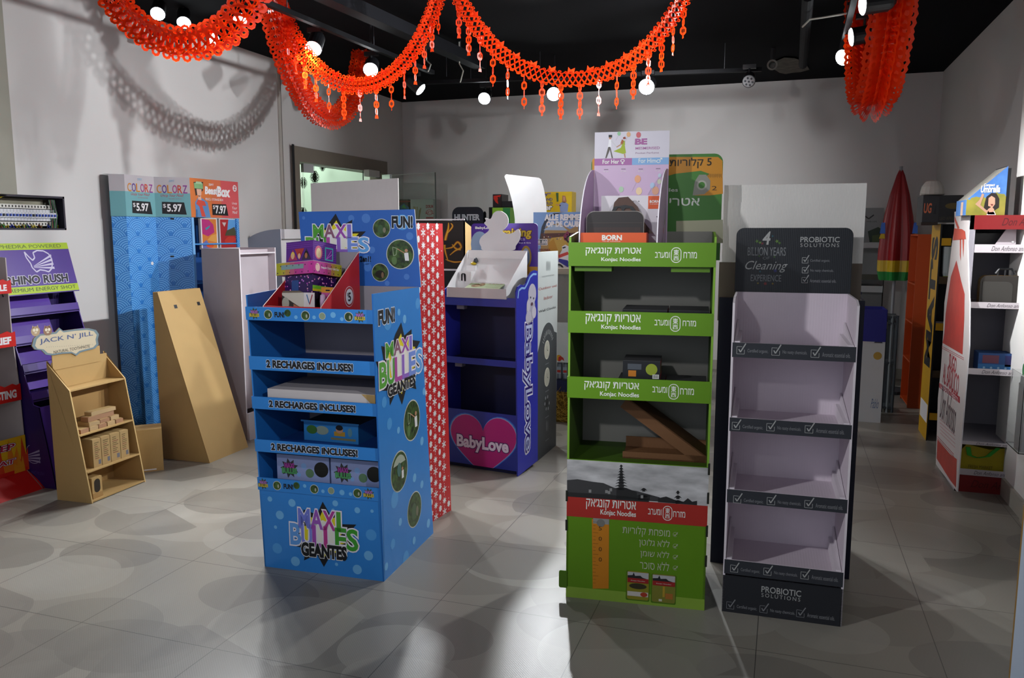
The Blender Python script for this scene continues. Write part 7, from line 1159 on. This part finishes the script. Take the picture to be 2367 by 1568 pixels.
g = G(); g.box(W0, x0 + .01, x1 - .01, y0 + .02, y0 + .33, .0, .95, mat('#5a5c5c', .6)); g.build('base_cabinet', t)
# grey metal rack between bin and orange unit
y0 = 7.0; A_ = Pan((0, y0, 0), (1, 0, 0), (0, 0, 1)); x0 = A_.px(2049, 700)[0]; x1 = A_.px(2080, 700)[0]; t = thing('metal_rack', 'narrow grey metal rack between the navy-banded bin and orange unit', 'rack', ((x0 + x1) / 2, y0 + .1, 0)); zt_ = A_.px(0, 668)[1]; RK = mat('#4c5258', .4); RL = mat('#8c9296', .35)
for u in (2052, 2066, 2078):
    x = A_.px(u, 700)[0]; g = G(); g.tube([(x, y0 + .02, 0), (x, y0 + .02, zt_)], .012, RL if u == 2066 else RK, 6); g.build('post', t)
g = G(); g.box(W0, x0, x1, y0 + .18, y0 + .19, 0, zt_, RK); g.build('back_panel', t)
for z in (.03, .4, .72, zt_ - .02):
    g = G(); g.box(W0, x0, x1, y0 + .01, y0 + .18, z, z + .015, RK); g.build('shelf', t)
# ================================================================== back of the shop: table, boxes, boards
def bpan(y): return Pan((0, y, 0), (1, 0, 0), (0, 0, 1))
TZ0 = bpan(7.3); tzt = TZ0.px(1200, 575)[1]; tx0 = TZ0.px(1012, 560)[0]; tx1 = TZ0.px(1345, 560)[0]
t = thing('back_counter', 'long grey counter along the back wall carrying boxes and signs', 'counter', ((tx0 + tx1) / 2, 7.7, 0)); TM = mat('#8f8b86', .6)
g = G(); g.box(W0, tx0, tx1, 7.3, 8.3, tzt - .03, tzt, TM); g.build('top', t); g = G(); g.box(W0, tx0 + .02, tx1 - .02, 7.33, 7.36, 0, tzt - .03, mat('#a8a5a0', .6)); g.build('front_panel', t)
for x in (tx0 + .02, tx1 - .05):
    g = G(); g.box(W0, x, x + .03, 7.36, 8.28, 0, tzt - .03, TM); g.build('side_panel', t)
def bbox(name, label, cat, y, u0, u1, vtop, d, m, deco=None, zb=None, dz=0, lid=None, vb=None):
    p = bpan(y); a0, z1 = p.px(u0, vtop); a1, _ = p.px(u1, vtop); z0 = zb if zb is not None else tzt + .001
    if vb: z0 = p.px(u0, vb)[1]
    t = thing(name, label, cat, ((a0 + a1) / 2, y + d / 2, z0)); g = G(); g.box(W0, a0, a1, y, y + d, z0, z1, m)
    if deco: deco(g, p, a0, a1, z0, z1)
    g.build('body', t); g = G(); g.box(W0, a0, a1, y, y + d, z1, z1 + .003, lid or m); g.build('lid', t); return t
def board(name, label, cat, y, uv, m, deco=None, t_=.012, r=None, feet=True):
    p = bpan(y); ab = [p.px(*q) for q in uv]; a0, a1 = min(a for a, b in ab), max(a for a, b in ab); b1 = max(b for a, b in ab)
    if r: ab = rrect(a0, tzt + .001, a1, b1, r, 6, (0, 1, 1, 0))
    t = thing(name, label, cat, ((a0 + a1) / 2, y, tzt)); g = G(); g.slab(p, ab, t_, m, m)
    if deco: deco(g, p, a0, a1, tzt, b1)
    g.build('board', t); g = G(); g.box(W0, a0 + .3 * (a1 - a0), a1 - .3 * (a1 - a0), y + t_ + .001, y + t_ + .10, tzt + .001, tzt + .03, DARKM); g.build('foot', t); return t
board('sign', 'black rounded sign with white arched lettering on the back counter', 'sign', 7.42, [(1045, 479), (1117, 479)], mat('#151a28', .45), lambda g, p, a0, a1, z0, z1: (g.tp(p, 'HUNTER', 1051, 509, 1108, 496, '#c8ccd4', layer=1, bold=.05)), r=.07)
t = board('sign', 'small black sign peeking out right of the lettered black sign', 'sign', 7.55, [(1117, 489), (1123, 489)], INK, r=.02)
bbox('carton', 'black box with a red glowing picture at top of the back counter pile', 'box', 7.75, 1139, 1160, 450, .2, mat('#241a1c', .4), lambda g, p, a0, a1, z0, z1: (g.poly(p, [p.px(*q) for q in ((1141, 453), (1158, 451), (1155, 458), (1150, 462), (1152, 472), (1146, 468), (1141, 460))], '#d8301c', 1), g.poly(p, [p.px(*q) for q in ((1150, 456), (1156, 455), (1152, 462))], '#2a1010', 2)), zb=bpan(7.75).px(1139, 479.5)[1] + .003)
bbox('carton', 'black stepped box lying on the pile behind the duck', 'box', 7.72, 1160.6, 1186, 466, .24, mat('#1a1a1e', .4), zb=bpan(7.75).px(1139, 479.5)[1] + .003)
bbox('carton', 'wide black carton carrying the red-picture box on the back counter', 'box', 7.7, 1130, 1192, 480, .35, mat('#17171b', .45), lambda g, p, a0, a1, z0, z1: g.text(p, 'LUX', a1 - .1, z1 - .07, a1 - .04, z1 - .04, '#8a8a90', layer=1), vb=None)
bbox('carton', 'bright green box behind the head of the white duck', 'box', 7.34, 1138, 1179, 481, .16, mat('#6fb02a', .4), lambda g, p, a0, a1, z0, z1: (g.poly(p, rect(a0, z0, a0 + .6 * (a1 - a0), z1), '#94cc34', 1), g.poly(p, rect(a0 + .6 * (a1 - a0), z0, a1, z1), '#2f8a4a', 2)))
# white curved board
p = bpan(6.55); uv = [(1166, 408), (1170, 403), (1245, 411), (1251, 415), (1257, 436), (1262, 465), (1264, 500), (1264, 640), (1190, 640), (1190, 508), (1188, 490), (1183, 462), (1175, 434)]
ab = [p.px(*q) for q in uv]; t = thing('display_board', 'white bent display board standing tall behind the purple header', 'board', (ab[0][0], 6.55, 0)); z0 = ab[7][1]
g = G(); g.slab(p, ab, .006, mat('#e8eaea', .5)); g.build('board', t); g = G(); g.box(W0, ab[8][0], ab[7][0], 6.52, 6.85, 0, z0, mat('#d0d0ce', .5)); g.build('base_box', t); g = G(); g.box(W0, ab[8][0] + .02, ab[7][0] - .02, 6.515, 6.519, .1, z0 - .1, PAPW); g.build('front_panel', t)
# yellow vegetable toy box
def yel(g, p, a0, a1, z0, z1):
    g.tp(p, '9⁹⁹', 1260, 454, 1273, 446, '#2a3a86', layer=1, bold=.03); g.tp(p, 'LAND', 1254, 464, 1277, 458, '#2a3a86', layer=1, bold=.03); g.tp(p, 'HELD', 1254, 473, 1277, 467, '#2a3a86', layer=1, bold=.03); g.tp(p, 'per', 1250, 489, 1276, 477, INK, layer=1, bold=.1); g.tp(p, 'per', 1250, 489, 1276, 477, PAPW, layer=2, bold=.04)
    P = lambda pts, c, l=1: g.poly(p, [p.px(*q) for q in pts], c, l); P([(1300, 452), (1307, 453), (1310, 466), (1306, 469), (1299, 468)], '#9a6a4a', 2); P([(1302, 455), (1306, 455), (1306, 464), (1302, 464)], SKIN, 3); P([(1293, 471), (1300, 467), (1308, 468), (1314, 473), (1312, 490), (1295, 490)], '#7a8ab0', 2); P([(1285, 472), (1296, 474), (1296, 477), (1284, 474)], SKIN, 2); P([(1285, 446), (1291, 446), (1291, 466), (1287, 467)], '#3a5a34', 2)
bbox('carton', 'yellow toy box with a girl in blue at right of the back counter', 'box', 7.5, 1248, 1322, 445, .16, mat('#c8a81c', .42, var=.15, scale=14), yel)
# race poster box on its stand with a soap-box cart cut-out
p = bpan(6.05); a0, z1 = p.px(1233, 491); a1, _ = p.px(1345, 489); z0 = p.px(1240, 625)[1]; x_l = p.px(1284, 700)[0]
t = thing('poster_box', 'soap-box race poster box with white headline standing behind noodle display', 'poster', ((a0 + a1) / 2, 6.1, z0)); g = G(); g.slab(p, rect(a0, z0, a1, z1), .05, mat('#7fa6dc', .4), PAPW); P = lambda pts, c, l=1: g.poly(p, [p.px(*q) for q in pts], c, l)
P([(1246, 560), (1252, 525), (1262, 504), (1280, 493), (1300, 492), (1275, 500), (1262, 518), (1256, 545), (1252, 575)], '#39414e'); P([(1252, 560), (1262, 524), (1290, 516), (1318, 530), (1337, 520), (1337, 600), (1246, 600)], '#a88a5a', 2); P([(1256, 532), (1275, 520), (1300, 522), (1312, 533)], '#a8c0dc', 3); P([(1250, 540), (1337, 538), (1337, 550), (1252, 552)], '#5a3a34', 3); P([(1275, 550), (1320, 545), (1337, 575), (1290, 580), (1270, 560)], '#c8a44a', 4); P([(1268, 562), (1280, 552), (1290, 580), (1268, 580)], '#b8882a', 5); P([(1302, 545), (1312, 534), (1322, 545), (1330, 560), (1315, 560), (1304, 555)], '#8a3a5a', 5); g.disc(p, 1318, 553, 10, '#2a2226', 6, 14); g.disc(p, 1318, 553, 6, '#a86a7a', 7, 14)
for i in range(26): u, v = 1256 + rnd.random() * 76, 540 + rnd.random() * 14; g.disc(p, u, v, 1.6, rnd.choice(('#c8b49a', '#3a2a2a', '#8a4a4a', '#d8d0c0', '#4a5a7a')), 5, 6)
g.tp(p, 'ALLE REMMEN', 1260, 509, 1351, 496, '#f2f2f4', layer=8, bold=.06); g.tp(p, 'OP DE CAUBERG', 1264, 524, 1362, 512, '#f2f2f4', layer=8, bold=.06); c0, c1 = p.px(1236, 567), p.px(1266, 553); g.poly(p, rrect(c0[0], c0[1], c1[0], c1[1], .006), PAPW, 8); g.poly(p, rrect(c0[0] + .005, c0[1] + .005, c1[0] - .005, c1[1] - .005, .005), '#34404a', 9); g.tp(p, '18.88', 1240, 564, 1264, 556, PAPW, layer=10, bold=.02)
g.tp(p, 'WERELDPRIMEUR', 1246, 580, 1272, 576, '#7a2a2a', layer=8, bold=.03); g.build('front_panel', t); g = G(); g.box(W0, a0, a1, 6.101, 6.2, z0, z0 + .4, PAPW); g.build('back_panel', t)
p2 = bpan(5.99); t = thing('cart_cutout', 'white red and blue soap-box cart cut-out with a helmet driver', 'cut-out', (p2.px(1300, 620)[0], 5.98, p2.px(1300, 650)[1])); g = G(); P = lambda pts, c, l=1: g.poly(p2, [p2.px(*q) for q in pts], c, l)
ab = [p2.px(*q) for q in ((1288, 620), (1292, 592), (1299, 578), (1299, 570), (1306, 566), (1318, 572), (1325, 600), (1325, 650), (1290, 650))]; g.slab(p2, ab, .012, mat('#dcdee2', .45)); P([(1290, 590), (1312, 582), (1316, 588), (1292, 597)], '#c8403a'); P([(1292, 598), (1312, 602), (1318, 612), (1312, 618), (1291, 605)], '#3a3aa0'); P([(1300, 572), (1307, 570), (1308, 573), (1301, 575)], INK, 2); g.disc(p2, 1292, 630, 20, INK, 2, 20, k=.7); g.disc(p2, 1291, 630, 16, '#b8bcc0', 3, 20, k=.7); g.build('cart', t); zc_ = p2.px(1290, 650)[1]
g = G(); g.box(W0, p2.px(1292, 600)[0], p2.px(1320, 600)[0], 6.003, 6.04, zc_, zc_ + .02, PAPW); g.build('foot', t)
# energy-drink stand on straw
yS = 5.83; p = bpan(yS); x0, x1 = p.px(1240, 800)[0], p.px(1400, 800)[0]; zz = lambda v: p.px(1298, v)[1]
t = thing('floor_display', 'energy-drink stand with white block and navy tray on a straw bale', 'floor display', ((x0 + x1) / 2, yS + .25, 0))
g = G(); g.box(W0, x0, x1, yS - .02, yS + .5, zz(634), zz(621), mat('#b0a798', .5)); g.build('top', t); g = G(); g.box(W0, x0 + .02, x1 - .02, yS + .02, yS + .45, zz(746), zz(634), mat('#8a8886', .6)); g.build('upper_block', t); g = G(); g.box(W0, x0 + .01, x1 - .01, yS, yS + .45, zz(838), zz(746), mat('#c8cccc', .5)); 
def bull(g, p, u, v, r): a, b = p.px(u, v); g.poly(p, ell(a, b + .004, r * .8), '#d8a01c', 2); g.poly(p, [(a - .2 * r, b - .7 * r), (a - .1 * r, b + .3 * r), (a + .4 * r, b + .7 * r), (a + 1.2 * r, b + .2 * r), (a + 1.4 * r, b - .6 * r), (a + .8 * r, b - .2 * r), (a + .3 * r, b - .7 * r)], '#b8281c', 3)
bull(g, p, 1292, 829, .030); g.build('white_block', t); g = G(); g.box(W0, x0 + .01, x1 - .01, yS, yS + .45, zz(906), zz(880), mat('#151c44', .45)); g.build('navy_tray', t)
g = G(); g.box(W0, x0, x1, yS + .01, yS + .45, 0, zz(906), mat('#6a5018', .8, var=.5, scale=40)); g.build('bale_core', t)
g = G()
for i in range(420):
    a, b = x0 + rnd.random() * (x1 - x0), rnd.random() * (zz(906) - .01) + .004; th = rnd.uniform(-.9, .9) + (math.pi / 2 if rnd.random() < .3 else 0); L = rnd.uniform(.03, .08); d = Vector((math.cos(th) * L, rnd.uniform(-.008, .0), math.sin(th) * L)); c = Vector((a, yS + .004 + rnd.uniform(-.006, .004), b))
    if c.z - abs(d.z) < 0.004: continue
    g.tube([c - d, c + d], .0016, mat(rnd.choice(('#b8902f', '#8a6a1e', '#c8a448')), .6), 4)
o = g.build('straw', t); o['kind'] = 'stuff'
for i, (u, row) in enumerate(((1289, 0), (1303, 0), (1317, 0), (1331, 0))):
    a = p.px(u, 862)[0]; z = zz(880) + .001; t = thing('drink_can', ('first', 'second', 'third', 'fourth')[i] + ' silver blue energy-drink can from left on the navy tray', 'can', (a, yS + .06, z), group='cans on the navy tray'); h = zz(841) - z; r = .0225
    g = G(); g.lathe((a, yS + .06, z), [(r * .8, 0), (r, .008), (r, h - .012), (r * .8, h)], mat('#8a909c', .3, metal=.6), 14); g.build('can_body', t); g = G(); q = bpan(yS + .06 - r - .001); g.poly(q, rect(a - r * .7, z + h * .35, a + r * .7, z + h * .75), '#9aa4b0', 0); g.poly(q, ell(a, z + h * .5, .010), '#d8a01c', 1); g.poly(q, rect(a - .014, z + h * .42, a + .014, z + h * .56), '#b8281c', 2); g.build('label', t)
# dark picture box with flames, on its pedestal
yf = 5.0; p = bpan(yf); a0, z1 = p.px(960, 509); a1, z1b = p.px(1074, 512); z0 = p.px(1040, 622)[1]; t = thing('floor_display', 'dark box display with swirling flame picture behind the snowflake display', 'floor display', ((a0 + a1) / 2, yf + .15, 0))
g = G(); g.slab(p, [(a0, z0), (a1, z0), (a1, z1b), (a0, z1)], .008, mat('#241c18', .4), PAPW)
for pts, w in (([(1037, 515), (1036, 530), (1030, 552), (1028, 575), (1036, 604)], .022), ([(1028, 575), (1045, 572), (1058, 560), (1066, 572), (1052, 580), (1040, 590)], .018), ([(1034, 540), (1046, 524), (1042, 516)], .014), ([(1030, 600), (1050, 606), (1072, 604)], .012), ([(1045, 565), (1054, 575), (1066, 578)], .016), ([(1000, 520), (1012, 540), (1006, 560), (1020, 580)], .014)):
    ab = [p.px(*q) for q in pts]; g.stroke(p, ab, w, '#a8560c', 1); g.stroke(p, ab, w * .45, '#e0b02a', 2)
g.poly(p, [p.px(*q) for q in ((1026, 556), (1038, 556), (1038, 566), (1026, 566))], INK, 3); g.build('front_panel', t)
g = G(); R_s = Pan((a1, yf, 0), (0, 1, 0), (0, 0, 1)); dq = .34; g.slab(R_s, [(0, z0), (dq, z0), (dq, z1b - .10), (.0, z1b)], .008, KR); g.build('side_panel', t); g = G(); g.box(W0, a0, a1 - .01, yf + .009, yf + .34, z0 - .012, z0, PAPW); g.build('tray', t); g = G(); g.box(W0, a0 + .02, a1 - .03, yf + .02, yf + .32, 0, z0 - .012, mat('#1a1a1e', .4)); g.build('pedestal', t)
g = G(); g.box(W0, a0, a1, yf - .002, yf + .004, z1 - .002, z1 + .006, PAPW); g.build('top_edge', t)
# boards and packs behind the glass
t = thing('side_table', 'grey side table in the back left corner behind the glass door leaf', 'table', (-3.83, 8.43, 0)); g = G(); g.box(W0, -4.25, -3.42, 8.2, 8.66, tzt - .03, tzt, TM); g.build('top', t)
for x, y in ((-4.23, 8.22), (-3.47, 8.22), (-4.23, 8.62), (-3.47, 8.62)):
    g = G(); g.box(W0, x, x + .03, y, y + .03, 0, tzt - .03, TM); g.build('leg', t)
bbox('carton', 'white carton with red round seal standing on counter behind glass', 'box', 8.34, 949, 1002, 462, .2, mat('#9a9a98', .55), lambda g, p, a0, a1, z0, z1: (g.poly(p, ell(*p.px(993, 491), .045, .03), '#9a4a4c', 1), g.poly(p, ell(*p.px(993, 491), .038, .023), '#b8b0b0', 2), g.tp(p, 'ARTEL', 984, 495, 1003, 488, '#8a3a40', layer=3, bold=.03), g.tp(p, 'DORUM', 985, 481, 1001, 474, '#8a3a40', layer=1, bold=.05), g.poly(p, rect(p.px(985, 500)[0], p.px(985, 506)[1], p.px(1002, 500)[0], p.px(985, 502)[1]), '#8a3a40', 1)))
bbox('carton', 'colourful carton with green and blue print left of the sealed carton', 'box', 8.36, 919, 943, 462, .2, mat('#4a3a30', .5), lambda g, p, a0, a1, z0, z1: (g.poly(p, [p.px(*q) for q in ((920, 480), (934, 470), (946, 480), (946, 490), (920, 490))], '#3a5a7a', 1), g.poly(p, [p.px(*q) for q in ((928, 480), (934, 472), (940, 482))], '#4a8a4a', 2), g.poly(p, [p.px(*q) for q in ((919, 464), (951, 464), (951, 468), (919, 468))], '#7a2a24', 1)))
t = thing('dried_bouquet', 'dried grass sprig on the counter behind the blue header', 'dried flowers', bpan(8.23).pt(bpan(8.23).px(965, 500)[0], tzt)); c = bpan(8.23).pt(bpan(8.23).px(965, 500)[0], tzt)
for i in range(9):
    g = G(); a = rnd.uniform(-.35, .35); L = bpan(8.23).px(0, 495)[1] - tzt + rnd.uniform(-.02, .04); g.tube([c, c + Vector((math.sin(a) * .05, 0, L * .6)), c + Vector((math.sin(a) * .14, -.015 + .003 * i, L))], [.002, .002, .006], mat('#8a7a54', .7), 5); g.build('stem', t)
# ================================================================== red paper garlands
GR = bpy.data.materials.new('red_garland_paper'); GR.use_nodes = True; nt = GR.node_tree; b = nt.nodes['Principled BSDF']; b.inputs['Base Color'].default_value = lin('#e02408'); b.inputs['Roughness'].default_value = .32; b.inputs['Specular IOR Level'].default_value = .6
nz = nt.nodes.new('ShaderNodeTexNoise'); nz.inputs['Scale'].default_value = 12; tcg = nt.nodes.new('ShaderNodeTexCoord'); nt.links.new(tcg.outputs['Object'], nz.inputs[0]); mcol = mixc(nt, nz.outputs[0], lin('#ea3208'), lin('#fb4c12')); nt.links.new(mcol, b.inputs['Base Color'])
tr = nt.nodes.new('ShaderNodeBsdfTranslucent'); nt.links.new(mcol, tr.inputs[0]); ms = nt.nodes.new('ShaderNodeMixShader'); ms.inputs[0].default_value = .42; out = next(n for n in nt.nodes if n.type == 'OUTPUT_MATERIAL'); nt.links.new(b.outputs[0], ms.inputs[1]); nt.links.new(tr.outputs[0], ms.inputs[2]); nt.links.new(ms.outputs[0], out.inputs[0])
def sagpath(A, B, sag, n=400, skew=0.0):
    P = []
    for i in range(n + 1):
        t = i / n; q = A.lerp(B, t); k = (math.cosh(2.2 * (2 * t - 1)) - math.cosh(2.2)) / (1 - math.cosh(2.2)); P.append(Vector((q.x, q.y, q.z - sag * k)))
    L = [0]
    for a, b_ in zip(P, P[1:]): L.append(L[-1] + (b_ - a).length)
    def at(s):
        s = max(0, min(s, L[-1])); lo, hi = 0, n
        while hi - lo > 1:
            m = (lo + hi) // 2
            if L[m] <= s: lo = m
            else: hi = m
        f = (s - L[lo]) / max(1e-9, L[lo + 1] - L[lo]); return P[lo].lerp(P[lo + 1], f), (P[lo + 1] - P[lo]).normalized()
    return at, L[-1]
def lace(g, at, LL, w, lam, roll, phases=4, rw=.011, bump=.016, taper=0.0):
    side0 = Vector((0, 0, 1))
    def frame(s):
        p, t = at(s); h = t.cross(side0).normalized(); u = h.cross(t); return p, t, h * math.cos(roll) + u * math.sin(roll), t
    N = int(LL / lam * 14)
    for ph in range(phases):
        prev = None; last = None
        for i in range(N + 1):
            s = LL * i / N; ww = w * (1 - taper * abs(2 * i / N - 1)); a = 2 * math.pi * (s / lam + ph / phases); y = ww * math.sin(a); dy = ww * math.cos(a) * 2 * math.pi / lam; n_ = math.hypot(1, dy); p, t, c, _ = frame(s)
            o1 = p + c * (y + rw / 2 / n_) - t * (dy * rw / 2 / n_); o2 = p + c * (y - rw / 2 / n_) + t * (dy * rw / 2 / n_)
            if prev: g.face([prev[0], prev[1], o2, o1], GR)
            prev = (o1, o2)
            if last is not None and math.cos(a) * last <= 0 and bump:
                e = 1 if y > 0 else -1; cc = p + c * (y + e * bump * .6); nn = t.cross(c)
                O_ = [cc + c * (bump * math.cos(k * math.pi / 4)) + t * (bump * math.sin(k * math.pi / 4)) for k in range(8)]; I_ = [cc + (q_ - cc) * .42 for q_ in O_]
                for k in range(8): g.face([O_[k], O_[(k + 1) % 8], I_[(k + 1) % 8], I_[k]], GR)
            last = math.cos(a)
def garland(label, A, B, sag, w, lam, rolls, tassels=0, skip=(0, 1), phases=4, rw=.011, bump=.016, tl=.15, core=False):
    at, LL = sagpath(A, B, sag); t = thing('paper_garland', label, 'garland', A, group='red paper garlands under the ceiling'); g = G()
    for k, r in enumerate(rolls): lace(g, at, LL, w * (1 if k == 0 else .85), lam, r, phases, rw, bump)
    for i in range(1, int(LL / tassels) if tassels else 0):
        q, tt = at(LL * (i + .5) / int(LL / tassels)); d1 = Vector((tt.x, tt.y, 0)).normalized(); c = q + Vector((0, 0, w * .6)); g.face([c - d1 * .02, c + d1 * .02, c + d1 * .026 + Vector((0, 0, .035)), c + Vector((0, 0, .024)), c - d1 * .014 + Vector((0, 0, .04))], GR)
    g.build('lace_strip', t)
    for e in (0, LL):
        q, _ = at(e); g = G(); g.tube([q, (q.x, q.y, ZC)], .003, mat('#b8b0a8', .5), 5); g.lathe((q.x, q.y, ZC - .006), [(.012, 0), (.012, .006)], mat('#b8b0a8', .5), 8); g.build('ceiling_hook', t)
    n = int(LL / tassels) if tassels else 0
    for i in range(1, n):
        q, tt = at(LL * i / n); 
        if q.z > ZC - .1: continue
        h = tt.cross(Vector((0, 0, 1))).normalized(); d1 = Vector((tt.x, tt.y, 0)).normalized(); rot = rnd.uniform(0, 3.1); e1 = d1 * math.cos(rot) + h * math.sin(rot); e2 = Vector((0, 0, -1)); o = q - Vector((0, 0, w * .55)); g = G(); nrm = e1.cross(e2)
        for m_ in range(4):
            c = o + e2 * (tl * (m_ + .5) / 4); r = tl / 8 * 1.05; e3 = e1 if m_ % 2 == 0 else (e1 * .6 + nrm * .8)
            ring_o = [c + e3 * (r * .75 * a) + e2 * (r * b_) for a, b_ in ((-1, -.5), (-.4, -1), (.4, -1), (1, -.5), (1, .5), (.4, 1), (-.4, 1), (-1, .5))]; ring_i = [c + (p_ - c) * .5 for p_ in ring_o]
            for k in range(8): g.face([ring_o[k], ring_o[(k + 1) % 8], ring_i[(k + 1) % 8], ring_i[k]], GR)
        for s_ in (-.6, 0, .6): c = o + e2 * tl; g.face([c + e1 * (.008 * s_ - .003), c + e1 * (.008 * s_ + .003), c + e1 * (.014 * s_ + .003) + e2 * .02, c + e1 * (.014 * s_ - .003) + e2 * .02], GR)
        g.face([o - e1 * .003 + e2 * -.01, o + e1 * .003 + e2 * -.01, o + e1 * .003 + e2 * (tl + .01), o - e1 * .003 + e2 * (tl + .01)], GR)
        g.build('tassel', t)
    return t
zc_ = ZC - .004; gp = lambda u, v, z=ZC - .004: fl(u, v, z)
garland('wide red lace garland sagging at upper left in front of the left track', gp(240, -45, 2.78), gp(604, -52, 2.78), .33, .066, .15, (.55, 1.25, 2.3), rw=.016, bump=.026, phases=3)
garland('wide red lace garland dropping deep away from the camera beside first garland', gp(618, -40), gp(838, 118), .66, .066, .15, (.1, .8, 1.7, 2.4), rw=.015, bump=.024, phases=3)
garland('red garland with hanging tassels sagging left of the picture middle', gp(634, -24), gp(1026, -50), .60, .045, .11, (.3, 1.7), tassels=.105, rw=.010, bump=.012, tl=.17)
garland('red garland with hanging tassels across the top middle of the ceiling', gp(1040, -50), gp(1602, -50), .58, .052, .14, (.6, 2.0), tassels=.115, rw=.008, bump=.010, tl=.19)
garland('dense red garland seen end-on at upper right beside the right track', gp(2085, -150), gp(1998, 0), .74, .070, .13, (.0, .6, 1.2, 1.8, 2.4), rw=.022, bump=.036, phases=3)
